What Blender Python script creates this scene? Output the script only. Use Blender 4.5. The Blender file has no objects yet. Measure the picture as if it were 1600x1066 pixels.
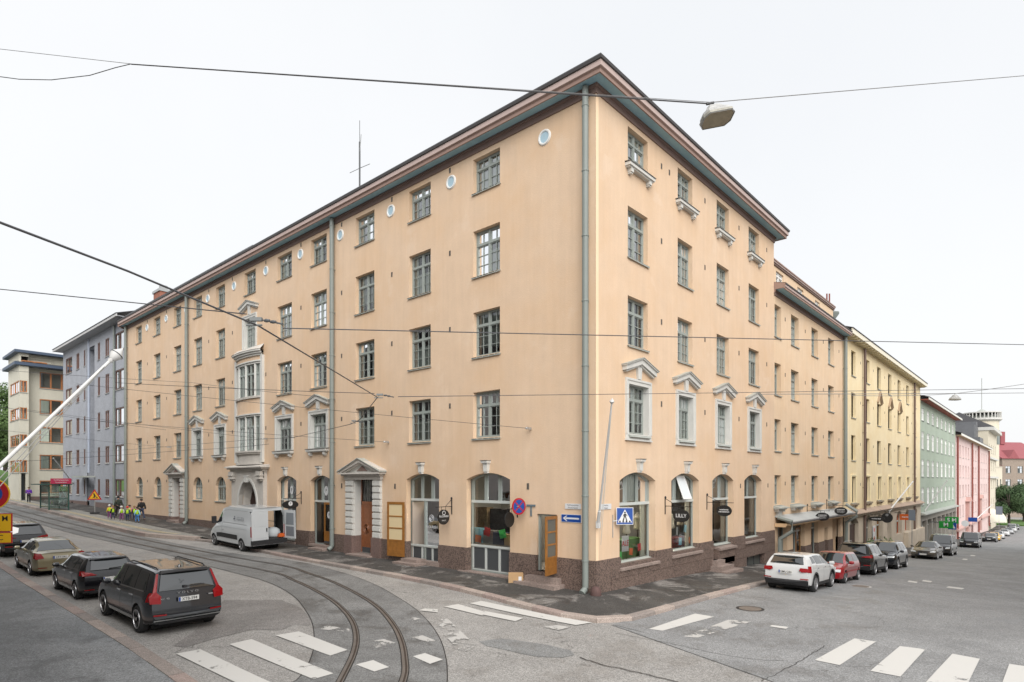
import bpy, bmesh, math, random
from mathutils import Vector, Matrix
random.seed(7)
scene = bpy.context.scene
COL = scene.collection
R = math.radians

# ------------------------------------------------------------------ camera
F, PX, HY = 953.0, 800.0, 751.0            # focal length, principal column, horizon row, in photo pixels
FWD = (.7463, .6656); RGT = (.6656, -.7463)
CAM = (-18.4315, -12.3863, 4.13)
cd = bpy.data.cameras.new('camera'); cam = bpy.data.objects.new('camera', cd); COL.objects.link(cam)
cam.location = CAM; cam.rotation_euler = (R(90), 0, math.atan2(-FWD[0], FWD[1]))
cd.sensor_width = 36; cd.lens = F/1600*36; cd.shift_y = (HY-533)/1600; cd.clip_start = .1; cd.clip_end = 3000
scene.camera = cam

# ------------------------------------------------------------------ sky and sun (flat overcast daylight)
SUN_EL, SUN_AZ = R(46), R(222)              # soft brightness behind the clouds, over the camera's right shoulder
w = bpy.data.worlds.new('World'); scene.world = w; w.use_nodes = True
nt = w.node_tree; nt.nodes.clear()
out = nt.nodes.new('ShaderNodeOutputWorld'); bg = nt.nodes.new('ShaderNodeBackground')
sky = nt.nodes.new('ShaderNodeTexSky'); sky.sky_type = 'NISHITA'; sky.sun_disc = False
sky.sun_elevation = SUN_EL; sky.sun_rotation = SUN_AZ; sky.dust_density = 4; sky.air_density = 1.2
mul = nt.nodes.new('ShaderNodeMixRGB'); mul.inputs[0].default_value = .95
tc = nt.nodes.new('ShaderNodeTexCoord'); nz = nt.nodes.new('ShaderNodeTexNoise'); nz.inputs['Scale'].default_value = 1.6; nz.inputs['Detail'].default_value = 5
cr = nt.nodes.new('ShaderNodeValToRGB'); cr.color_ramp.elements[0].color = (3.50, 3.56, 3.64, 1); cr.color_ramp.elements[1].color = (3.76, 3.79, 3.82, 1)
cr.color_ramp.elements[0].position = .3; cr.color_ramp.elements[1].position = .7
nt.links.new(tc.outputs['Generated'], nz.inputs['Vector']); nt.links.new(nz.outputs['Fac'], cr.inputs['Fac'])
nt.links.new(sky.outputs[0], mul.inputs[1]); nt.links.new(cr.outputs[0], mul.inputs[2]); nt.links.new(mul.outputs[0], bg.inputs[0])
bg.inputs[1].default_value = .1
nt.links.new(bg.outputs[0], out.inputs[0])
sd = bpy.data.lights.new('sun', 'SUN'); sd.energy = 1.5; sd.angle = R(60); sd.color = (1, .97, .93)
so = bpy.data.objects.new('sun', sd); COL.objects.link(so)
_az = R(222)                                # compass-like: direction the light comes from, seen from the crossing
sdir = Vector((-.60*math.cos(SUN_EL)/.8, -.80*math.cos(SUN_EL)/.8, math.sin(SUN_EL)))
so.rotation_euler = sdir.to_track_quat('Z', 'Y').to_euler()
sky.sun_rotation = math.atan2(sdir.x, sdir.y)
vs = scene.view_settings; vs.view_transform = 'Standard'; vs.look = 'None'; vs.gamma = 1; vs.exposure = 1.42

# ------------------------------------------------------------------ ground levels and pixel helpers
def interp(pts, v):
    if v <= pts[0][0]: return pts[0][1]
    for (a, p), (b, q) in zip(pts, pts[1:]):
        if v <= b: return p+(q-p)*(v-a)/(b-a)
    return pts[-1][1]
UP = [(-1, 0), (1, .05), (4, .16), (10, .21), (18, .27), (30, .58), (47, 1.0), (60, 1.35), (80, 1.8), (130, 2.9), (400, 4)]
DN = [(-1, 0), (3, -.05), (6.5, -.13), (10, -.28), (17, -.66), (25, -1.12), (34, -1.7), (60, -3.2), (115, -6.1), (170, -8.2), (300, -10), (900, -12)]
def sm(pts, v, k=1.5): return (interp(pts, v-k)+2*interp(pts, v)+interp(pts, v+k))/4
def road_z(x, y): return -.15+sm(UP, y)+sm(DN, x)
def ray(px):
    u = (px-PX)/F; return (u*RGT[0]+FWD[0], u*RGT[1]+FWD[1])
def at(px, py, t): r = ray(px); return Vector((CAM[0]+t*r[0], CAM[1]+t*r[1], CAM[2]-(py-HY)/F*t))
def Ly(px, x=0.): r = ray(px); return CAM[1]+(x-CAM[0])/r[0]*r[1]
def Lz(px, py, x=0.): return CAM[2]-(py-HY)/F*(x-CAM[0])/ray(px)[0]
def Rx(px, y=0.): r = ray(px); return CAM[0]+(y-CAM[1])/r[1]*r[0]
def Rz(px, py, y=0.): return CAM[2]-(py-HY)/F*(y-CAM[1])/ray(px)[1]
def gnd(px, py, dz=0.):                      # where the ray of a photo pixel meets the road
    z = 0.
    for _ in range(25):
        t = (CAM[2]-z)*F/(py-HY); r = ray(px); x, y = CAM[0]+t*r[0], CAM[1]+t*r[1]
        z = .5*z+.5*(road_z(x, y)+dz)
    return Vector((x, y, z))

# ------------------------------------------------------------------ mesh helpers
class MB:
    def __init__(s): s.v = []; s.f = []; s.m = []; s.k = 0
    def add(s, vs, fs, k=None):
        o = len(s.v); s.v += [tuple(p) for p in vs]
        for f in fs: s.f.append(tuple(i+o for i in f)); s.m.append(s.k if k is None else k)
        return s
    def quad(s, a, b, c, d, k=None): return s.add([a, b, c, d], [(0, 1, 2, 3)], k)
    def box(s, x0, x1, y0, y1, z0, z1, k=None):
        return s.add([(x0, y0, z0), (x1, y0, z0), (x1, y1, z0), (x0, y1, z0), (x0, y0, z1), (x1, y0, z1), (x1, y1, z1), (x0, y1, z1)],
                     [(0, 3, 2, 1), (4, 5, 6, 7), (0, 1, 5, 4), (1, 2, 6, 5), (2, 3, 7, 6), (3, 0, 4, 7)], k)
    def prism(s, poly, y0, y1, k=None):      # polygon in x,z pushed along y
        n = len(poly)
        return s.add([(x, y0, z) for x, z in poly]+[(x, y1, z) for x, z in poly],
                     [tuple(range(n)), tuple(range(2*n-1, n-1, -1))]+[(i, i+n, (i+1) % n+n, (i+1) % n) for i in range(n)], k)
    def prismz(s, poly, z0, z1, k=None):     # polygon in x,y pushed along z
        n = len(poly)
        return s.add([(x, y, z0) for x, y in poly]+[(x, y, z1) for x, y in poly],
                     [tuple(range(n-1, -1, -1)), tuple(range(n, 2*n))]+[(i, (i+1) % n, (i+1) % n+n, i+n) for i in range(n)], k)
    def prismx(s, poly, x0, x1, k=None):     # polygon in y,z pushed along x
        n = len(poly)
        return s.add([(x0, y, z) for y, z in poly]+[(x1, y, z) for y, z in poly],
                     [tuple(range(n-1, -1, -1)), tuple(range(n, 2*n))]+[(i, (i+1) % n, (i+1) % n+n, i+n) for i in range(n)], k)
    def tube(s, pts, r, n=6, k=None, cap=True):
        pts = [Vector(p) for p in pts]; rr = r if isinstance(r, (list, tuple)) else [r]*len(pts)
        vs = []; 
        for i, p in enumerate(pts):
            d = (pts[min(i+1, len(pts)-1)]-pts[max(i-1, 0)]).normalized()
            a = d.cross(Vector((0, 0, 1)));
            if a.length < .01: a = d.cross(Vector((1, 0, 0)))
            a.normalize(); b = d.cross(a)
            for j in range(n):
                t = 2*math.pi*j/n; vs.append(p+(a*math.cos(t)+b*math.sin(t))*rr[i])
        fs = [(i*n+j, i*n+(j+1) % n, (i+1)*n+(j+1) % n, (i+1)*n+j) for i in range(len(pts)-1) for j in range(n)]
        if cap: fs += [tuple(range(n-1, -1, -1)), tuple(range((len(pts)-1)*n, len(pts)*n))]
        return s.add(vs, fs, k)
    def lathe(s, prof, n=16, axis='z', c=(0, 0, 0), k=None):   # prof: (radius, height)
        vs = []
        for r, h in prof:
            for j in range(n):
                t = 2*math.pi*j/n; a, b = r*math.cos(t), r*math.sin(t)
                p = (a, b, h) if axis == 'z' else ((a, h, b) if axis == 'y' else (h, a, b))
                vs.append((p[0]+c[0], p[1]+c[1], p[2]+c[2]))
        fs = [(i*n+j, i*n+(j+1) % n, (i+1)*n+(j+1) % n, (i+1)*n+j) for i in range(len(prof)-1) for j in range(n)]
        fs += [tuple(range(n-1, -1, -1)), tuple(range((len(prof)-1)*n, len(prof)*n))]
        return s.add(vs, fs, k)
    def disc(s, c, r, n=20, axis='y', k=None, rz=None):
        rz = rz or r; vs = []
        for j in range(n):
            t = 2*math.pi*j/n; a, b = r*math.cos(t), rz*math.sin(t)
            vs.append((c[0]+a, c[1], c[2]+b) if axis == 'y' else ((c[0], c[1]+a, c[2]+b) if axis == 'x' else (c[0]+a, c[1]+b, c[2])))
        return s.add(vs, [tuple(range(n))], k)
    def mesh(s, name, mats=None, smooth=None):
        me = bpy.data.meshes.new(name); me.from_pydata(s.v, [], s.f)
        if mats:
            for m in (mats if isinstance(mats, (list, tuple)) else [mats]): me.materials.append(m)
            if any(s.m): me.polygons.foreach_set('material_index', s.m)
        bm = bmesh.new(); bm.from_mesh(me); bmesh.ops.recalc_face_normals(bm, faces=bm.faces)
        if smooth is not None:
            bmesh.ops.remove_doubles(bm, verts=bm.verts, dist=1e-5)
            for f in bm.faces: f.smooth = True
            for e in bm.edges: e.smooth = len(e.link_faces) == 2 and e.calc_face_angle(0) < R(smooth)
        bm.to_mesh(me); bm.free(); me.update()
        return me
def link(name, data, parent=None, loc=(0, 0, 0), rot=(0, 0, 0), scale=None):
    o = bpy.data.objects.new(name, data); COL.objects.link(o); o.location = loc; o.rotation_euler = rot
    if scale: o.scale = scale
    if parent: o.parent = parent
    return o
def obj(name, mb, mat, parent=None, loc=(0, 0, 0), rot=(0, 0, 0), smooth=None):
    return link(name, mb.mesh(name, mat, smooth), parent, loc, rot)
def tag(o, label=None, cat=None, group=None, kind=None):
    if label: o['label'] = label
    if cat: o['category'] = cat
    if group: o['group'] = group
    if kind: o['kind'] = kind
    return o
def thing(name, label, cat, loc=(0, 0, 0), rotz=0, group=None):
    return tag(link(name, None, None, loc, (0, 0, rotz)), label, cat, group)
def kids(o): return [c for c in bpy.data.objects if c.parent == o]
def copy_tree(o, parent=None, tree=None):
    if tree is None:
        tree = {}
        for c in bpy.data.objects:
            if c.parent: tree.setdefault(c.parent.name, []).append(c)
    c = o.copy(); COL.objects.link(c); c.parent = parent
    for ch in tree.get(o.name, []): copy_tree(ch, c, tree)
    return c
TMP = bpy.data.scenes.new('workbench')           # small side scene in which modifiers and lettering are evaluated
def baked(o, extra=()):
    for q in (o,)+tuple(extra): TMP.collection.objects.link(q)
    vl = TMP.view_layers[0]; vl.update(); me = bpy.data.meshes.new_from_object(o.evaluated_get(vl.depsgraph))
    for q in (o,)+tuple(extra): TMP.collection.objects.unlink(q)
    return me
_txt = {}
def text_mesh(body, mat, depth=.002, bold=0.):
    key = (body, mat.name)
    if key in _txt: return _txt[key]
    cu = bpy.data.curves.new('lettering', 'FONT'); cu.body = body; cu.extrude = depth; cu.offset = bold; cu.align_x = 'CENTER'; cu.align_y = 'CENTER'; cu.resolution_u = 3
    o = bpy.data.objects.new('lettering', cu); me = baked(o)
    bpy.data.objects.remove(o); me.name = 'lettering'; me.materials.clear(); me.materials.append(mat); _txt[key] = me
    return me
def text(body, mat, parent, loc, size, rot=(R(90), 0, 0), sx=1., name='lettering', bold=0.):
    return link(name, text_mesh(body, mat, bold=bold), parent, loc, rot, (size*sx, size, size))

# ------------------------------------------------------------------ materials
def srgb(r, g, b):
    f = lambda c: (c/255/12.92) if c/255 <= .04045 else ((c/255+.055)/1.055)**2.4
    return (f(r), f(g), f(b), 1)
MATS = {}
def M(name, col, rough=.75, metal=0., var=.0, vscale=1.5, bump=0., bscale=60, coat=0., spec=.5, streak=0., speck=None, emit=None, tint=None):
    if name in MATS: return MATS[name]
    m = bpy.data.materials.new(name); m.use_nodes = True; t = m.node_tree; N = t.nodes; Lk = t.links
    p = N['Principled BSDF']; c = tuple(col)+(1,) if len(col) == 3 else tuple(col)
    p.inputs['Base Color'].default_value = c; p.inputs['Roughness'].default_value = rough; p.inputs['Metallic'].default_value = metal
    p.inputs['Coat Weight'].default_value = coat; p.inputs['Coat Roughness'].default_value = .03; p.inputs['Specular IOR Level'].default_value = spec
    m.diffuse_color = c
    if emit: p.inputs['Emission Color'].default_value = c; p.inputs['Emission Strength'].default_value = emit
    if var or bump or streak or speck:
        geo = N.new('ShaderNodeNewGeometry'); pos = geo.outputs['Position']
        cur = None
        def noise(scale, detail=4, vec=pos, rg=.55):
            n = N.new('ShaderNodeTexNoise'); n.inputs['Scale'].default_value = scale; n.inputs['Detail'].default_value = detail; n.inputs['Roughness'].default_value = rg
            Lk.new(vec, n.inputs['Vector']); return n.outputs['Fac']
        def scaleby(fac, amt, prev):         # prev * (1 + (fac-.5)*2*amt)
            mp = N.new('ShaderNodeMapRange'); mp.inputs['From Min'].default_value = .25; mp.inputs['From Max'].default_value = .75
            mp.inputs['To Min'].default_value = 1-amt; mp.inputs['To Max'].default_value = 1+amt
            Lk.new(fac, mp.inputs['Value'])
            mx = N.new('ShaderNodeMixRGB'); mx.blend_type = 'MULTIPLY'; mx.inputs[0].default_value = 1
            if prev is None: mx.inputs[1].default_value = c
            else: Lk.new(prev, mx.inputs[1])
            Lk.new(mp.outputs[0], mx.inputs[2]); return mx.outputs[0]
        if var:
            cur = scaleby(noise(vscale), var, cur); cur = scaleby(noise(vscale*9, 3), var*.5, cur)
        if tint:                              # second plaster tone in cloudy patches, plus paler repair patches with a soft edge
            for tc_, sc_, lo_, hi_, am_ in ((tint[0], .33, .44, .68, .8), (tint[1], .55, .60, .66, .55)):
                mp = N.new('ShaderNodeMapRange'); mp.inputs['From Min'].default_value = lo_; mp.inputs['From Max'].default_value = hi_; mp.inputs['To Max'].default_value = am_; Lk.new(noise(sc_, 8, pos, .62), mp.inputs['Value'])
                mx = N.new('ShaderNodeMixRGB'); Lk.new(mp.outputs[0], mx.inputs[0]); Lk.new(cur, mx.inputs[1]); mx.inputs[2].default_value = tuple(tc_)+(1,); cur = mx.outputs[0]
        if streak:
            mpg = N.new('ShaderNodeMapping'); mpg.inputs['Scale'].default_value = (3.5, 3.5, .22); Lk.new(pos, mpg.inputs['Vector'])
            cur = scaleby(noise(1., 5, mpg.outputs[0], .6), streak, cur)
        if speck:
            v = N.new('ShaderNodeTexVoronoi'); v.inputs['Scale'].default_value = speck[0]; Lk.new(pos, v.inputs['Vector'])
            sx = N.new('ShaderNodeSeparateColor'); Lk.new(v.outputs['Color'], sx.inputs[0]); cur = scaleby(sx.outputs[0], speck[1], cur)
        if cur is not None: Lk.new(cur, p.inputs['Base Color'])
        if bump:
            b = N.new('ShaderNodeBump'); b.inputs['Strength'].default_value = bump; b.inputs['Distance'].default_value = .02
            Lk.new(noise(bscale, 3), b.inputs['Height']); Lk.new(b.outputs[0], p.inputs['Normal'])
    MATS[name] = m; return m
def glass_mat(name, tint=(.9, .95, .93), k=1.0, ior=1.55, fmin=.03):
    m = bpy.data.materials.new(name); m.use_nodes = True; t = m.node_tree; N = t.nodes; Lk = t.links; N.clear()
    o = N.new('ShaderNodeOutputMaterial'); mx = N.new('ShaderNodeMixShader'); tr = N.new('ShaderNodeBsdfTransparent'); gl = N.new('ShaderNodeBsdfGlossy')
    tr.inputs[0].default_value = tint+(1,); gl.inputs['Roughness'].default_value = .01; gl.inputs[0].default_value = (.95, .97, 1, 1)
    fr = N.new('ShaderNodeFresnel'); fr.inputs[0].default_value = ior
    ma = N.new('ShaderNodeMath'); ma.operation = 'MULTIPLY_ADD'; ma.inputs[1].default_value = k; ma.inputs[2].default_value = fmin; ma.use_clamp = True
    geo = N.new('ShaderNodeNewGeometry'); nz = N.new('ShaderNodeTexNoise'); nz.inputs['Scale'].default_value = 1.3; Lk.new(geo.outputs['Position'], nz.inputs['Vector'])
    bp = N.new('ShaderNodeBump'); bp.inputs['Strength'].default_value = .05; bp.inputs['Distance'].default_value = .05; Lk.new(nz.outputs['Fac'], bp.inputs['Height']); Lk.new(bp.outputs[0], gl.inputs['Normal'])
    Lk.new(fr.outputs[0], ma.inputs[0]); Lk.new(ma.outputs[0], mx.inputs[0]); Lk.new(tr.outputs[0], mx.inputs[1]); Lk.new(gl.outputs[0], mx.inputs[2]); Lk.new(mx.outputs[0], o.inputs[0])
    MATS[name] = m; return m
def asphalt(name, base, crack=.0, wet=.35, patch=.22, worn=0.):
    m = bpy.data.materials.new(name); m.use_nodes = True; t = m.node_tree; N = t.nodes; Lk = t.links; p = N['Principled BSDF']
    geo = N.new('ShaderNodeNewGeometry'); pos = geo.outputs['Position']
    def noise(s, d=4, r=.55, dist=0.):
        n = N.new('ShaderNodeTexNoise'); n.inputs['Scale'].default_value = s; n.inputs['Detail'].default_value = d; n.inputs['Roughness'].default_value = r; n.inputs['Distortion'].default_value = dist
        Lk.new(pos, n.inputs['Vector']); return n.outputs['Fac']
    def ramp(f, a, b, ca, cb):
        r = N.new('ShaderNodeMapRange'); r.inputs['From Min'].default_value = a; r.inputs['From Max'].default_value = b; r.inputs['To Min'].default_value = ca; r.inputs['To Max'].default_value = cb
        Lk.new(f, r.inputs['Value']); return r.outputs[0]
    def mulf(a, b):
        x = N.new('ShaderNodeMath'); x.operation = 'MULTIPLY'; Lk.new(a, x.inputs[0]); Lk.new(b, x.inputs[1]); return x.outputs[0]
    big = noise(.35, 5, .6, .6); mid = noise(2.2, 5, .65, .3); fine = noise(38, 6, .9)
    vsp = N.new('ShaderNodeTexVoronoi'); vsp.inputs['Scale'].default_value = 42; Lk.new(pos, vsp.inputs['Vector']); ssp = N.new('ShaderNodeSeparateColor'); Lk.new(vsp.outputs['Color'], ssp.inputs[0])
    wetm = ramp(noise(.55, 12, .74, .5), .52, .58, 0, 1)
    v = mulf(ramp(big, .3, .7, 1-patch, 1+patch), ramp(mid, .3, .7, .94, 1.06))
    v = mulf(v, ramp(ssp.outputs[0], 0, 1, .68, 1.32))
    v = mulf(v, ramp(fine, .38, .62, .62, 1.38)); v = mulf(v, ramp(wetm, 0, 1, 1, 1-wet))
    if worn: v = mulf(v, ramp(noise(.7, 12, .72, .6), .53, .60, 1, worn))
    if crack:
        vo = N.new('ShaderNodeTexVoronoi'); vo.feature = 'DISTANCE_TO_EDGE'; vo.inputs['Scale'].default_value = .33
        nn = N.new('ShaderNodeTexNoise'); nn.inputs['Scale'].default_value = 1.1; nn.inputs['Detail'].default_value = 5; Lk.new(pos, nn.inputs['Vector'])
        vm = N.new('ShaderNodeVectorMath'); vm.operation = 'ADD'; Lk.new(pos, vm.inputs[0]); Lk.new(nn.outputs['Color'], vm.inputs[1]); Lk.new(vm.outputs[0], vo.inputs['Vector'])
        c1 = ramp(vo.outputs['Distance'], .0015, .0055, 1-crack, 1)
        c2 = ramp(noise(.21, 3), .40, .46, 0, 1)          # cracks only in some places
        x = N.new('ShaderNodeMath'); x.operation = 'MAXIMUM'; Lk.new(c1, x.inputs[0]); Lk.new(c2, x.inputs[1]); v = mulf(v, x.outputs[0])
    mx = N.new('ShaderNodeMixRGB'); mx.blend_type = 'MULTIPLY'; mx.inputs[0].default_value = 1; mx.inputs[1].default_value = tuple(base)+(1,)
    Lk.new(v, mx.inputs[2]); Lk.new(mx.outputs[0], p.inputs['Base Color'])
    Lk.new(ramp(wetm, 0, 1, .8, .5), p.inputs['Roughness']); p.inputs['Specular IOR Level'].default_value = .35
    b = N.new('ShaderNodeBump'); b.inputs['Strength'].default_value = .5; b.inputs['Distance'].default_value = .012; Lk.new(fine, b.inputs['Height']); Lk.new(b.outputs[0], p.inputs['Normal'])
    MATS[name] = m; return m
def paint_mat(name, col, lo=.40, hi=.50):
    m = bpy.data.materials.new(name); m.use_nodes = True; t = m.node_tree; N = t.nodes; Lk = t.links; p = N['Principled BSDF']
    p.inputs['Base Color'].default_value = tuple(col)+(1,); p.inputs['Roughness'].default_value = .7
    o = N['Material Output']; mx = N.new('ShaderNodeMixShader'); tr = N.new('ShaderNodeBsdfTransparent')
    geo = N.new('ShaderNodeNewGeometry'); n = N.new('ShaderNodeTexNoise'); n.inputs['Scale'].default_value = 1.7; n.inputs['Detail'].default_value = 8; n.inputs['Roughness'].default_value = .72
    Lk.new(geo.outputs['Position'], n.inputs['Vector'])
    r = N.new('ShaderNodeMapRange'); r.inputs['From Min'].default_value = lo; r.inputs['From Max'].default_value = hi; Lk.new(n.outputs['Fac'], r.inputs['Value'])
    Lk.new(r.outputs[0], mx.inputs[0]); Lk.new(tr.outputs[0], mx.inputs[1]); Lk.new(p.outputs[0], mx.inputs[2]); Lk.new(mx.outputs[0], o.inputs[0])
    MATS[name] = m; return m

asph = asphalt('asphalt', (.285, .275, .262), crack=.45, wet=.12, patch=.12)
asph_d = asphalt('track_asphalt', (.18, .18, .177), crack=0, wet=.35, patch=.22)
asph_p = asphalt('pavement_asphalt', (.062, .058, .054), crack=.3, wet=.15, patch=.3, worn=3.)
asph_l = asphalt('platform_concrete', (.25, .245, .225), crack=0, wet=.2, patch=.12)
paint = paint_mat('road_paint', (.54, .53, .505), .31, .39)
paint_w = paint_mat('worn_road_paint', (.45, .44, .42), .47, .52)
kerbm = [M('kerb_granite_%d' % i, c, .8, var=.12, vscale=3, bump=.3, bscale=90, speck=(70, .25)) for i, c in enumerate([(.30, .235, .21), (.25, .215, .195), (.35, .29, .255)])]
stucco = M('peach_stucco', (.64, .475, .335), .9, var=.045, vscale=1.1, bump=.35, bscale=22, streak=.045, tint=((.625, .435, .277), (.665, .515, .385)))
stucco2 = M('peach_stucco_wing', (.67, .505, .35), .9, var=.045, vscale=1.1, bump=.35, bscale=22, streak=.05, tint=((.65, .46, .29), (.70, .55, .41)))
yellow = M('yellow_stucco', (.76, .64, .42), .9, var=.05, vscale=.9, bump=.2, bscale=35, streak=.06, tint=((.72, .57, .33), (.79, .69, .50)))
greyblue = M('grey_blue_render', (.335, .35, .385), .92, var=.09, vscale=.8, bump=.5, bscale=18, speck=(9, .05))
creamw = M('cream_render', (.53, .51, .43), .9, var=.05, vscale=.5, bump=.25, bscale=25, streak=.04)
greenw = M('green_stucco', (.34, .40, .33), .9, var=.06, vscale=.4, streak=.07, tint=((.30, .36, .28), (.40, .45, .38)))
pinkw = M('pink_stucco', (.66, .52, .50), .9, var=.05, vscale=.4, streak=.06, tint=((.62, .46, .43), (.68, .56, .54)))
beigew = M('beige_stucco', (.62, .57, .46), .9, var=.05, vscale=.4, streak=.03)
white = M('white_trim', (.56, .555, .525), .8, var=.05, vscale=2, bump=.1, bscale=40, streak=.05)
stonew = M('pale_cast_stone', (.50, .47, .43), .85, var=.09, vscale=1.5, bump=.25, bscale=50, streak=.08)
plinth = M('brown_granite', (.135, .095, .078), .78, var=.1, vscale=1.2, bump=.9, bscale=28, speck=(30, .4))
plinth_s = M('smooth_brown_granite', (.17, .115, .10), .6, var=.1, vscale=2, bump=.1, bscale=60, speck=(60, .3))
stepst = M('step_granite', (.25, .195, .17), .75, var=.16, vscale=2, bump=.3, bscale=60, speck=(60, .25))
brownw = M('brown_fascia', (.30, .20, .165), .7, var=.06, vscale=2)
brownp = M('pink_brown_fascia', (.45, .35, .32), .7, var=.05, vscale=2)
brownd = M('dark_brown_cornice', (.20, .135, .115), .75, var=.06, vscale=2)
bluesoff = M('blue_soffit', (.30, .50, .60), .75, var=.08, vscale=1.5)
roofm = M('dark_sheet_roof', (.045, .045, .05), .5, var=.1, vscale=1)
gutter = M('gutter_metal', (.05, .045, .045), .5)
pipem = M('grey_green_pipe', (.20, .225, .21), .5, var=.06, vscale=1.5)
sillm = M('sill_sheet', (.36, .38, .35), .45, var=.05, vscale=3)
framem = M('grey_green_frame', (.28, .31, .29), .5)
framed = M('dark_grey_green_frame', (.19, .215, .205), .5)
framew = M('white_window_frame', (.74, .74, .72), .5)
frameb = M('brown_window_frame', (.12, .06, .045), .5)
frameo = M('orange_wood_frame', (.40, .16, .06), .5, var=.15, vscale=6)
pane = glass_mat('window_glass', k=1.35, fmin=.04)
glass_mat('bright_glass', k=2.6, fmin=.12)
shopg = glass_mat('shop_glass', (.9, .93, .92), k=1.0, fmin=.02)
curt = M('curtain_cloth', (.66, .68, .62), .9)
curt2 = M('grey_curtain_cloth', (.50, .53, .49), .9)
curtw = M('warm_curtain_cloth', (.75, .58, .38), .9)
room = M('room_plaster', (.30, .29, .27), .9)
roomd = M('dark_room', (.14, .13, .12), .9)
wood = M('brown_door_wood', (.23, .085, .035), .45, var=.2, vscale=7)
woodo = M('orange_door_wood', (.27, .115, .025), .4, var=.2, vscale=6)
woodd = M('dark_door_wood', (.065, .04, .032), .6, var=.15, vscale=6)
black = M('black_iron', (.012, .012, .014), .45)
blackp = M('black_plastic', (.018, .018, .02), .6)
dgrey = M('dark_grey_metal', (.06, .065, .07), .5)
steel = M('galvanised_steel', (.42, .43, .43), .4, metal=.6)
chrome = M('chrome', (.75, .75, .76), .12, metal=1)
whitep = M('white_paint', (.6, .6, .59), .45)
ivory = M('ivory_plaster_form', (.62, .58, .48), .7)
red = M('sign_red', (.36, .012, .016), .45); blue = M('sign_blue', (.006, .055, .27), .45); yel = M('sign_yellow', (.62, .36, .01), .45)
signw = M('sign_white', (.62, .63, .64), .45); signk = M('sign_black', (.012, .012, .012), .5); magenta = M('magenta_panel', (.38, .02, .07), .45)
orange = M('orange_panel', (.52, .10, .015), .45); green_s = M('sign_green', (.01, .24, .03), .45); skyp = M('pale_blue_card', (.28, .60, .75), .7); lime = M('green_card', (.10, .62, .16), .7)
redc = M('red_card', (.62, .05, .05), .7); orac = M('orange_card', (.75, .17, .05), .7); kraft = M('cardboard', (.42, .27, .14), .85, var=.06, vscale=5)
denim = M('denim_cloth', (.035, .045, .08), .9); greybox = M('grey_display_box', (.22, .22, .2), .8); bluecell = M('pale_blue_glaze', (.36, .50, .58), .5)
brick = M('red_brick', (.30, .12, .08), .9, var=.15, vscale=4, bump=.3, bscale=30); redroof = M('red_sheet_roof', (.27, .075, .085), .6, var=.08, vscale=1)
greyst = M('grey_brown_brick', (.27, .22, .18), .9, var=.15, vscale=2)
tan = M('tan_stone', (.50, .43, .34), .85, var=.1, vscale=1.2, bump=.2, bscale=40, streak=.08)
greyst2 = M('grey_shop_stone', (.26, .24, .21), .85, var=.1, vscale=1.2, streak=.08)
rustpipe = M('dark_red_pipe', (.22, .06, .045), .5); brownpipe = M('brown_pipe', (.13, .085, .07), .5)
bark = M('bark', (.07, .055, .045), .95, var=.2, vscale=6)
grassm = M('grass_bank', (.07, .14, .025), .95, var=.25, vscale=1.5)

# ================================================================== GROUND
def struct(name, mb, mat, smooth=None): return tag(obj(name, mb, mat, smooth=smooth), kind='structure')
def grid_sheet(xs, ys, dz=0.):
    mb = MB(); n = len(ys)
    vs = [(x, y, road_z(x, y)+dz) for x in xs for y in ys]
    fs = [(i*n+j, (i+1)*n+j, (i+1)*n+j+1, i*n+j+1) for i in range(len(xs)-1) for j in range(n-1)]
    return mb.add(vs, fs)
def rng(a, b, st):
    n = max(1, round((b-a)/st)); return [a+(b-a)*i/n for i in range(n+1)]
gx = [-1500, -600, -250, -120]+rng(-60, -22, 3)+rng(-21, 80, .5)+rng(82, 300, 4)+[400, 600, 900, 1500]
gy = [-1500, -600, -250, -120, -60]+rng(-40, -22, 3)+rng(-21, 62, .5)+rng(64, 130, 3)+[160, 220, 300, 400, 700, 1500]
struct('road', grid_sheet(gx, gy), asph)
asph_r = asphalt('street_asphalt', (.232, .234, .235), crack=.35, wet=.2, patch=.15)
# the right street was resurfaced: a slightly darker sheet from the seam onwards
_seam = [(-2.9, -2.6), (-3.4, -5.2), (-4.3, -8.0), (-6.6, -9.6), (-7.5, -13), (-8, -24)]
_xs = [0]+rng(.5, 80, .5)+rng(82, 300, 4); _mb = MB(); _vs = []; _ys = rng(-2.6, -14, .5)+[-16, -19, -24]
for y_ in _ys:
    x0_ = interp([(-b, a) for a, b in _seam], -y_)+.12*math.sin(y_*3.1)
    for x_ in _xs: xx = x0_+x_; _vs.append((xx, y_, road_z(xx, y_)+.016))
_n = len(_xs); _mb.add(_vs, [(i*_n+j, i*_n+j+1, (i+1)*_n+j+1, (i+1)*_n+j) for i in range(len(_ys)-1) for j in range(_n-1)])
struct('street_surface', _mb, asph_r)

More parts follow.
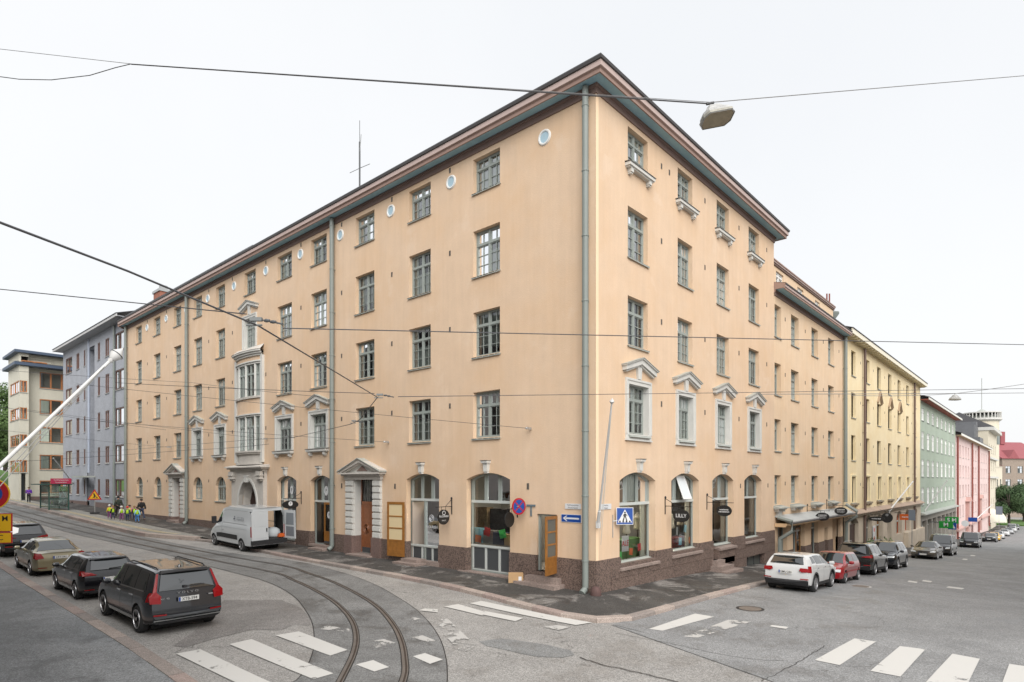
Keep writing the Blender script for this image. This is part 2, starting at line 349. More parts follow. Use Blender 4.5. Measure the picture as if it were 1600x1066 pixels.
def catmull(pts, n=8):
    P = [Vector(p) for p in pts]; P = [P[0]*2-P[1]]+P+[P[-1]*2-P[-2]]; out = []
    for i in range(1, len(P)-2):
        for k in range(n):
            t = k/n; a, b, c, d = P[i-1:i+3]
            out.append(.5*((2*b)+(c-a)*t+(2*a-5*b+4*c-d)*t*t+(3*b-a-3*c+d)*t**3))
    return out+[P[-2]]
def resample(pts, st):
    out = [pts[0].copy()]; acc = 0.; i = 0; p = pts[0].copy()
    while i < len(pts)-1:
        d = (pts[i+1]-p).length
        if acc+d >= st: p = p+(pts[i+1]-p)*((st-acc)/d); out.append(p.copy()); acc = 0.
        else: acc += d; i += 1; p = pts[i].copy()
    return out
V2 = lambda x, y: Vector((x, y, 0))
def normals(line):
    ns = []
    for i in range(len(line)):
        d = (line[min(i+1, len(line)-1)]-line[max(i-1, 0)]).normalized(); ns.append(Vector((-d.y, d.x, 0)))
    return ns
def ribbon(mb, line, o0, o1, z0, z1=None, across=1, k=None):
    """strip between two sideways offsets of a line that follows the road"""
    ns = normals(line); z1 = z0 if z1 is None else z1; vs = []
    for p, n in zip(line, ns):
        for a in range(across+1):
            f = a/across; q = p+n*(o0+(o1-o0)*f); vs.append((q.x, q.y, road_z(q.x, q.y)+z0+(z1-z0)*f))
    c = across+1
    return mb.add(vs, [(i*c+a, i*c+a+1, (i+1)*c+a+1, (i+1)*c+a) for i in range(len(line)-1) for a in range(across)], k)

# --- the pavement round the corner block: kerb line, then strips back to the walls
KL = [(-5.0, 95), (-4.95, 70), (-4.95, 50), (-4.95, 38), (-4.85, 32.5), (-4.3, 30.3), (-3.4, 28.2), (-2.8, 25.5), (-2.65, 22), (-2.65, 15), (-2.65, 8), (-2.85, 4), (-3.15, .5), (-3.3, -1), (-3.12, -2.15), (-2.6, -2.72), (-1.6, -2.85), (1.6, -2.97), (8, -3.1), (20, -3.15), (60, -3.15), (110, -3.15), (200, -3.15)]
kline = resample(catmull([V2(*p) for p in KL], 10), .6)
def back(p):                                   # the foot of the wall opposite a kerb point
    if p.y > .5: return V2(.1, p.y)
    if p.x > .5: return V2(p.x, .1)
    return V2(.1, .1)
def inner(p):
    b = back(p); d = b-p; return p+d.normalized()*.27
mb = MB(); vs = []; na = 6
for p in kline:
    q = inner(p); b = back(p)
    if p.y > 24: q = V2(max(q.x, -2.55), p.y)
    for a in range(na+1):
        f = a/na; r_ = q+(b-q)*f; vs.append((r_.x, r_.y, road_z(r_.x, r_.y)+.125+.065*f))
mb.add(vs, [(i*(na+1)+a, i*(na+1)+a+1, (i+1)*(na+1)+a+1, (i+1)*(na+1)+a) for i in range(len(kline)-1) for a in range(na)])
pav = struct('pavement', mb, asph_p)
def kerb_run(parent, line, L=1.25, w=.30, h=.14, until=None, side=1, seed=1):
    rn = random.Random(seed); pts = resample(line, L)
    for i, (p, q) in enumerate(zip(pts, pts[1:])):
        if until and not until(p): continue
        d = (q-p).normalized(); n = Vector((-d.y, d.x, 0))*side
        mb = MB(); g = .011; a = p+d*g; b = q-d*g; e = rn.uniform(-.006, .008)
        def P(u, v, z): s = u+n*v; return (s.x, s.y, road_z(s.x, s.y)+z)
        top = h+e; bv = .02
        ring = [(0, -.1), (0, top-bv), (bv, top), (w, top+.004), (w, -.1)]
        m = len(ring); vs = [P(a, v, z) for v, z in ring]+[P(b, v, z) for v, z in ring]
        mb.add(vs, [tuple(range(m)), tuple(range(2*m-1, m-1, -1))]+[(j, (j+1) % m, (j+1) % m+m, j+m) for j in range(m)])
        obj('kerb_stone', mb, kerbm[rn.randrange(3)], parent)
kerb_run(pav, kline, until=lambda p: p.y < 29 and p.x < 34, side=1)
far = [p for p in kline if p.x > 33.5]
mb = MB(); ribbon(mb, far, 0, .3, .135); ribbon(mb, far, 0, .001, -.05, .135); tag(obj('kerb', mb, kerbm[0], pav), kind='stuff')
# tram platform: paler widening of the pavement with its own kerb
pl = [p for p in kline if p.y > 27.0]
mb = MB(); vs = []
for p in pl:
    for a in range(5):
        x = p.x+.28+(-2.45-p.x-.28)*a/4; vs.append((x, p.y, road_z(p.x, p.y)+.235-.02*a))
mb.add(vs, [(i*5+a, i*5+a+1, (i+1)*5+a+1, (i+1)*5+a) for i in range(len(pl)-1) for a in range(4)])
plat = struct('tram_platform', mb, asph_l)
kerb_run(plat, pl[::-1], L=1.5, w=.32, h=.25, side=-1, until=lambda p: p.y < 78, seed=3)
mb = MB(); ln = [V2(p.x+.95, p.y) for p in pl if p.y > 30]
for o in (0, .22): ribbon(mb, ln, o, o+.1, .225, .225)
obj('edge_line', mb, M('platform_line', (.55, .47, .30), .8, var=.1, vscale=3), plat)

# --- the near left pavement
NL = [V2(-12.4, 95), V2(-12.7, 60), V2(-13.05, 30), V2(-13.2, 15), V2(-13.36, 3), V2(-13.42, 0), V2(-13.6, -3), V2(-14.4, -5.4), V2(-16.6, -7), V2(-30, -7.6)]
nline = resample(catmull(NL, 10), .6)
mb = MB(); vs = []
for p, n in zip(nline, normals(nline)):
    s = -1 if n.x > 0 else 1
    for a in range(7):
        q = p+n*s*(.3+a*1.2); vs.append((q.x, q.y, road_z(-14, p.y)+.13+.006*a))
mb.add(vs, [(i*7+a, i*7+a+1, (i+1)*7+a+1, (i+1)*7+a) for i in range(len(nline)-1) for a in range(6)])
pav2 = struct('pavement', mb, asphalt('near_pavement_asphalt', (.20, .206, .21), crack=0, wet=.5, patch=.3))
kerb_run(pav2, nline, L=1.3, w=.34, side=-1, until=lambda p: p.y < 45 and p.y > -4, seed=5)

# --- tram track in the curve
outer_px = [(628, 1066), (631, 1030), (625, 1000), (612, 975), (590, 950), (560, 930), (520, 910), (480, 896), (440, 884)]
inner_px = [(530, 1066), (552, 1020), (555, 990), (545, 965), (520, 940), (490, 922), (460, 908), (420, 893.5)]
def flat(v): return V2(v.x, v.y)
ro = catmull([V2(-15, -6.2), V2(-12.6, -4.1)]+[flat(gnd(*p)) for p in outer_px]+[V2(-4.75, 22), V2(-5.35, 30), V2(-5.9, 42), V2(-6.2, 60), V2(-6.3, 95)], 10)
ri = catmull([V2(-15.5, -5.2), V2(-13.3, -3.3)]+[flat(gnd(*p)) for p in inner_px]+[V2(-5.85, 22), V2(-6.45, 30), V2(-7.0, 42), V2(-7.3, 60), V2(-7.4, 95)], 10)
track = tag(link('tram_track', None), kind='structure')
# re-laid asphalt along the rails
ci = [(440, 1085), (465, 1062), (478, 1045), (488, 1022), (491, 1000), (488, 975), (478, 955), (462, 935), (440, 920), (415, 909), (380, 899)]
co = [(698, 1085), (699, 1060), (697, 1030), (688, 1000), (672, 975), (650, 953), (625, 936), (590, 916), (550, 900), (500, 886), (450, 876)]
A = [V2(-14.6, -4.0)]+[flat(gnd(*p)) for p in ci]+[V2(-6.6, 22), V2(-7.1, 30), V2(-7.7, 42), V2(-8.0, 95)]
B = [V2(-12.0, -5.6)]+[flat(gnd(*p)) for p in co]+[V2(-4.1, 22), V2(-4.85, 31), V2(-5.1, 42), V2(-5.15, 95)]
A = catmull(A, 8); B = catmull(B, 8); mb = MB(); vs = []; nb = 8
for p, q in zip(A, B):
    for a in range(nb+1):
        r_ = p+(q-p)*a/nb; vs.append((r_.x, r_.y, road_z(r_.x, r_.y)+.011))
mb.add(vs, [(i*(nb+1)+a, i*(nb+1)+a+1, (i+1)*(nb+1)+a+1, (i+1)*(nb+1)+a) for i in range(len(A)-1) for a in range(nb)])
obj('track_bed', mb, asph_d, track)
mb = MB()
for ln_, dx in ((A, 1), (B, 1)): ribbon(mb, ln_, -.012, .012, .0145)
obj('tar_joint', mb, M('tar', (.015, .015, .015), .6), track)
railm = M('rail_steel', (.17, .155, .145), .4, metal=.4, var=.2, vscale=4); groove = M('rail_groove', (.02, .018, .016), .8); rustm = M('rail_grit', (.05, .035, .025), .9, var=.4, vscale=30)
for ln_ in (ro, ri):
    rs = resample(ln_, .3)
    mb = MB(); ribbon(mb, rs, -.015, .05, .026); ribbon(mb, rs, -.085, -.06, .026); r1 = obj('rail', mb, railm, track)
    mb = MB(); ribbon(mb, rs, -.06, -.015, .017); obj('groove', mb, rustm, r1)
    mb = MB(); ribbon(mb, rs, .05, .075, .0175); ribbon(mb, rs, -.11, -.085, .0175); obj('rail_joint', mb, groove, r1)

# --- patches, cracks and covers in the road
def decal(name, pxs, mat, dz=.009, parent=None):
    mb = MB(); P = [gnd(*p) for p in pxs]; c = sum(P, Vector())/len(P)
    ring = [tuple((p.x, p.y, road_z(p.x, p.y)+dz)) for p in P]; mb.add([(c.x, c.y, road_z(c.x, c.y)+dz)]+ring, [(0, i+1, (i+1) % len(P)+1) for i in range(len(P))])
    return obj(name, mb, mat, parent)
patchm = asphalt('patch_asphalt', (.20, .202, .20), crack=0, wet=.1, patch=.1)
tag(decal('road_patch', [(748, 1003), (766, 1000), (782, 998), (800, 1000), (830, 1004), (860, 1009), (892, 1017), (898, 1024), (880, 1028), (842, 1027), (815, 1022), (790, 1016), (760, 1010)], patchm), kind='structure')
tag(decal('road_patch', [(350, 938), (440, 938), (470, 950), (484, 966), (486, 978), (462, 975), (440, 985), (395, 984), (330, 1000), (290, 1012), (270, 1010), (300, 990)], asphalt('dark_patch', (.20, .19, .182), wet=.1), .0095), kind='structure')
mb = MB()
def crack(pts, w_):
    ln_ = resample(catmull([flat(gnd(*p)) for p in pts], 6), .12); rn = random.Random(int(pts[0][0]))
    for q in ln_: q.x += rn.uniform(-.03, .03); q.y += rn.uniform(-.03, .03)
    ribbon(mb, ln_, -w_/2, w_/2, .0205)
crack([(905, 1028), (940, 1040), (975, 1047), (1030, 1060), (1060, 1068)], .035)
crack([(1190, 1066), (1240, 1040), (1290, 1010)], .018); crack([(960, 990), (1040, 1005), (1150, 1028), (1230, 1034)], .014)
crack([(960, 978), (985, 984), (1010, 990)], .02); crack([(700, 1000), (720, 1006), (745, 1010)], .012)
tag(obj('tar_seam', mb, MATS['tar']), kind='structure')
cover = M('iron_cover', (.15, .125, .105), .6, var=.2, vscale=8)
for k, (px, py, r_, lab) in enumerate([(1172, 952, .36, 'round iron manhole cover in the road near the worn zebra stripes'), (1345, 917, .33, 'round manhole cover in the road beside the red hatchback')]):
    g = gnd(px, py); mb = MB(); mb.lathe([(r_, 0), (r_, .008), (r_*.86, .010), (r_*.86, .006), (0.02, .006)], 24); o = obj('manhole_cover', mb, cover, None, g+Vector((0, 0, .018))); tag(o, lab, 'manhole cover', 'manhole covers in the street')
    mb = MB(); mb.lathe([(r_*1.02, .001), (r_*1.25, .001), (r_*1.25, .004), (r_*1.02, .004)], 24); obj('collar', mb, paint_w if k else MATS['tar'], o)
g = gnd(1003, 925, .15); mb = MB(); mb.box(-.3, .3, -.12, .12, 0, .012)
o = tag(obj('drain_grate', mb, cover, None, g+Vector((0, 0, -.01)), (0, 0, .1)), 'flat rectangular iron cover in the pavement below the mannequin window', 'drain cover')
mb = MB()
for i in range(6): mb.box(-.26+i*.09, -.21+i*.09, -.09, .09, .012, .016)
obj('bar', mb, black, o)

# --- zebra crossings
def strip_sheet(P, mat, parent, name='stripe', dz=.024, n=6):
    a, b, c, d = [Vector(p) for p in P]; mb = MB(); vs = []
    for i in range(n+1):
        for j in range(3):
            q = (a+(b-a)*i/n)*(1-j/2)+(d+(c-d)*i/n)*(j/2); vs.append((q.x, q.y, road_z(q.x, q.y)+dz))
    mb.add(vs, [(i*3+j, i*3+j+1, (i+1)*3+j+1, (i+1)*3+j) for i in range(n) for j in range(2)]); return obj(name, mb, mat, parent)
z1 = tag(link('zebra_crossing', None), kind='structure'); z2 = tag(link('zebra_crossing', None), kind='structure')
def px_stripe(pxs, mat, par, dz=.024): return strip_sheet([flat(gnd(*p)) for p in pxs], mat, par, dz=dz)
px_stripe([(275, 1023), (405, 1085), (450, 1080), (313, 1016)], paint, z1)
px_stripe([(358, 1008), (490, 1063), (521, 1054), (393, 1000)], paint, z1)
px_stripe([(430, 994), (516, 1026), (543, 1017), (467, 988)], paint, z1)
px_stripe([(494, 984), (546, 989), (546, 984), (512, 979)], paint_w, z1)
px_stripe([(575, 1004), (588, 1014), (618, 1006), (600, 1000)], paint_w, z1); px_stripe([(556, 1040), (585, 1051), (608, 1044), (583, 1033)], paint, z1)
px_stripe([(645, 1027), (672, 1039), (692, 1032), (664, 1022)], paint, z1)
px_stripe([(632, 969), (664, 976), (667, 970), (648, 966)], paint_w, z1); px_stripe([(643, 998), (676, 1006), (680, 1002), (660, 994)], paint_w, z1)
px_stripe([(672, 970), (720, 1020), (748, 1014), (700, 968)], paint_w, z1); px_stripe([(654, 955), (684, 958), (684, 953), (664, 952)], paint, z1)
px_stripe([(694, 949), (754, 963), (757, 957), (716, 945)], paint, z1); px_stripe([(752, 961), (805, 972), (818, 967), (758, 956)], paint, z1)
px_stripe([(734, 944), (900, 978), (925, 974), (752, 940)], paint, z1); px_stripe([(850, 981), (873, 986), (891, 981), (870, 978)], paint_w, z1)
px_stripe([(1014, 984), (1035, 987), (1116, 965), (1086, 960)], paint, z2); px_stripe([(1068, 996), (1090, 998), (1174, 973), (1140, 969)], paint_w, z2)
px_stripe([(1273, 1033), (1312, 1041), (1369, 1004), (1335, 999)], paint, z2); px_stripe([(1360, 1050), (1407, 1059), (1446, 1016), (1406, 1011)], paint, z2)
px_stripe([(1440, 1075), (1505, 1085), (1531, 1031), (1488, 1023)], paint, z2); px_stripe([(1560, 1085), (1625, 1090), (1625, 1046), (1577, 1039)], paint, z2)
mk = tag(link('road_marking', None), kind='structure')
for pxs in ([(1478, 919), (1503, 922), (1507, 920), (1482, 917)], [(1202, 980), (1228, 984), (1232, 981), (1206, 978)], [(1418, 910), (1432, 912), (1434, 910), (1420, 908)], [(1440, 909), (1454, 911), (1457, 909), (1443, 907)], [(1516, 869), (1523, 869.6), (1524, 868), (1517, 867.5)], [(1503, 875), (1511, 875.7), (1512, 874), (1505, 873.4)]):
    px_stripe(pxs, paint, mk)

# ================================================================== BUILDING KIT
class Fac:
    """a flat facade: x runs to the right seen from the street, y goes into the building, z up"""
    def __init__(s, root, origin, rz): s.root = root; s.o = Vector(origin); s.rz = rz; s.ro = Vector(root.location)
    def put(s, name, data, mat=None, x=0., z=0., y=0., smooth=None, rot=0.):
        p = Matrix.Rotation(s.rz, 4, 'Z') @ Vector((x, y, z))+s.o-s.ro
        if isinstance(data, MB): data = data.mesh(name, mat, smooth)
        return link(name, data, s.root, p, (0, 0, s.rz+rot))
def arc(x0, x1, zs, rise, n=12):
    if rise <= 0: return [(x0, zs), (x1, zs)]
    w = (x1-x0)/2; c = (x0+x1)/2; out = []
    for i in range(n+1):
        x = x0+(x1-x0)*i/n; d = (x-c)/w
        if rise <= w*1.001: Rr = (w*w+rise*rise)/(2*rise); z = zs+rise-Rr+math.sqrt(max(0, Rr*Rr-(x-c)**2))
        else: z = zs+rise*max(0., 1-abs(d)**2)**.54
        out.append((x, z))
    return out
def arc_z(op, x):
    p = arc(op[0], op[1], op[3]-op[4], op[4], 24)
    for (a, za), (b, zb) in zip(p, p[1:]):
        if a <= x <= b+1e-9: return za+(zb-za)*(x-a)/(b-a)
    return op[3]
def wall(mb, x0, x1, z0, z1, ops, depth, y=0., k=0, kr=None):
    """ops: (x0,x1,z0,z1,rise)"""
    kr = k if kr is None else kr
    ops = [o if len(o) == 5 else o+(0,) for o in ops]; cl = [o for o in ops if o[1] > x0 and o[0] < x1 and o[3] > z0 and o[2] < z1]
    xs = sorted({x0, x1} | {min(max(v, x0), x1) for o in cl for v in o[:2]}); zs = sorted({z0, z1} | {min(max(v, z0), z1) for o in cl for v in o[2:4]})
    for a, b in zip(xs, xs[1:]):
        run = None
        for c, d in zip(zs, zs[1:]):
            mx, mz = (a+b)/2, (c+d)/2
            if any(o[0] < mx < o[1] and o[2] < mz < o[3] for o in cl):
                if run: mb.quad((a, y, run[0]), (b, y, run[0]), (b, y, run[1]), (a, y, run[1]), k); run = None
            else: run = (run[0], d) if run else (c, d)
        if run: mb.quad((a, y, run[0]), (b, y, run[0]), (b, y, run[1]), (a, y, run[1]), k)
    for o in cl:
        a, b = o[0], o[1]; lo, hi = max(o[2], z0), min(o[3]-o[4], z1)
        if hi > lo:
            mb.quad((a, y, lo), (a, y, hi), (a, y+depth, hi), (a, y+depth, lo), kr); mb.quad((b, y, lo), (b, y, hi), (b, y+depth, hi), (b, y+depth, lo), kr)
        if o[2] > z0: mb.quad((a, y, lo), (b, y, lo), (b, y+depth, lo), (a, y+depth, lo), kr)
        if o[3] <= z1:
            P = arc(a, b, o[3]-o[4], o[4])
            for (p, zp), (q, zq) in zip(P, P[1:]):
                mb.quad((p, y, zp), (q, y, zq), (q, y+depth, zq), (p, y+depth, zp), kr)
                if o[4] > 0: mb.quad((p, y, zp), (q, y, zq), (q, y, o[3]), (p, y, o[3]), k)
    return mb
_wc = {}
def win_meshes(w_, h, rise=0., tf=.30, rows=3, cols=2, fm=None, gm=None, fw=.065, split=True, key=''):
    """casement window: frame+bars mesh, list of pane meshes"""
    fm = fm or framem; gm = gm or pane; kk = (round(w_, 2), round(h, 2), rise, tf, rows, cols, fm.name, gm.name, split)
    if kk in _wc: return _wc[kk]
    op = (0, w_, 0, h, rise); mb = MB(); D = .075
    hz = h-rise; mb.box(0, fw, 0, D, 0, hz); mb.box(w_-fw, w_, 0, D, 0, hz); mb.box(fw, w_-fw, 0, D, 0, fw)
    if rise: 
        P = arc(0, w_, hz, rise); Q = [(fw+(w_-2*fw)*(x/w_), z-fw) for x, z in P]
        for i in range(len(P)-1): mb.prism([P[i], P[i+1], Q[i+1], Q[i]], 0, D)
    else: mb.box(fw, w_-fw, 0, D, h-fw, h)
    zt = h*(1-tf); m = w_/2
    mb.box(m-.05, m+.05, -.012, D-.01, fw, h-fw if not rise else h-fw)
    mb.box(fw, w_-fw, -.02, D-.012, zt-.045, zt+.045)
    g = []
    for s0, s1 in ((fw, m-.05), (m+.05, w_-fw)):
        for z0, z1, nr in ((fw, zt-.045, rows), (zt+.045, h-fw, 1)):
            iw = .035
            mb.box(s0, s0+iw, .012, D-.02, z0, min(z1, arc_z(op, s0)-.03)); mb.box(s1-iw, s1, .012, D-.02, z0, min(z1, arc_z(op, s1)-.03))
            mb.box(s0+iw, s1-iw, .012, D-.02, z0, z0+iw)
            if not rise or z1 < hz: mb.box(s0+iw, s1-iw, .012, D-.02, z1-iw, z1)
            for c in range(1, cols): x = s0+(s1-s0)*c/cols; mb.box(x-.012, x+.012, .016, D-.03, z0+iw, min(z1-iw, arc_z(op, x)-.03))
            for r_ in range(1, nr): z = z0+(z1-z0)*r_/nr; mb.box(s0+iw, s1-iw, .018, D-.032, z-.012, z+.012)
            P = [(s0, z0), (s1, z0)]+([(s1-(s1-s0)*i/6, min(z1, arc_z(op, s1-(s1-s0)*i/6)-.02)) for i in range(7)] if rise else [(s1, z1), (s0, z1)])
            g.append([(x, .055, z) for x, z in P])
    fme = mb.mesh('window', fm); pm = []
    if split:
        for P in g: q = MB(); q.add(P, [tuple(range(len(P)))]); pm.append(q.mesh('pane', gm))
    else:
        q = MB()
        for P in g: q.add(P, [tuple(range(len(P)))])
        pm = [q.mesh('pane', gm)]
    _wc[kk] = (fme, pm); return _wc[kk]
_cc = {}
def curtain_mesh(kind, w_, h, mat):
    kk = (kind, round(w_, 2), round(h, 2), mat.name)
    if kk in _cc: return _cc[kk]
    mb = MB(); rn = random.Random(hash(kind) % 99 if isinstance(kind, int) else len(kind))
    def drape(x0, x1, z0, z1):
        n = max(4, int((x1-x0)/.04)); vs = []
        for i in range(n+1):
            x = x0+(x1-x0)*i/n; y = .02*math.sin(i*1.9)+rn.uniform(-.006, .006); vs += [(x, y, z0), (x, y, z1)]
        mb.add(vs, [(2*i, 2*i+2, 2*i+3, 2*i+1) for i in range(n)])
    if kind == 'full': drape(.03, w_-.03, .05, h)
    elif kind == 'sides': drape(.03, w_*.24, .05, h); drape(w_*.76, w_-.03, .05, h); drape(.03, w_-.03, h*.78, h)
    elif kind == 'left': drape(.03, w_*.42, .05, h)
    elif kind == 'right': drape(w_*.55, w_-.03, .05, h)
    elif kind == 'half': drape(.03, w_-.03, .05, h*.55); drape(.03, w_*.2, .05, h)
    elif kind == 'blind':
        n = int(h*.8/.06)
        for i in range(n): mb.quad((.03, 0, h-i*.06), (w_-.03, 0, h-i*.06), (w_-.03, .03, h-i*.06-.045), (.03, .03, h-i*.06-.045))
    _cc[kk] = mb.mesh('curtain', mat); return _cc[kk]
SILL = {}
def sill_mesh(w_, out, inn, mat=None, t=.03, drop=.07, over=.05):
    kk = (round(w_, 2), out, inn, (mat or sillm).name)
    if kk in SILL: return SILL[kk]
    mb = MB(); mb.prismx([(-out, -drop), (inn, 0.), (inn, .012), (-out, -drop+t)], -over, w_+over); mb.prismx([(-out, -drop-.03), (-out+.012, -drop-.03), (-out+.012, -drop+t-.001), (-out, -drop+t-.001)], -over, w_+over)
    SILL[kk] = mb.mesh('sill', mat or sillm); return SILL[kk]
KINDS = ['full', 'full', 'sides', 'sides', 'half', 'left', 'right', 'blind', 'full', 'half']
wr = random.Random(11)
def window(fac, x0, x1, z0, z1, rise=0., set_=.2, fm=None, rows=3, cols=2, tf=.30, split=True, sill=True, curtain=True, kinds=KINDS, cm=None, sill_m=None, gm=None):
    w_, h = x1-x0, z1-z0
    if gm is None and z0 > 9 and wr.random() < .55: gm = MATS['bright_glass']
    fme, pms = win_meshes(w_, h, rise, tf, rows, cols, fm, gm, split=split)
    o = fac.put('window', fme, None, x0, z0, set_)
    for p in pms: link('pane', p, o)
    if sill: link('sill', sill_mesh(w_, set_+.07, -.0, sill_m), o)
    if curtain:
        kd = wr.choice(kinds)
        if kd != 'none': link('curtain', curtain_mesh(kd, w_, h-.02-rise*.6, cm or wr.choice([curt, curt, curt2])), o, (0, wr.choice([.10, .12, .15]), 0))
    return o
def vent_mesh():
    mb = MB(); mb.box(-.055, .055, -.012, .03, -.115, .115)
    return mb.mesh('vent', M('vent_frame', (.20, .17, .14), .7))
VENT = vent_mesh(); _v = MB()
for i in range(5): _v.box(-.04, .04, -.017, -.01, -.095+i*.042, -.07+i*.042)
VENTS = _v.mesh('vent_slats', M('vent_slat', (.055, .05, .045), .7))
def vent(fac, x, z, s=1.): o = fac.put('vent', VENT, None, x, z, -.001); o.scale = (s, 1, s); link('slats', VENTS, o)
def downpipe(fac, x, z0, z1, mat, r=.085, out=.14, name='downpipe', shoe=True):
    mb = MB(); pts = [(0, -out, z0+.25), (0, -out, z1)]
    if shoe: pts = [(0, -out-.22, z0+.08), (0, -out-.03, z0+.2)]+pts
    mb.tube(pts, r, 10)
    o = fac.put(name, mb, mat, x, 0, 0, smooth=40); mb = MB(); z = z0+1.2
    while z < z1-.3: mb.lathe([(r+.012, 0), (r+.018, .02), (r+.012, .05)], 10, 'z', (0, -out, z)); mb.box(-.02, .02, -out+r*.8, .03, z, z+.04); z += 2.35
    link('bracket', mb.mesh('bracket', mat), o); return o
def gable_bar(w_, rise, th, proud):            # a chevron hood: two sloping mouldings
    mb = MB(); h = w_/2
    for s in (-1, 1):
        P = [(0, rise), (s*h, 0), (s*h, -th), (0, rise-th)]; mb.prism(P, -proud, .02)
        P = [(0, rise+.05), (s*(h+.06), 0.02), (s*(h+.06), -.03), (0, rise)]; mb.prism(P, -proud-.06, .02)
        P = [(0, rise-th), (s*(h-.08), -th-.01), (s*(h-.1), -th-.06), (0, rise-th-.06)]; mb.prism(P, -proud+.07, .02)
    return mb
def roof_profile(mb_by_mat, path, prof):
    """prof: list of (material, [(offset, z), ...]); path: corner points with outward directions given as offset vectors"""
    for mat, pr in prof:
        mb = mb_by_mat.setdefault(mat.name, (mat, MB()))[1]; n = len(pr); vs = []
        for (p, d) in path: vs += [(p[0]+d[0]*o, p[1]+d[1]*o, z) for o, z in pr]
        mb.add(vs, [(i*n+j, i*n+j+1, (i+1)*n+j+1, (i+1)*n+j) for i in range(len(path)-1) for j in range(n-1)])
def shop(fac, op, zt=None, zp=None, set_=.3, fm=None, lights=3, lower=1, door=None, gm=None, sillmat=None):
    """arched shop window: frame part with pane sub-parts; zt transom height, zp top of the panel zone"""
    fm = fm or framem; gm = gm or shopg; x0, x1, z0, z1, rise = op; W = x1-x0; fw = .07; o5 = (0, W, 0, z1-z0, rise); hz = z1-z0-rise; mb = MB(); H = z1-z0; D = .09
    mb.box(0, fw, 0, D, 0, hz); mb.box(W-fw, W, 0, D, 0, hz); mb.box(fw, W-fw, 0, D, 0, .06)
    if rise:
        P = arc(0, W, hz, rise); Q = [(fw+(W-2*fw)*(x/W), z-fw) for x, z in P]
        for i in range(len(P)-1): mb.prism([P[i], P[i+1], Q[i+1], Q[i]], 0, D)
    else: mb.box(fw, W-fw, 0, D, H-fw, H)
    panes = []; pan = []
    def pg(a, b, c, d, y=.05):
        if d > hz-.01 and rise: return [(a, y, c), (b, y, c)]+[(b-(b-a)*i/6, y, arc_z(o5, b-(b-a)*i/6)-.03) for i in range(7)]
        return [(a, y, c), (b, y, c), (b, y, d), (a, y, d)]
    top = H; t = (zt-z0) if zt else None
    if t:
        mb.box(0.01, W-.01, -.03, D-.01, t-.05, t+.06, 1)
        for i in range(lights):
            a, b = fw+(W-2*fw)*i/lights, fw+(W-2*fw)*(i+1)/lights; panes.append(pg(a, b, t+.06, H))
            if i: mb.box(a-.045, a+.045, -.012, D-.014, t+.06, arc_z(o5, a)-.03)
            mb.box(a+.0, a+.09, .012, D-.02, t+.06, arc_z(o5, a+.045)-.04); mb.box(b-.09, b, .012, D-.02, t+.06, arc_z(o5, b-.045)-.04)
        top = t-.05
    bot = .06
    if zp:
        q = zp-z0; mb.box(.01, W-.01, -.035, D-.01, q-.04, q+.04, 1)
        for i in range(lights):
            a, b = fw+(W-2*fw)*i/lights, fw+(W-2*fw)*(i+1)/lights; pan.append((a+.06, b-.06, .1, q-.08))
            mb.box(a, a+.06, .005, D-.02, .06, q-.04, 1); mb.box(b-.06, b, .005, D-.02, .06, q-.04, 1)
        mb.box(fw, W-fw, .006, D-.022, .06, .1, 1); mb.box(fw, W-fw, .006, D-.022, q-.08, q-.04, 1); bot = q+.04
    dx = door or 0
    for i in range(lower):
        a, b = fw+dx+(W-2*fw-dx)*i/lower, fw+dx+(W-2*fw-dx)*(i+1)/lower; panes.append(pg(a, b, bot, top if t else H))
        if i: mb.box(a-.04, a+.04, -.01, D-.016, bot, top)
    if dx: mb.box(fw+dx-.05, fw+dx+.05, -.012, D-.014, .06, top)
    o = fac.put('shop_window', mb, [fm, M('pale_sheet_frame', (.50, .53, .51), .45)], x0, z0, set_)
    for P in panes: q = MB(); q.add(P, [tuple(range(len(P)))]); obj('pane', q, gm, o)
    for a, b, c, d in pan: q = MB(); q.box(a, b, .03, .05, c, d); obj('panel', q, dgrey, o)
    return o
def poster(parent, x, z, w_, h, mat, y=.1, rot=0., name='poster', txt=None, tm=None, ts=.1):
    mb = MB(); mb.box(-w_/2, w_/2, 0, .006, -h/2, h/2); o = obj(name, mb, mat, parent, (x, y, z), (0, rot, 0))
    return o

# ================================================================== CORNER BUILDING
bld = thing('apartment_building', 'peach stuccoed five storey corner apartment building with brown granite plinth and blue eaves', 'building')
FL = Fac(bld, (0, 0, 0), R(-90)); FR = Fac(bld, (0, 0, 0), 0)
YE, XE = 52.0, 18.6                                     # length of the two street fronts
TOP = [17.88, 14.80, 11.32, 7.90]; BOT = [16.43, 12.85, 9.42, 5.95]
LC = [(4.72, 6.28), (9.06, 10.63), (13.40, 15.06), (17.84, 19.49), (21.67, 23.42), (26.30, 27.89), (30.89, 32.37), (34.83, 36.38), (38.81, 40.36), (43.32, 44.91), (47.85, 49.42)]
RC = [(2.2, 3.75), (6.38, 7.83), (10.5, 11.99), (14.66, 16.2)]
opL = []; opR = []
for c, (a, b) in enumerate(LC):
    for r_ in range(4):
        if c == 5 and r_ in (2, 3): continue
        opL.append((-b, -a, BOT[r_], TOP[r_], 0))
for a, b in RC:
    for r_ in range(4): opR.append((a, b, BOT[r_], TOP[r_], 0))
S1 = (-6.69, -4.16, .22, 4.45, .28); S2 = (-10.83, -8.48, .3, 4.45, .28); S4 = (-19.56, -17.36, .5, 4.42, .3); S5 = (-23.46, -21.15, .5, 4.42, .3)
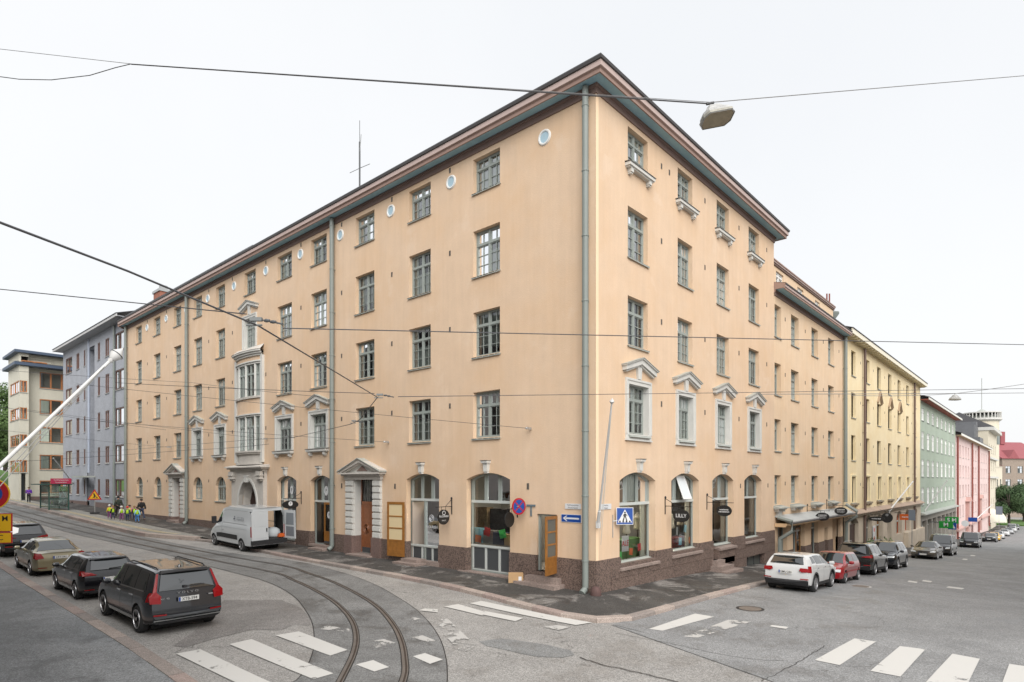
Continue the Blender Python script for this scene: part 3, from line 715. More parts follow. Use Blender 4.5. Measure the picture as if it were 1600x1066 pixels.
D1 = (-15.15, -13.40, .0, 4.18, 0); D2 = (-40.4, -38.75, .5, 4.35, 0); DC = (-2.75, -1.77, .62, 2.83, 0); PORT = (-28.3, -25.5, .3, 4.18, 2.05)
A7 = (-32.45, -30.75, 2.7, 4.4, .62); A8 = (-36.44, -34.75, 2.7, 4.4, .62); A10 = (-44.7, -43.1, 2.75, 4.45, .62); A11 = (-49.2, -47.6, 2.75, 4.45, .62)
opL += [S1, S2, S4, S5, D1, D2, DC, PORT, A7, A8, A10, A11]
Q1 = (1.6, 4.38, .94, 4.46, .34); Q2 = (5.79, 8.51, 1.02, 4.46, .34); Q3 = (9.99, 12.58, .28, 4.46, .34); Q4 = (14.04, 16.6, .99, 4.46, .34)
BAS = [(14.2, 16.9, -.72, .02, 0), (11.25, 12.35, -.42, .0, 0)]
opR += [Q1, Q2, Q3, Q4]
EV = 18.42                                               # underside of the eaves
FL.put('wall', wall(MB(), -YE, 0, 1.22, EV, opL, .26), stucco)
FR.put('wall', wall(MB(), 0, XE, 1.22, EV, opR, .3), stucco)
# plinth, 7 cm proud of the stucco, in rough brown granite
PP = .07
def plinth_run(fac, x0, x1, ops, bot, lo, sm_):
    mb = wall(MB(), x0, x1, lo, 1.22, ops, .36, -PP)
    segs = sorted([(o[0], o[1]) for o in ops if o[3] > 1.22 and o[2] < 1.21]); cur = x0
    for a, b in segs+[(x1, x1)]:
        if a > cur: mb.quad((cur, -PP, 1.22), (a, -PP, 1.22), (a, .01, 1.225), (cur, .01, 1.225))
        cur = b
    return fac.put('plinth', mb, plinth)
plinth_run(FL, -YE, PP, opL, 0, -.6, 0); plinth_run(FR, -PP, XE, opR+BAS, 0, -1.6, 0)
# granite course joints on the right-hand plinth: raised course stones
for (a, b, z0_, z1_) in [(.9, 5.7, -.1, .42), (5.7, 9.4, -.1, .42), (.9, 9.4, .44, .9), (9.4, 9.95, .44, .9), (12.7, 18.5, .05, .52), (12.7, 14.0, .54, 1.0), (16.95, 18.5, -.9, .03), (12.7, 14.1, -.9, .03), (16.7, 18.5, .54, 1.0)]:
    mb = MB(); mb.box(a+.01, b-.01, -PP-.02, -PP+.01, z0_+.01, z1_-.01); FR.put('granite_course', mb, plinth)
# eaves
path = [((0, YE+.3), (-1, 0)), ((0, 0), (-1, -1)), ((XE, 0), (1, -1)), ((XE, 9), (1, 0))]
E_ = EV
prof = [(brownd, [(.0, E_-.32), (.05, E_-.32), (.05, E_-.12), (.11, E_-.10), (.11, E_)]),
        (bluesoff, [(.11, E_), (.50, E_)]),
        (brownw, [(.50, E_), (.50, E_-.05), (.55, E_-.05), (.55, E_+.08), (.60, E_+.12)]),
        (brownp, [(.60, E_+.12), (.63, E_+.13), (.63, E_+.32)]),
        (gutter, [(.63, E_+.32), (.68, E_+.34), (.70, E_+.44), (.66, E_+.46)]),
        (roofm, [(.66, E_+.46), (.62, E_+.54), (-1.2, E_+1.05), (-6, E_+2.6)])]
parts = {}
roof_profile(parts, path, prof)
nm = {'dark_brown_cornice': 'frieze', 'blue_soffit': 'soffit', 'brown_fascia': 'cornice', 'pink_brown_fascia': 'fascia', 'gutter_metal': 'gutter', 'dark_sheet_roof': 'roof'}
for k_, (m_, mb) in parts.items():
    if k_ == 'dark_sheet_roof': mb.add([(-.3, YE+.3, E_+.5), (6, YE+.3, E_+2.6), (6, 6, E_+2.6), (12.6, 6, E_+2.6), (12.6, 9, E_+2.6)], [])
    if k_ == 'brown_fascia': mb.add([(0, YE+.3, E_-.3), (-.63, YE+.3, E_-.05), (-.63, YE+.3, E_+.5), (0, YE+.3, E_+.7)], [(0, 1, 2, 3)])
    roofo = obj(nm[k_], mb, m_, bld)
    if k_ == 'dark_sheet_roof': RO = roofo
mb = MB()
for i in range(26): y = 26+i*1.0; mb.box(-.36, -.33, y-.012, y+.012, E_+.56, E_+.80)
for z in (.66, .78): mb.box(-.352, -.338, 26, 51.2, E_+z, E_+z+.02)
obj('snow_guard', mb, dgrey, RO)
# end walls of the tall block and rear shell
mb = MB(); mb.quad((XE, 0, -2), (XE, 14, -2), (XE, 14, E_), (XE, 0, E_)); mb.quad((0, YE, 0), (14, YE, 0), (14, YE, E_+1), (0, YE, E_)); obj('end_wall', mb, stucco, bld); bpy.data.objects.remove(bpy.data.objects['end_wall'])
mb = MB(); mb.quad((XE, 0, -2), (XE, 14, -2), (XE, 14, E_), (XE, 0, E_)); obj('end_wall', mb, stucco, bld)
mb = MB(); mb.quad((0, YE, 0), (14, YE, 0), (14, YE, E_+1), (0, YE, E_)); obj('end_wall', mb, stucco, bld)
# rooms: floors and back walls behind the windows
mb = MB(); dp = 3.6
mb.quad((dp, dp, -1), (dp, YE-.1, -1), (dp, YE-.1, E_), (dp, dp, E_)); mb.quad((dp, dp, -1), (XE-.1, dp, -1), (XE-.1, dp, E_), (dp, dp, E_))
for z in (.35, 4.95, 8.55, 12.05, 15.55, 18.4):
    mb.add([(.3, .3, z), (XE-.1, .3, z), (XE-.1, dp, z), (dp, dp, z), (dp, YE-.1, z), (.3, YE-.1, z)], [(0, 1, 2, 3), (0, 3, 4, 5)])
for y in (8.0, 12.4, 16.6, 20.5, 24.5, 29.5, 33.5, 37.5, 42, 46): mb.quad((.3, y, .3), (dp, y, .3), (dp, y, E_), (.3, y, E_))
for x in (5.2, 9.4, 13.4): mb.quad((x, .4, 4.95), (x, dp, 4.95), (x, dp, E_), (x, .4, E_))
obj('interior', mb, room, bld)

near = lambda c: c < 5
for c, (a, b) in enumerate(LC):
    for r_ in range(4):
        if c == 5 and r_ in (2, 3): continue
        kk = KINDS if r_ else ['sides', 'sides', 'none', 'left', 'full']
        window(FL, -b, -a, BOT[r_], TOP[r_], rows=2 if r_ == 0 else 3, split=c < 7, kinds=kk, sill_m=None)
for c, (a, b) in enumerate(RC):
    for r_ in range(4): window(FR, a, b, BOT[r_], TOP[r_], rows=2 if r_ == 0 else 3, kinds=['sides', 'full', 'left', 'blind', 'full'])
for o in (A7, A8, A10, A11): window(FL, *o, tf=.42, rows=2, split=False, set_=.2, kinds=['full', 'sides', 'half'])
# an open top casement at the second column
mb = MB(); wv = .66; hv = .9
for q in ((0, .05, 0, .04, 0, hv), (wv-.05, wv, 0, .04, 0, hv), (.05, wv-.05, 0, .04, 0, .05), (.05, wv-.05, 0, .04, hv-.05, hv), (.05, wv-.05, .005, .035, hv*.5-.012, hv*.5+.012)): mb.box(*q)
oc = FL.put('open_casement', mb, framem, -10.63+.08, 16.5, .19, rot=R(62)); q = MB(); q.quad((.05, .02, .05), (wv-.05, .02, .05), (wv-.05, .02, hv-.05), (.05, .02, hv-.05)); obj('pane', q, pane, oc)

# --- ornament kit
def frame4(w_, h, fw, proud, lip=.035):
    mb = MB(); mb.box(-fw, 0, -proud, .01, 0, h+fw); mb.box(w_, w_+fw, -proud, .01, 0, h+fw); mb.box(0, w_, -proud, .01, h, h+fw)
    mb.box(-fw-lip, -fw+.05, -proud-.03, .01, 0, h+fw+lip); mb.box(w_+fw-.05, w_+fw+lip, -proud-.03, .01, 0, h+fw+lip); mb.box(-fw+.05, w_+fw-.05, -proud-.03, .01, h+fw-.05, h+fw+lip)
    return mb
def bracket_sill(fac, a, b, z, ext=.22, out=.24):
    w_ = b-a; mb = MB(); mb.box(-ext, w_+ext, -out, .02, -.17, -.05); mb.box(-ext+.05, w_+ext-.05, -out+.06, .02, -.22, -.17)
    for x in (-.02, w_-.16): mb.box(x, x+.18, -out+.06, .02, -.36, -.22); mb.box(x+.02, x+.16, -out+.1, .02, -.42, -.36)
    o = fac.put('bracket_sill', mb, white, a, z); mb = MB(); mb.prismx([(-out-.03, -.05), (0.2, .02), (.2, .035), (-out-.03, -.028)], -ext-.03, w_+ext+.03); obj('flashing', mb, M('dark_flashing', (.13, .125, .115), .5), o); return o
def chevron(fac, xc, z, w_=2.35, rise=.36):
    o = fac.put('window_hood', gable_bar(w_, rise, .2, .2), white, xc, z); mb = MB()
    for s in (-1, 1): mb.prism([(0, rise+.065), (s*(w_/2+.08), .03), (s*(w_/2+.08), .015), (0, rise+.05)], -.29, .0)
    obj('flashing', mb, sillm, o); return o
def stem(fac, xc, z0, z1): mb = MB(); mb.prism([(-.12, 0), (.12, 0), (.17, z1-z0), (-.17, z1-z0)], -.1, .01); return fac.put('keystone', mb, white, xc, z0)
def surround(fac, a, b, z0, z1, full=False):
    w_ = b-a; mb = frame4(w_, z1-z0, .18, .05)
    if full: mb.box(-.235, w_+.235, -.09, .01, -.26, -.2); mb.box(-.2, w_+.2, -.06, .01, -.2, 0.)
    o = fac.put('window_surround', mb, white, a, z0)
    mb = MB(); mb.box(-.001, .012, -.055, .2, 0, z1-z0); mb.box(w_-.012, w_+.001, -.055, .2, 0, z1-z0); mb.box(.012, w_-.012, -.055, .2, z1-z0-.012, z1-z0+.001); obj('reveal_lining', mb, white, o)
    if full: mb = MB(); mb.prismx([(-.16, -.12), (-.12, -.14), (.2, .0), (.2, .02), (-.14, -.07)], .0, w_); obj('flashing', mb, sillm, o)
    return o
for c in (3, 4, 6, 7):
    a, b = -LC[c][1], -LC[c][0]; surround(FL, a, b, BOT[3], TOP[3]); bracket_sill(FL, a, b, BOT[3]); stem(FL, (a+b)/2, TOP[3]+.23, TOP[3]+.72); chevron(FL, (a+b)/2, TOP[3]+.66)
for a, b in RC:
    surround(FR, a, b, BOT[3], TOP[3], True); stem(FR, (a+b)/2, TOP[3]+.23, TOP[3]+.72); chevron(FR, (a+b)/2, TOP[3]+.66)
    bracket_sill(FR, a, b, BOT[0], ext=.2)
a, b = -LC[5][1], -LC[5][0]; surround(FL, a, b, BOT[1], TOP[1], True); stem(FL, (a+b)/2, TOP[1]+.23, TOP[1]+.8); chevron(FL, (a+b)/2, TOP[1]+.72)
# oculi
mb = MB(); mb.lathe([(.20, .0), (.23, -.05), (.28, -.05), (.31, 0)], 28, 'y'); om = mb.mesh('oculus', framew, 40)
mb = MB(); mb.disc((0, -.015, 0), .215, 28); od = mb.mesh('glass_disc', bluecell)
mb = MB(); mb.disc((0, -.012, 0), .30, 28); 
for y in (2.36, 7.67, 12.03, 16.47, 20.65, 24.89, 29.43, 33.75, 37.84, 41.96, 46.47): o = FL.put('oculus', om, None, -y, 17.39, -.002); link('glass_disc', od, o)
# vents between the columns
for y in (7.75, 11.95, 16.35, 20.6, 24.9, 29.7, 33.6, 41.9, 46.4):
    for z in (18.0, 14.25, 10.85, 7.45): vent(FL, -y, z if z < 18 else 17.93)
for y, z in ((16.35, 3.85), (11.7, 3.85), (3.2, 3.9), (33.6, 4.1), (41.9, 4.1), (46.4, 4.1)): vent(FL, -y, z, 1.1 if y < 20 else .9)
for x in (4.9, 9.15, 13.3, 17.4):
    for z in (17.35, 14.2, 10.8, 7.35): vent(FR, x, z)
vent(FR, 5.6, 17.35); vent(FR, 13.5, 3.85); vent(FR, 17.6, 3.85)
# downpipes
downpipe(FL, -.32, .0, E_-.05, pipem, .12, .2); downpipe(FL, -17.0, .3, E_-.05, pipem, .12, .2); downpipe(FL, -37.25, .75, E_-.05, pipem, .12, .2); downpipe(FL, -51.6, 1.1, E_-.05, pipem, .12, .2)
# corner strip in paler stucco
mb = MB(); mb.box(-.012, .16, -.012, -.001, 1.23, E_-.33); FR.put('corner_strip', mb, M('pale_peach_stucco', (.84, .62, .42), .9, var=.04, vscale=.7), 0, 0)

# --- keystones over the shop arches
mbk = MB(); mbk.prism([(-.10, 0), (.10, 0), (.13, .36), (-.13, .36)], -.16, .01); mbk.box(-.18, .18, -.24, .01, .36, .45); mbk.box(-.15, .15, -.19, .01, .32, .36); mbk.prism([(-.08, .02), (.08, .02), (.09, -.07), (-.09, -.07)], -.12, .01)
kme = mbk.mesh('keystone', white); mb = MB(); mb.box(-.20, .20, -.27, .0, .45, .47); kfl = mb.mesh('flashing', M('dark_flashing', (.13, .125, .115), .5))
for fac, ops in ((FL, (S1, S2, S4, S5)), (FR, (Q1, Q2, Q3, Q4))):
    for o in ops: k_ = fac.put('keystone', kme, None, (o[0]+o[1])/2, o[3]+.06); link('flashing', kfl, k_)

# --- shop windows
W1 = shop(FL, S1, 3.22, 1.32, lights=3); W2 = shop(FL, S2, 3.22, 1.05, lights=3, door=.95)
W4 = shop(FL, S4, 2.95, None, lights=3, lower=1, door=0); W5 = shop(FL, S5, 2.95, 1.05, lights=2, lower=2)
X1 = shop(FR, Q1, 3.2, None, lights=3); X2 = shop(FR, Q2, 3.2, None, lights=3); X4 = shop(FR, Q4, 3.2, None, lights=2)
X3 = shop(FR, (10.62, 12.58, .93, 4.46, .34), 3.2, None, lights=2)
for fac, o in ((FR, Q1), (FR, Q2), (FR, (10.62, 12.58, .93, 4.46)), (FR, Q4)):
    mb = MB(); w_ = o[1]-o[0]; mb.prismx([(-.16, -.14), (.28, -.03), (.28, -.24), (-.16, -.24)], -.12 if o[0] != 10.62 else 0, w_+.14); fac.put('stone_sill', mb, stepst, o[0], o[2]); mb = MB(); mb.prismx([(.12, -.03), (.3, .02), (.3, .04), (.12, -.01)], 0.01, w_-.01); fac.put('flashing', mb, sillm, o[0], o[2])
# masonry under the third right window, beside its door
mb = MB(); mb.box(10.56, 12.58, -PP, .3, -.02, .72); mb.quad((10.56, -PP, .72), (12.58, -PP, .72), (12.58, .3, .8), (10.56, .3, .8)); FR.put('stone_apron', mb, plinth)
# opened top light in the second window
mb = MB(); hz_ = 1.12; wz = .82
for q in ((0, .05, 0, .03, -hz_, 0), (wz-.05, wz, 0, .03, -hz_, 0), (.05, wz-.05, 0, .03, -hz_, -hz_+.06), (.05, wz-.05, 0, .03, -.05, 0)): mb.box(*q)
o = FR.put('open_top_light', mb, framew, 6.72, 4.36, .26); o.rotation_euler.x = R(-20)
q = MB(); q.box(.05, wz-.05, .012, .018, -hz_+.06, -.05); obj('pane', q, M('frosted_glass', (.62, .66, .67), .25), o)
# basement windows
for bx in BAS:
    mb = MB(); w_ = bx[1]-bx[0]; h = bx[3]-bx[2]
    for i in range(4): x = w_*i/3; mb.box(max(0, x-.03), min(w_, x+.03), 0, .06, 0, h)
    mb.box(0.03, w_-.03, .002, .058, 0, .05); mb.box(.03, w_-.03, .002, .058, h-.05, h); o = FR.put('basement_window', mb, dgrey, bx[0], bx[2], .2)
    q = MB(); q.quad((.03, .03, .05), (w_-.03, .03, .05), (w_-.03, .03, h-.05), (.03, .03, h-.05)); obj('pane', q, M('dusty_glass', (.09, .10, .095), .35), o)
    mb = MB(); mb.prismx([(-.18, -.14), (-.18, -.06), (.2, 0.), (.2, -.14)], -.05, w_+.05); FR.put('stone_sill', mb, stepst, bx[0], bx[2])

# --- doors
def panel_door(w_, h, mat, glass_rows=0, gmat=None, kick=.18, fw=.12, panels=2):
    mb = MB(); z0 = kick+fw; t = .05
    mb.box(0, fw, 0, t, 0, h); mb.box(w_-fw, w_, 0, t, 0, h); mb.box(fw, w_-fw, 0, t, h-fw, h); mb.box(fw, w_-fw, 0, t, 0, z0)
    n = glass_rows or panels; lo = z0 if not glass_rows else h*.30
    if glass_rows: mb.box(fw, w_-fw, 0, t, lo-.06, lo+.02); mb.box(fw, w_-fw, .012, t-.012, z0, lo-.06)
    for i in range(1, n): z = lo+(h-fw-lo)*i/n; mb.box(fw, w_-fw, .004, t-.004, z-.03, z+.03)
    gl = MB()
    if glass_rows: gl.box(fw, w_-fw, .022, .028, lo+.02, h-fw)
    else:
        mb.box(fw, w_-fw, .015, t-.015, z0, h-fw)
    return mb, gl
def put_door(fac, x, z, y, w_, h, mat, rot=0., glass_rows=0, gmat=None, name='door', double=False):
    mb, gl = panel_door(w_, h, mat, glass_rows); o = fac.put(name, mb, mat, x, z, y, rot=rot)
    if gl.v: obj('pane', gl, gmat or shopg, o)
    mb = MB(); mb.box(0.02, w_-.02, -.006, .0, .02, .18); obj('kick_plate', mb, dgrey, o)
    mb = MB(); mb.tube([(w_-.06, -.02, 1.0), (w_-.06, -.06, 1.0), (w_-.16, -.06, 1.0)], .012, 6); mb.box(w_-.09, w_-.03, -.012, .0, .93, 1.13); obj('handle', mb, M('brass', (.55, .38, .12), .3, metal=1), o)
    return o
# pedimented street doors
blk = MB(); blk.box(0, .66, -.13, .0, 0, .285); blk.box(.03, .63, -.16, -.13, .03, .255); blkm = blk.mesh('stone_block', white)
def street_door(D, zg, za, apex):
    x0, x1 = D[0], D[1]; w_ = x1-x0; h = za-1.22
    for s, xx in ((0, x0-.66), (1, x1)):
        n = 9; hh = (za-1.24)/n
        for i in range(n): b_ = FL.put('stone_block', blkm, None, xx, 1.24+i*hh, 0); b_.scale = (1, 1, hh/.285*.84)
        mb = MB(); mb.box(xx+.01, xx+.65, -.1, .0, 1.24, za); FL.put('pilaster', mb, stonew)
        mb = MB(); mb.box(xx-.03, xx+.69, -.2, .0, zg-.5, 1.24); FL.put('pilaster_base', mb, plinth_s)
        xr = x0 if s == 0 else x1
        mb = MB(); mb.box(xr-(.0 if s == 0 else .04), xr+(.04 if s == 0 else 0), 0.001, .4, 1.24, za); FL.put('jamb', mb, white)
        mb = MB(); mb.box(xr-(.0 if s == 0 else .06), xr+(.06 if s == 0 else 0), 0.001, .4, zg-.4, 1.24); FL.put('jamb_base', mb, plinth_s)
    mb = MB(); mb.box(x0-.72, x1+.72, -.17, .0, za, za+.2); mb.box(x0-.82, x1+.82, -.3, 0, za+.2, za+.28); mb.box(x0-.95, x1+.95, -.42, 0, za+.28, za+.36); FL.put('entablature', mb, stonew)
    xc = (x0+x1)/2; hw = w_/2+1.0; z = za+.36
    mb = gable_bar(2*hw-.12, apex-z-.1, .16, .36); o = FL.put('pediment', mb, stonew, xc, z+.1)
    mb = MB(); mb.prism([(-hw+.3, -.1), (hw-.3, -.1), (0, apex-z-.32)], -.12, .0); obj('tympanum', mb, white, o)
    mb = MB(); mb.prism([(-.48, -.02), (.48, -.02), (0, .24)], -.15, -.1); obj('tympanum_panel', mb, brownd, o)
    mb = MB(); 
    for s in (-1, 1): mb.prism([(0, apex-z-.03), (s*(hw+.03), -.05), (s*(hw+.03), -.08), (0, apex-z-.06)], -.45, 0)
    obj('flashing', mb, sillm, o)
    # door leaf pair and barred fanlight, set deep in the porch
    zd = zg+.05; hd = (za-zd)*.66; mb = MB(); mb.box(x0+.02, x1-.02, .38, .46, zd+hd, zd+hd+.16); mb.box(x0+.02, x0+.1, .38, .46, zd, za); mb.box(x1-.1, x1-.02, .38, .46, zd, za); FL.put('door_frame', mb, wood)
    for s in (0, 1):
        wl = (w_-.2)/2; mbd, _ = panel_door(wl-.01, hd, wood); o = FL.put('door', mbd, wood, x0+.1+s*wl, zd, .4)
        for rr in (.10, .17, .24): mb = MB(); mb.lathe([(rr-.018, .01), (rr, -.02), (rr+.018, .01)], 24, 'y', (wl/2, 0, hd*.5)); obj('moulding', mb, wood, o, smooth=60)
        mb = MB(); mb.box(.02, wl-.03, -.008, 0, .02, .3); obj('kick_plate', mb, dgrey, o)
    mb = MB(); 
    for i in range(9):
        x = x0+.12+(w_-.24)*i/8; mb.tube([(x, .40, zd+hd+.16), (x+.09*math.sin(i*2.1), .39, (zd+hd+za)/2), (x, .40, za)], .014, 5)
    g_ = FL.put('fanlight_bars', mb, black); q = MB(); q.quad((x0+.1, .43, zd+hd+.16), (x1-.1, .43, zd+hd+.16), (x1-.1, .43, za), (x0+.1, .43, za)); FL.put('fanlight_pane', q, pane)
    mb = MB(); mb.box(x0-.1, x1+.1, -.5, .4, zg-.3, zg+.05); FL.put('door_step', mb, stepst)
    mb = MB(); mb.quad((x0, 0, za-.001), (x1, 0, za-.001), (x1, .46, za-.001), (x0, .46, za-.001)); mb.quad((x0, .5, zg), (x1, .5, zg), (x1, .5, za), (x0, .5, za)); FL.put('porch_lining', mb, stonew)
street_door(D1, .28, 4.18, 5.22); street_door(D2, .95, 4.35, 5.42)

# --- carriage portal under the bay
x0, x1 = PORT[0], PORT[1]; mb = MB(); pw = wall(MB(), x0-.95, x1+.75, .2, 4.75, [(x0, x1, -1, 4.18, 2.05)], .28, -.26); pw.quad((x0-.95, -.26, .2), (x0-.95, 0, .2), (x0-.95, 0, 4.75), (x0-.95, -.26, 4.75)); pw.quad((x1+.75, -.26, .2), (x1+.75, 0, .2), (x1+.75, 0, 4.75), (x1+.75, -.26, 4.75)); FL.put('portal_stone', pw, stonew)
mb = MB(); P = arc(x0, x1, 2.13, 2.05, 16); O = [(x0-.14+(x-x0)*(1+.28/(x1-x0)), z+.16) for x, z in P]
for i in range(16): mb.prism([P[i], P[i+1], O[i+1], O[i]], -.31, -.25)
mb.box(x0-.14, x0, -.31, -.25, .3, 2.13+.0); mb.box(x1, x1+.14, -.31, -.25, .3, 2.13); FL.put('arch_moulding', mb, white)
mb = MB(); mb.box(x0-1.0, x1+.8, -.34, 0, 4.72, 4.86); mb.box(x0-1.15, x1+.95, -.5, 0, 4.86, 4.96); mb.prismx([(-.62, 4.96), (-.62, 5.03), (-.0, 5.16), (0, 4.96)], x0-1.3, x1+1.1); FL.put('portal_cornice', mb, stonew)
for xx in (x0-.95, x1+.18):
    mb = MB(); mb.box(xx, xx+.57, -.48, -.2, 4.3, 4.72); mb.box(xx-.05, xx+.62, -.54, -.2, 4.44, 4.5); mb.box(xx-.04, xx+.61, -.52, -.2, 4.22, 4.3); mb.box(xx+.06, xx+.51, -.4, -.2, 4.1, 4.22); FL.put('portal_capital', mb, stonew)
    mb = MB(); mb.box(xx-.06, xx+.63, -.36, -.2, .2, 2.35); mb.box(xx-.1, xx+.67, -.41, -.2, 2.35, 2.45); FL.put('portal_pier', mb, stonew)
mb = MB(); mb.box(-.17, .17, -.42, -.24, 4.02, 4.38); mb.box(-.22, .22, -.44, -.24, 4.38, 4.46); mb.prism([(-.1, 3.98), (.1, 3.98), (.16, 4.05), (-.16, 4.05)], -.38, -.25); FL.put('keystone', mb, white, (x0+x1)/2)
mb = MB(); P = arc(x0, x1, 2.13, 2.05, 16); Pi = arc(x0+.25, x1-.2, 2.0, 1.95, 16)
for i in range(16): mb.quad((P[i][0], 0, P[i][1]), (P[i+1][0], 0, P[i+1][1]), (Pi[i+1][0],   .42, Pi[i+1][1]), (Pi[i][0],   .42, Pi[i][1]))
mb.quad((x0, 0, .2), (x0+.25, .42, .2), (x0+.25, .42, 2.0), (x0, 0, 2.13)); mb.quad((x1, 0, .2), (x1-.2, .42, .2), (x1-.2, .42, 2.0), (x1, 0, 2.13)); FL.put('portal_lining', mb, stonew)
mb = MB(); mb.add([(x0+.2, .44, .2), (x1-.15, .44, .2)]+[(x, .44, z) for x, z in Pi[::-1]], [tuple(range(19))]); gate = FL.put('gate', mb, woodd)
mb = MB()
for i in range(11): x = x0+.4+i*.2; mb.box(x-.02, x+.02, .40, .43, .4, min(3.9, arc_z((x0+.25, x1-.2, 0, 3.95, 1.95), x)-.05))
mb.box(x0+.3, x1-.3, .39, .43, 2.1, 2.2); obj('gate_rail', mb, woodd, gate)

# --- bay window over the portal (shallow curve)
by0, by1 = -28.9, -25.25; NB = 6
def bay(f, off=0.):
    t = math.pi*(.06+.88*f); return ((by0+by1)/2-(by1-by0)/2*math.cos(t)/math.cos(math.pi*.06)*(1+off*.35), -(.38*math.sin(t)-.38*math.sin(math.pi*.06))-off)
def bayband(z0, z1, off, mat, name, top=True):
    mb = MB(); n = 14; vs = []
    for i in range(n+1):
        x, y = bay(i/n, off); vs += [(x, y, z0), (x, y, z1)]
    mb.add(vs, [(2*i, 2*i+2, 2*i+3, 2*i+1) for i in range(n)])
    for k_, z in ((0, z0), (1, z1)): mb.add([(bay(i/n, off)[0], bay(i/n, off)[1], z) for i in range(n+1)]+[(by1, .02, z), (by0, .02, z)], [tuple(range(n+3))])
    return FL.put(name, mb, mat)
bayband(11.85, 12.12, .0, stucco, 'bay_panel'); bayband(8.42, 9.42, .0, stucco, 'bay_panel')
for z0_, z1_, off, nm_ in ((12.12, 12.24, .1, 'bay_cornice'), (12.24, 12.36, .2, 'bay_cornice'), (12.36, 12.46, .3, 'bay_cornice'), (11.62, 11.85, .04, 'bay_lintel'), (11.74, 11.8, .11, 'bay_lintel'), (9.42, 9.55, .1, 'bay_sill'), (8.26, 8.42, .04, 'bay_lintel'), (8.36, 8.44, .11, 'bay_lintel'), (5.95, 6.05, .12, 'bay_sill'), (5.85, 5.95, .06, 'bay_sill')): bayband(z0_, z1_, off, white if nm_ != 'bay_sill' else stonew, nm_)
bayband(5.25, 5.86, -.06, stonew, 'bay_base'); bayband(5.16, 5.28, .08, stonew, 'bay_base')
mb = MB(); n = 14; vs = []
for i in range(n+1): x, y = bay(i/n, .33); vs.append((x, y, 12.46))
vs += [(by1+.1, 0, 12.85), (by0-.1, 0, 12.85)]; mb.add(vs, [(i, i+1, n+1 if i >= n//2 else n+2) for i in range(n)]+[(n//2, n+1, n+2)]); FL.put('bay_roof', mb, stonew)
for s_ in (by0, by1): mb = MB(); mb.box(s_-.14, s_+.14, -.16, 0, 5.3, 12.12); FL.put('bay_post', mb, white)
for z0_, z1_ in ((9.55, 11.62), (6.05, 8.26)):
    for i in range(4):
        f0, f1 = .03+.94*i/4, .03+.94*(i+1)/4; (ax, ay), (bx, by_) = bay(f0), bay(f1)
        mb = MB(); mb.lathe([(.09, 0), (.09, z1_-z0_)], 8, 'z', (ax, ay+.05, z0_)); 
        if i == 3: mb.lathe([(.09, 0), (.09, z1_-z0_)], 8, 'z', (bx, by_+.05, z0_))
        FL.put('bay_mullion', mb, white)
        w_ = math.hypot(bx-ax, by_-ay)-.16; ang = math.atan2(by_-ay, bx-ax); fme, pms = win_meshes(w_, z1_-z0_, 0, .3, 3, 1, framem, pane, fw=.05, split=False)
        o = FL.put('bay_window', fme, None, ax+.08*math.cos(ang), z0_, ay+.08*math.sin(ang)+.05, rot=ang)
        for p_ in pms: link('pane', p_, o)
        if i != 2: link('curtain', curtain_mesh('full' if i % 2 else 'sides', w_, z1_-z0_, curt), o, (0, .14, 0))

# --- FLOURISH shop entry (second arch), corner door, third right-hand shop door
mb = MB(); mb.box(S2[0]+.05, S2[0]+.12, .3, 1.3, .3, 3.1); mb.quad((S2[0]+.9, .42, .3), (S2[0]+.9, 1.3, .3), (S2[0]+.9, 1.3, 3.1), (S2[0]+.9, .42, 3.1)); mb.quad((S2[0]+.1, 1.3, .3), (S2[0]+.9, 1.3, .3), (S2[0]+.9, 1.3, 3.1), (S2[0]+.1, 1.3, 3.1)); FL.put('entry_lining', mb, M('entry_plaster', (.42, .36, .31), .85))
dF = put_door(FL, S2[0]+.02, .48, -.12, 1.12, 2.62, woodo, rot=R(188), glass_rows=3, gmat=M('papered_glass', (.62, .50, .30), .5))
dC = put_door(FL, DC[1]-.0, .62, -.03, .93, 2.18, woodo, rot=R(281), glass_rows=3, gmat=MATS['dusty_glass'])
mb = MB(); mb.box(DC[0], DC[0]+.07, .1, .2, .62, 2.83); mb.box(DC[1]-.07, DC[1], .1, .2, .62, 2.83); mb.box(DC[0]+.07, DC[1]-.07, .1, .2, 2.75, 2.83); FL.put('door_frame', mb, framem)
mb = MB(); mb.quad((DC[0], .9, .6), (DC[1], .9, .6), (DC[1], .9, 2.85), (DC[0], .9, 2.85)); mb.quad((DC[0]+.35, .25, .6), (DC[0]+.35, .9, .6), (DC[0]+.35, .9, 2.85), (DC[0]+.35, .25, 2.85)); FL.put('entry_lining', mb, M('entry_plaster', (.42, .36, .31), .85))
dR = put_door(FR, 10.03, .3, .28, .56, 2.3, woodo, glass_rows=3); mb = MB(); mb.box(9.99, 10.06, .3, .38, 2.6, 3.2); FR.put('door_frame', mb, framem)
dP = put_door(FL, S4[1]-1.12, .55, .22, 1.05, 2.35, woodo, rot=R(0), glass_rows=1, gmat=shopg)
def steps(fac, lst):
    for (a, b, y0, z0, z1) in lst: mb = MB(); mb.box(a, b, y0, .2, z0, z1); fac.put('step', mb, stepst)
steps(FL, [(-10.95, -9.3, -.75, -.1, .32), (-10.75, -9.6, -.4, .321, .46), (-3.35, -1.35, -.72, -.3, .24), (-3.05, -1.5, -.4, .241, .45), (-2.75, -1.77, -.05, .451, .62), (-7.05, -4.05, -.22, -.2, .24), (-9.55, -8.4, -.1, -.1, .42), (-18.8, -17.3, -.6, -.1, .4), (-19.6, -17.3, -.12, .401, .52), (-23.5, -21.1, -.14, -.1, .5)])
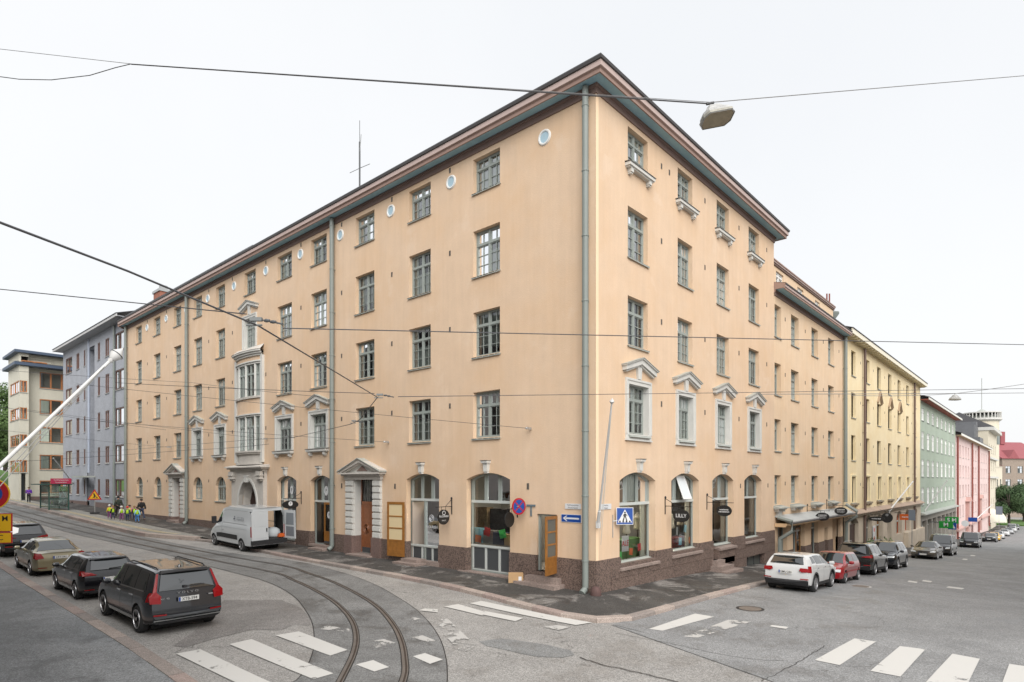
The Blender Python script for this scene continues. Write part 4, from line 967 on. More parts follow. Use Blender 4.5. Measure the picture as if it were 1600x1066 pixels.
steps(FR, [(9.5, 11.45, -.95, -1., -.16), (9.65, 11.1, -.62, -.159, .04), (9.85, 10.75, -.32, .041, .28)])

# net curtains in the top lights of the right-hand shops, a lit ceiling lamp by the corner door, the others added to brighten displays
for o in (Q1, Q2, Q3, Q4):
    W_ = o[1]-o[0]; mb = MB(); n = int(W_/.05); vs = []
    for i in range(n+1): x = o[0]+.08+(W_-.16)*i/n; vs += [(x, .41+.015*math.sin(i*1.7), 3.3), (x, .41+.015*math.sin(i*1.7), arc_z(o, x)-.02)]
    mb.add(vs, [(2*i, 2*i+2, 2*i+3, 2*i+1) for i in range(n)]); FR.put('net_curtain', mb, M('net_curtain', (.55, .57, .54), .9))
    mb = MB(); mb.box(o[0]+W_-.42, o[0]+W_-.1, .45, .5, max(o[2], .95)+.05, 3.2); FR.put('side_curtain', mb, M('pale_screen', (.55, .56, .48), .9))
lampm = M('lit_shop_lamp', (1., .88, .7), .5, emit=55.)
for k_, (x, y, z, lab) in enumerate(((1.9, 5.2, 3.9, 'lit ceiling lamp inside the tall shop window nearest the corner door'), (2.0, 9.2, 3.9, 'added ceiling lamp brightening the inside of the beauty shop'), (3.0, 1.9, 3.9, 'added ceiling lamp brightening the dress forms in the first right hand window'), (7.2, 1.9, 3.9, 'added ceiling lamp brightening the inside of the LILLY shop'))):
    o = thing('ceiling_lamp', lab, 'lamp', (x, y, z), 0, 'lit lamps inside the shops'); mb = MB(); mb.box(-.4, .4, -.08, .08, 0, .05); obj('housing', mb, whitep, o, (0, 0, .012)); mb = MB(); mb.box(-.38, .38, -.07, .07, -.01, .01); obj('tube', mb, lampm, o); mb = MB(); mb.tube([(0, 0, .06), (0, 0, .9)], .008, 5); obj('rod', mb, dgrey, o)

# ================================================================== LOWER WING ON THE RIGHT STREET
wing = thing('apartment_wing', 'lower peach four storey house with blue soffit next to the tall corner building', 'building', (XE, 0, -1.2))
FW = Fac(wing, (0, 0, 0), 0); WX = 34.25; WE = 15.36
wc = [(18.72, 19.85), (21.72, 23.25), (26.0, 27.5), (30.06, 31.6)]; wt = [14.56, 11.11, 7.78, 4.45]; wb_ = [12.70, 9.25, 5.92, 2.69]
ops = [(a, b, z0, z1, 0) for a, b in wc for z0, z1 in zip(wb_, wt)]
gops = [(19.3, 21.0, -.4, 1.35, 0), (22.1, 24.5, -1.05, 1.4, 0), (25.9, 27.5, -1.2, 1.4, 0), (29.1, 29.95, -1.6, .75, 0), (31.2, 33.5, -1.7, 1.35, 0)]
FW.put('wall', wall(MB(), XE+.002, WX, -.2, WE, ops+gops, .28), stucco2); FW.put('plinth', wall(MB(), XE+.002, WX, -3, -.2, gops, .4, -.05), plinth)
for a, b in wc:
    for r_ in range(4): window(FW, a, b, wb_[r_], wt[r_], split=False, kinds=['full', 'sides', 'full'], set_=.25)
    mb = MB(); w_ = b-a; mb.prismx([(-.42, -.02), (-.42, .04), (.18, .2), (.18, -.02)], -.2, w_+.25); o = FW.put('bracket_sill', mb, sillm, a, wb_[3]-.2); mb = MB(); mb.box(-.12, w_+.15, -.3, 0, -.1, -.02); mb.box(.0, .2, -.25, 0, -.22, -.1); mb.box(w_-.2, w_, -.25, 0, -.22, -.1); obj('bracket', mb, white, o)
for x in (20.6, 24.6, 28.8, 33.0):
    for z in (14.0, 10.6, 7.25, 3.95): vent(FW, x, z)
prW = [(brownd, [(.0, WE-.32), (.05, WE-.32), (.05, WE-.1), (.1, WE-.08), (.1, WE)]), (bluesoff, [(.1, WE), (.55, WE)]), (brownw, [(.55, WE), (.55, WE-.05), (.6, WE-.05), (.6, WE+.06)]), (brownp, [(.6, WE+.06), (.64, WE+.07), (.64, WE+.2)]), (gutter, [(.64, WE+.2), (.68, WE+.21), (.69, WE+.28), (.66, WE+.3)]), (roofm, [(.66, WE+.3), (-1.2, WE+.75)])]
parts = {}; roof_profile(parts, [((XE+.02, 0), (0, -1)), ((WX+.1, 0), (0, -1))], prW)
for k_, (m_, mb) in parts.items():
    if k_ == 'brown_fascia': mb.prismx([(.05, WE-.3), (-.09, WE-.07), (-.09, WE+.01), (-.56, WE+.01), (-.56, WE-.04), (-.63, WE-.04), (-.63, WE+.19), (-.67, WE+.27), (.05, WE+.46)], XE+.012, XE+.05)
    obj(nm[k_], mb, m_, wing, (-XE, 0, 1.2))
aw = []
for p0, p1 in ((1212.5, 1224.5), (1246, 1255.5), (1273.5, 1281)): aw.append((Rx(p0, 1.0), Rx(p1, 1.0), 16.75, 17.6, 0))
FW.put('attic_wall', wall(MB(), XE+.03, 35.4, 15.7, 17.8, aw, .2, 1.0), stucco2)
for o in aw: window(FW, *o[:4], set_=1.1, sill=False, split=False, rows=2, curtain=False, fm=framew)
parts = {}; roof_profile(parts, [((XE+.03, 1.0), (0, -1)), ((35.5, 1.0), (0, -1)), ((35.5, 6), (1, 0))], [(brownd, [(0, 17.8), (.08, 17.83), (.08, 17.93)]), (brownp, [(.08, 17.93), (.14, 17.94), (.14, 18.02)]), (brownw, [(.14, 18.02), (.18, 18.03), (.18, 18.11)]), (roofm, [(.18, 18.11), (-2, 18.8), (-4, 19.5)])])
for k_, (m_, mb) in parts.items(): obj('attic_'+nm[k_], mb, m_, wing, (-XE, 0, 1.2))
mb = MB(); mb.quad((35.4, 1.2, 15.5), (35.4, 10, 15.5), (35.4, 10, 18.3), (35.4, 1.2, 18.1)); FW.put('attic_gable', mb, redroof)
for px in (1292, 1296): b_ = at(px, 480, 50.5); mb = MB(); mb.tube([(0, 0, 0), (0, 0, 3.0)], .06, 6); FW.put('vent_pipe', mb, rustpipe, b_.x, 16.6, max(.4, b_.y))
b_ = at(1301, 470, 52); mb = MB(); mb.lathe([(.22, 0), (.22, 1.9), (.5, 2.3), (.5, 2.45), (.1, 2.5)], 10); FW.put('roof_ventilator', mb, pipem, b_.x, 16.0, max(.9, b_.y), smooth=40)
mb = MB(); mb.quad((XE, 3.2, -2), (WX, 3.2, -2), (WX, 3.2, WE), (XE, 3.2, WE)); mb.quad((WX-.05, .3, -2.5), (WX-.05, 12, -2.5), (WX-.05, 12, WE), (WX-.05, .3, WE))
for z in (-1.25, 1.9, 5.2, 8.6, 12.0, 15.4): mb.quad((XE, .3, z), (WX, .3, z), (WX, 3.2, z), (XE, 3.2, z))
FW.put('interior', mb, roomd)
# sheet canopy on piers and shopfronts
for i in range(6): mb = MB(); a = XE+.15+i*2.6; mb.prismx([(-.75, 1.64), (-.75, 1.69), (.0, 2.06), (.0, 1.98)], a+.012, min(a+2.588, WX)); FW.put('canopy_sheet', mb, M('pale_canopy_sheet', (.40, .415, .41), .45, var=.08, vscale=1))
mb = MB(); mb.box(XE+.1, WX, -.7, -.02, 1.48, 1.61); mb.box(XE+.1, WX, -.64, -.02, 1.40, 1.48); FW.put('canopy_beam', mb, M('tan_beam', (.55, .38, .22), .8, var=.05, vscale=2))
mb = MB(); mb.tube([(XE+.1, -.9, 1.62), (WX, -.9, 1.6)], .06, 8); FW.put('canopy_gutter', mb, gutter)
for o in (gops[1], gops[2], gops[0]): shop(FW, o, zt=.85 if o[0] > 22 else None, set_=.25, lights=2, lower=2)
put_door(FW, 23.35, -1.15, .2, .95, 2.2, woodo, glass_rows=2); put_door(FW, 29.12, -1.6, .3, .8, 2.3, woodd)
mb = MB(); mb.quad((31.2, 1.0, -1.8), (33.5, 1.0, -1.8), (33.5, 1.0, 1.4), (31.2, 1.0, 1.4)); mb.quad((33.5, .2, -1.8), (33.5, 1, -1.8), (33.5, 1, 1.4), (33.5, .2, 1.4)); FW.put('passage_lining', mb, stucco2)
downpipe(FW, 34.15, 2.2, WE-.05, pipem, .13, .2, shoe=False); mb = MB(); mb.tube([(34.15, -.2, 2.3), (34.3, -.95, 1.75), (34.3, -.95, 1.4), (34.2, -.25, .9), (34.2, -.2, -1.7)], .12, 8); FW.put('pipe_offset', mb, pipem, smooth=40)
mb = MB(); mb.tube([(18.72, -.2, 1.95), (18.72, -.95, 1.75), (18.8, -1.0, 1.2), (18.72, -.3, .7), (18.72, -.28, -.75)], .12, 8); FW.put('pipe_offset', mb, pipem, smooth=40)
mb = MB(); mb.box(18.95, 19.65, -.14, 0, 1.98, 2.35); FW.put('meter_box', mb, M('grey_box', (.5, .5, .47), .6))

# ================================================================== generic plain block for the houses further along
def block(root, fac, x0, x1, z0, zt, ops, wm, depth=12, set_=.16, fm=None, rows=2, wins=True, interior=roomd, back_off=0., kinds=('full', 'none', 'sides'), gm=None, sill_m=None, split=False, cm=None, cols=1, tf=.3):
    fac.put('wall', wall(MB(), x0, x1, z0, zt, ops, .2), wm)
    for xe_ in (x0, x1): mb = MB(); mb.quad((xe_, 0, z0), (xe_, depth, z0), (xe_, depth, zt), (xe_, 0, zt)); fac.put('end_wall', mb, wm)
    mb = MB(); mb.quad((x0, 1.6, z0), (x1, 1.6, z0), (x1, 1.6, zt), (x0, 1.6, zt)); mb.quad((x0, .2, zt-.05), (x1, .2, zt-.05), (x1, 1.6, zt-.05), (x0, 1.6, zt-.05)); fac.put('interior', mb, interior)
    if wins:
        for o in ops: window(fac, *o[:4], set_=set_, fm=fm, rows=rows, cols=cols, tf=tf, split=split, kinds=kinds, gm=gm, sill_m=sill_m, cm=cm)
def eaves(root, fac, x0, x1, z, out, mats, ends=True, th=.5, rdepth=6, rise=2.2):
    """soffit, fascia, roof; mats (soffit, fascia, roof)"""
    so_, fa, ro_ = mats; e = .35 if ends else 0.
    mb = MB(); mb.box(x0-e, x1+e, -out, .3, z, z+.06); fac.put('soffit', mb, so_)
    mb = MB(); mb.box(x0-e-.03, x1+e+.03, -out-.05, -out+.04, z-.03, z+th); fac.put('fascia', mb, fa)
    mb = MB(); mb.add([(x0-e-.06, -out-.1, z+th), (x1+e+.06, -out-.1, z+th), (x1+e+.06, rdepth, z+th+rise), (x0-e-.06, rdepth, z+th+rise), (x0-e-.06, -out-.1, z+th+.06), (x1+e+.06, -out-.1, z+th+.06), (x1+e+.06, rdepth, z+th+rise+.1), (x0-e-.06, rdepth, z+th+rise+.1)], [(0, 1, 2, 3), (4, 5, 6, 7), (0, 1, 5, 4), (1, 2, 6, 5), (0, 3, 7, 4)]); return fac.put('roof', mb, ro_)
# --- yellow house
yb = thing('yellow_house', 'yellow stuccoed house with tan stone shop arches and brown downpipes along the right street', 'building', (WX, 0, -1.8)); FY = Fac(yb, (0, 0, 0), 0); Y1 = 70.4
yc = [(36.77, 38.2), (41.68, 43.3), (46.39, 48.02), (51.35, 53.0), (56.2, 57.8), (61.16, 62.76), (66.13, 67.6)]; yt = [14.73, 11.31, 7.84, 4.46]; yb0 = [12.72, 9.3, 5.81, 2.33]
ops = [(a, b, z0, z1, 0) for a, b in yc for z0, z1 in zip(yb0, yt)]
block(yb, FY, WX+.01, Y1, 1.45, 15.55, ops, yellow, fm=M('yellow_frame', (.42, .35, .2), .6), kinds=('full', 'sides', 'none'), set_=.3)
for a, b in yc:
    mb = frame4(b-a, 2.13, .12, .05); FY.put('window_surround', mb, M('pale_yellow_trim', (.80, .70, .46), .85), a, 2.33); bracket = MB(); bracket.box(-.3, b-a+.3, -.22, 0, -.22, -.08); bracket.box(0, .22, -.18, 0, -.34, -.22); bracket.box(b-a-.22, b-a, -.18, 0, -.34, -.22); o = FY.put('bracket_sill', bracket, M('brown_sill', (.25, .2, .14), .7), a, 2.33)
for i in (2, 3, 4): FY.put('window_hood', gable_bar(1.7, .95, .16, .14), M('brown_hood', (.34, .25, .17), .8), (yc[i][0]+yc[i][1])/2, 11.31+.12)
for i, x in enumerate((39.9, 44.8, 49.7, 54.6, 59.5, 64.4)):
    for z in (14.1, 10.7, 7.2, 3.8): vent(FY, x, z)
eaves(yb, FY, WX+.3, Y1, 15.55, .65, (M('cream_soffit', (.72, .66, .48), .8), M('cream_fascia', (.74, .70, .58), .7), roofm), th=.35)
mb = MB()
for i in range(38): x = WX+.6+i*.95; mb.box(x, x+.12, -.58, 0, 15.4, 15.55)
FY.put('rafter_ends', mb, M('cream_soffit', (.72, .66, .48), .8))['kind'] = 'stuff'
ga = [(36.0, 38.9, -2.4, 1.1, .5), (41.2, 43.9, -2.6, 1.05, .5), (45.8, 48.5, -2.8, 1.0, .6), (50.6, 52.6, -3, 1.0, .5), (55.2, 58.2, -1.5, .95, .7), (60, 62.8, -1.5, .95, .7), (65.8, 67.9, -1.5, .9, .6)]
FY.put('shop_wall', wall(MB(), WX+.01, Y1, -4.5, 1.45, ga, .35, -.06), tan)
mb = MB(); mb.prismx([(-.5, 1.40), (-.5, 1.46), (0, 1.75), (0, 1.40)], WX+.25, Y1+.1); FY.put('string_course', mb, M('brown_tiles', (.36, .27, .21), .8, var=.1, vscale=3)); mb = MB(); mb.box(WX+.25, Y1, -.3, 0, 1.2, 1.4); FY.put('cornice', mb, tan)
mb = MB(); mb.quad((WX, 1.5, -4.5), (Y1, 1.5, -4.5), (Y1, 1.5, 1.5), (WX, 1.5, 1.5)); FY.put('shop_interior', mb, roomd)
shop(FY, ga[1], -.1, -1.6, fm=framed, lights=2); shop(FY, ga[2], -.1, -2.0, fm=woodo, lights=2); shop(FY, ga[3], -.1, None, fm=framed, lights=2)
for o in ga[4:]: shop(FY, o, -.2, None, fm=M('orange_brown_frame', (.42, .10, .04), .5), lights=2)
put_door(FY, 36.1, -2.3, .2, 1.35, 2.6, woodd); put_door(FY, 37.47, -2.3, .2, 1.35, 2.6, woodd); mb = MB(); mb.box(36.05, 38.85, .2, .28, .3, .5); FY.put('door_transom', mb, woodd); q = MB(); q.quad((36.05, .24, .5), (38.85, .24, .5), (38.85, .24, 1.05), (36.05, .24, 1.05)); FY.put('fanlight_pane', q, pane)
downpipe(FY, 40.6, -2.4, 15.4, brownpipe, .105, .2); downpipe(FY, 65.2, -3.4, 15.4, brownpipe, .105, .2)
mb = MB(); mb.box(59.2, 70.2, -.5, -.07, -4.4, -1.5); FY.put('stone_base', mb, tan)
# --- green house
gb = thing('green_house', 'pale green house with white windows and red eaves beyond the yellow house', 'building', (Y1+.1, 0, -4)); FG = Fac(gb, (0, 0, 0), 0); G0, G1 = 70.5, 105.3
gc = [(71.5, 73.4), (75.7, 77.8), (79.8, 81.9), (84.2, 86.1), (88.5, 90.5), (92.7, 94.7), (97.0, 98.9), (101.4, 103.4)]
ops = [(a, b, z0, z1, 0) for a, b in gc for z0, z1 in ((11.61, 13.12), (8.08, 10.2), (4.64, 6.73), (1.12, 3.23))]
block(gb, FG, G0, G1, -.2, 14.0, ops, greenw, fm=framew, set_=.06, kinds=('full', 'full', 'none'), cm=curt)
eaves(gb, FG, G0, G1, 14.0, .9, (M('red_soffit', (.33, .09, .06), .8), M('white_fascia', (.7, .7, .66), .7), roofm), ends=False, th=.25)
mb = MB(); mb.prismx([(-.55, -.12), (-.55, .02), (0, .2), (0, -.12)], G0, G1); FG.put('canopy', mb, sillm)
so_ = [(71.2+i*4.3, 74.6+i*4.3, -5.6, -.9, 0) for i in range(8)]; FG.put('shop_wall', wall(MB(), G0, G1, -7, -.12, so_, .4, -.1), greyst2)
mb = MB(); mb.quad((G0, 1.2, -7), (G1, 1.2, -7), (G1, 1.2, 0), (G0, 1.2, 0)); FG.put('shop_interior', mb, roomd)
for o in so_: shop(FG, o, -1.7, None, fm=framed, lights=2, lower=2)
# --- pink house
pb = thing('pink_house', 'long pink house with dark red downpipes and small porch pediments beyond the green house', 'building', (G1+.2, 0, -6)); FP = Fac(pb, (0, 0, 0), 0); P0, P1 = 105.6, 171
pc = [(111.2, 112.9), (115.8, 117.5), (120.4, 122.1), (124.8, 126.5), (134.3, 136), (139, 140.7), (146.8, 148.5), (151.2, 152.9), (155.7, 157.4), (160.3, 162), (165, 166.7)]
ops = [(a, b, z0, z1, 0) for a, b in pc for z0, z1 in ((8.2, 10.3), (4.7, 6.8), (1.3, 3.35), (-2.2, -.2))]
block(pb, FP, P0, P1, -9, 11.6, ops, pinkw, fm=M('dark_pink_frame', (.36, .16, .15), .6), set_=.22, kinds=('none', 'full'), cm=curt2)
eaves(pb, FP, P0, P1, 11.6, .8, (M('tan_soffit', (.42, .33, .2), .8), M('white_fascia', (.7, .7, .66), .7), roofm), ends=False, th=.35)
mb = MB(); mb.prismx([(-.5, -4.3), (-.5, -4.0), (0, -3.7), (0, -4.3)], P0, P1); FP.put('string_course', mb, M('pink_trim', (.47, .30, .27), .8))
for x in (106.2, 129.8, 143.2, 169.8): downpipe(FP, x, -7, 11.4, rustpipe, .15, .25)
for x in (121.6, 146.2):
    mb = MB(); mb.box(x-1.2, x+1.2, -.5, 0, -6.5, .3); o = FP.put('porch', mb, M('pink_trim', (.47, .30, .27), .8)); mb = MB(); mb.prism([(-1.6, 0), (1.6, 0), (0, .8)], -.8, 0); o2 = FP.put('pediment', mb, M('pink_trim', (.47, .30, .27), .8), x, .3)
# --- cream house with round turret behind the pink one
cb = thing('turret_house', 'tall cream house with round balustraded corner turret behind the pink house', 'building', (171.5, 0, -8)); FC = Fac(cb, (0, 0, 0), 0)
ops = [(a, a+1.8, z0, z0+2.1, 0) for a in (173.5, 180, 186.5, 193) for z0 in (-2.5, 2.2, 6.8, 11.2)]
block(cb, FC, 171.2, 198, -11, 16.5, ops, beigew, fm=framed, set_=.25, depth=16, kinds=('full', 'none'))
mb = MB(); mb.box(171, 198.6, -1.2, 14, 16.5, 17.3); FC.put('cornice', mb, white); mb = MB(); mb.add([(171, -1.2, 17.3), (198.6, -1.2, 17.3), (196, 6, 21.5), (173, 6, 21.5), (171, 14, 17.3), (198.6, 14, 17.3)], [(0, 1, 2, 3), (2, 5, 4, 3), (1, 5, 2), (0, 3, 4)]); FC.put('roof', mb, roofm)
for z, s_ in ((-6, 'a'), (4.7, 'b'), (9.5, 'c')): mb = MB(); mb.box(171.1, 198.2, -.5, 0, z, z+.5); FC.put('string_course', mb, white)
t0 = at(1534, 700, 178); mb = MB(); mb.lathe([(4.0, 8), (4.0, 21.2)], 24, 'z'); FC.put('turret', mb, beigew, t0.x, 0, t0.y, smooth=40); mb = MB(); mb.lathe([(4.2, 21.2), (4.7, 21.6), (4.7, 22.1), (4.3, 22.1)], 24); mb.lathe([(4.6, 23.6), (4.6, 23.9), (4.2, 23.9), (4.2, 23.6)], 24)
for i in range(30): t_ = 2*math.pi*i/30; mb.box(4.4*math.cos(t_)-.13, 4.4*math.cos(t_)+.13, 4.4*math.sin(t_)-.13, 4.4*math.sin(t_)+.13, 22.1, 23.6)
FC.put('balustrade', mb, white, t0.x, 0, t0.y); mb = MB(); mb.lathe([(4.1, 22.1), (.9, 24.5), (.2, 24.9)], 20); mb.tube([(0, 0, 24.5), (0, 0, 34)], .09, 5); FC.put('turret_cap', mb, sillm, t0.x, 0, t0.y)
for i in range(6): t_ = R(200+i*26); mb = MB(); mb.box(-.7, .7, -.1, .1, 14.5, 18.5); FC.put('turret_window', mb, framed, t0.x+4.0*math.cos(t_), 0, t0.y+4.0*math.sin(t_), rot=t_+R(90))
rb = at(1517, 668, 150); mb = MB(); mb.box(-6, 6, -3, 6, 11.8, 14.4); FC.put('roof_storey', mb, M('slate_roof_storey', (.13, .135, .145), .5, var=.1, vscale=1), rb.x, 0, max(4, rb.y)); mb = MB(); mb.box(-2.4, 1.2, -2, 2, 14.4, 18.4); mb.box(1.6, 3.2, -2, 2, 14.4, 17.2); mb.box(-6, -4, -2, 2, 14.4, 17.4); FC.put('roof_plant', mb, M('slate_roof_storey', (.13, .135, .145), .5), rb.x, 0, max(4, rb.y))
# --- houses closing the street
def far_block(name, label, px0, px1, t, ztop, zbot, wm, rm, dep=20, nwin=0, rise=3):
    a, b = at(px0, HY, t), at(px1, HY, t*1.02); d = b-a; d.z = 0; L_ = d.length; ang = math.atan2(d.y, d.x)
    r_ = thing(name, label, 'building', (a.x, a.y, zbot)); f = Fac(r_, (a.x, a.y, 0), ang)
    ops = []
    if nwin:
        st = L_/nwin; n = max(1, int((ztop-zbot)/5.))
        ops = [(st*(i+.28), st*(i+.72), zbot+2+k_*5., zbot+4.6+k_*5., 0) for i in range(nwin) for k_ in range(n) if zbot+4.8+k_*5. < ztop]
    block(r_, f, 0, L_, zbot, ztop, ops, wm, depth=dep, fm=framed, kinds=('none',))
    mb = MB(); mb.add([(-.6, -.6, ztop), (L_+.6, -.6, ztop), (L_+.6, dep, ztop), (-.6, dep, ztop), (1, dep/2, ztop+rise), (L_-1, dep/2, ztop+rise)], [(0, 1, 5, 4), (1, 2, 5), (2, 3, 4, 5), (3, 0, 4)]); f.put('roof', mb, rm)
    return r_, f, L_
r_, f_, L_ = far_block('brick_house', 'grey brown brick house with red roof closing the far end of the street', 1566, 1640, 232, 12.5, -10, greyst, redroof, nwin=4, rise=7)
mb = MB(); mb.prism([(-2.6, 0), (2.6, 0), (0, 3.4)], -1.0, 6); f_.put('dormer', mb, redroof, L_*.22, 12.5, .5); mb = MB(); mb.box(-1, 1, 0, 2, 0, 5); f_.put('chimney', mb, redroof, L_*.45, 18.5, 8)
far_block('beige_house', 'small beige house between the turret house and the far brick house', 1556, 1566, 214, 9.5, -10, beigew, redroof, nwin=2, rise=1.5)
far_block('glass_tower', 'pale glass office block rising behind the far beige house', 1554, 1572, 420, 27, -10, M('pale_glass_wall', (.45, .56, .62), .2), M('pale_roof', (.5, .55, .58), .5), nwin=3, rise=1)

# ================================================================== HOUSES ON THE LEFT STREET
qb = thing('grey_house', 'blue grey rendered five storey house with recessed stair bay next to the peach building', 'building', (0, YE, 1)); FQ = Fac(qb, (0, YE, 0), R(-90)); QL = 22.9       # local x = YE - y
rws = [(16.5, 18.24), (12.84, 14.7), (9.38, 11.08), (5.88, 7.54), (2.6, 4.27)]
cl = [(52.73, 55.31), (57.21, 58.52), (60.26, 61.09), (65.6, 66.22), (67.97, 69.21), (70.97, 73.72)]
ops = [(YE-b, YE-a, z0, z1, 0) for a, b in cl for z0, z1 in rws]; rec = (YE-65.2, YE-62.2, 1.0, 18.2, 0)
FQ.put('wall', wall(MB(), -QL, 0, 1.9, 19.2, ops+[rec], .16), greyblue); FQ.put('plinth', wall(MB(), -QL, 0, -.5, 1.9, [rec, (-22.0, -21.2, 1.15, 1.75, 0), (-19.2, -18.4, 1.15, 1.75, 0)], .3, -.04), plinth_s)
mb = MB(); mb.quad((rec[0], .9, .5), (rec[1], .9, .5), (rec[1], .9, 18.4), (rec[0], .9, 18.4)); mb.quad((rec[0], .1, .5), (rec[0], .9, .5), (rec[0], .9, 18.4), (rec[0], .1, 18.4)); mb.quad((rec[1], .1, .5), (rec[1], .9, .5), (rec[1], .9, 18.4), (rec[1], .1, 18.4)); mb.quad((rec[0], 0, 18.2), (rec[1], 0, 18.2), (rec[1], .9, 18.2), (rec[0], .9, 18.2)); FQ.put('stair_recess', mb, greyblue)
for o in ops: window(FQ, *o[:4], set_=.03, fm=frameb, rows=1, cols=1, tf=.04, split=False, kinds=('full', 'full', 'sides'), cm=curtw if o[2] < 10 else curt, sill_m=M('pale_sill', (.55, .55, .53), .5), gm=MATS.get('bright_glass') or glass_mat('bright_glass', k=2.2, fmin=.10))
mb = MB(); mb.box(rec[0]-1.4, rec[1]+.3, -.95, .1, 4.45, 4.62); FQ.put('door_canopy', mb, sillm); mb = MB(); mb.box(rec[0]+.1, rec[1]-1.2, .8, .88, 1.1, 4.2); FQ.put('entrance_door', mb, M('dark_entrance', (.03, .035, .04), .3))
mb = MB(); mb.quad((-QL, 1.6, 0), (0, 1.6, 0), (0, 1.6, 19), (-QL, 1.6, 19)); mb.quad((-QL, .1, 0), (-QL, 12, 0), (-QL, 12, 19.2), (-QL, .1, 19.2)); FQ.put('interior', mb, M('bright_room', (.5, .47, .42), .9))
eaves(qb, FQ, -QL, 0, 19.2, .9, (M('grey_soffit', (.36, .37, .39), .8), M('pale_grey_fascia', (.5, .5, .5), .6), roofm), th=.2)
mb = MB(); mb.box(-.9, .9, 0, 1.2, 0, 3.1); ch = FQ.put('chimney', mb, brick, -2.6, 19.8, 3.4); mb = MB(); mb.box(-1.0, 1.0, -.1, 1.3, 3.1, 3.35); mb.box(-.3, .3, .3, .9, 3.35, 3.9); obj('chimney_cap', mb, steel, ch); mb = MB(); mb.box(0.2, 4.6, 0, 2.4, 0, 2.6); FQ.put('roof_hatch', mb, sillm, -2.0, 19.6, 4.2)
downpipe(FQ, -3.2+.0, 1.4, 19.1, pipem, .1, .15); downpipe(FQ, rec[0]+1.0, 4.7, 19.1, M('blue_grey_pipe', (.36, .40, .48), .6), .12, .02, shoe=False)

# --- cream functionalist house at the bend
cy = 80.0
fb = thing('cream_house', 'cream functionalist house with corner ribbon windows and orange wood frames beyond the grey house', 'building', (-6, cy, 1.6))
def X_at(px, y): return Rx(px, y)
xa, xb, xc, xd = X_at(17, cy+4.5), X_at(30, cy-1.2), X_at(45, cy-1.2), X_at(98, cy)+3
zz = lambda py, y, px: Rz(px, py, y)
F1 = Fac(fb, (0, cy, 0), 0)
ry = [(612, 638, 0), (586, 612, 0)]
# main face, right of the tower; window bands from the photograph's rows
bands = [(583, 608), (625, 648), (668, 692), (711, 734), (751, 771)]
ops = []
for t_, b_ in bands: ops.append((X_at(62, cy), X_at(97, cy)+2.2, Rz(80, b_, cy), Rz(80, t_, cy), 0))
F1.put('wall', wall(MB(), X_at(45, cy)-.1, xd, 2.2, Rz(70, 577, cy), ops, .2), creamw); F1.put('plinth', wall(MB(), X_at(45, cy)-.1, xd, 0, 2.2, [], .2, -.06), plinth_s)
for o in ops: window(F1, o[0], (o[0]+o[1])/2, o[2], o[3], set_=.02, fm=frameo, rows=1, cols=1, tf=.03, split=False, kinds=('none', 'left')); window(F1, (o[0]+o[1])/2, o[1], o[2], o[3], set_=.02, fm=frameo, rows=1, cols=1, tf=.03, split=False, kinds=('none', 'full'))
mb = MB(); zr_ = Rz(70, 577, cy); mb.box(X_at(45, cy)-1.6, xd+1, -1.5, 6, zr_, zr_+.35); F1.put('fascia', mb, M('blue_fascia', (.05, .075, .12), .5)); mb = MB(); mb.add([(X_at(45, cy)-1.6, -1.5, zr_+.35), (xd+1, -1.5, zr_+.35), (xd+1, 4, zr_+1.7), (X_at(45, cy)+1, 4, zr_+1.7)], [(0, 1, 2, 3)]); F1.put('roof', mb, roofm)
mb = MB(); mb.quad((X_at(45, cy), 1.5, 0), (xd, 1.5, 0), (xd, 1.5, zr_), (X_at(45, cy), 1.5, zr_)); F1.put('interior', mb, room)
# tower with wrap-round corner windows
zt_ = Rz(30, 551, cy-1.2); F2 = Fac(fb, (0, cy-1.2, 0), 0); F3 = Fac(fb, (xb, cy-1.2, 0), R(-90))
tb = [(595, 613), (637, 655), (679, 697), (719, 738)]
o2 = [(xb+.05, xc-.15, Rz(38, b_, cy-1.2), Rz(38, t_, cy-1.2), 0) for t_, b_ in tb]; dw = [(X_at(33, cy-1.2), xc-.3, 1.7, 5.2, 0)]
F2.put('wall', wall(MB(), xb, xc, 1.0, zt_, o2+dw+[(X_at(33, cy-1.2), xc+2.2, Rz(38, 571, cy-1.2), Rz(38, 557, cy-1.2), 0)], .2), creamw)
LT = 6.5; o3 = [(-LT+1.2, -.05, o[2], o[3], 0) for o in o2]; F3.put('wall', wall(MB(), -LT, 0, 1.0, zt_, o3, .2), creamw)
for o in o2: window(F2, *o[:4], set_=.03, fm=frameo, rows=1, cols=1, tf=.03, split=False, kinds=('half', 'none'), cm=curt)
for o in o3: window(F3, *o[:4], set_=.03, fm=frameo, rows=1, cols=2, tf=.03, split=False, kinds=('full', 'half'))
zu = Rz(38, 571, cy-1.2); mb = MB(); mb.box(xc-.02, xd+2, .5, 6, zr_+.3, zt_); F2.put('upper_wall', mb, creamw)
window(F2, X_at(33, cy-1.2), xc+1.8, zu, zt_-.9, set_=.0, fm=frameo, rows=1, cols=1, tf=.03, split=False, kinds=('full',), gm=MATS['bright_glass'])
mb = MB(); mb.box(xb-.5, xd+2.2, -.5, 7, zt_, zt_+.3); F2.put('flat_roof', mb, M('blue_fascia', (.05, .075, .12), .5)); mb = MB(); mb.quad((xb+.3, 1.6, 0), (xc, 1.6, 0), (xc, 1.6, zt_), (xb+.3, 1.6, zt_)); F2.put('interior', mb, room)
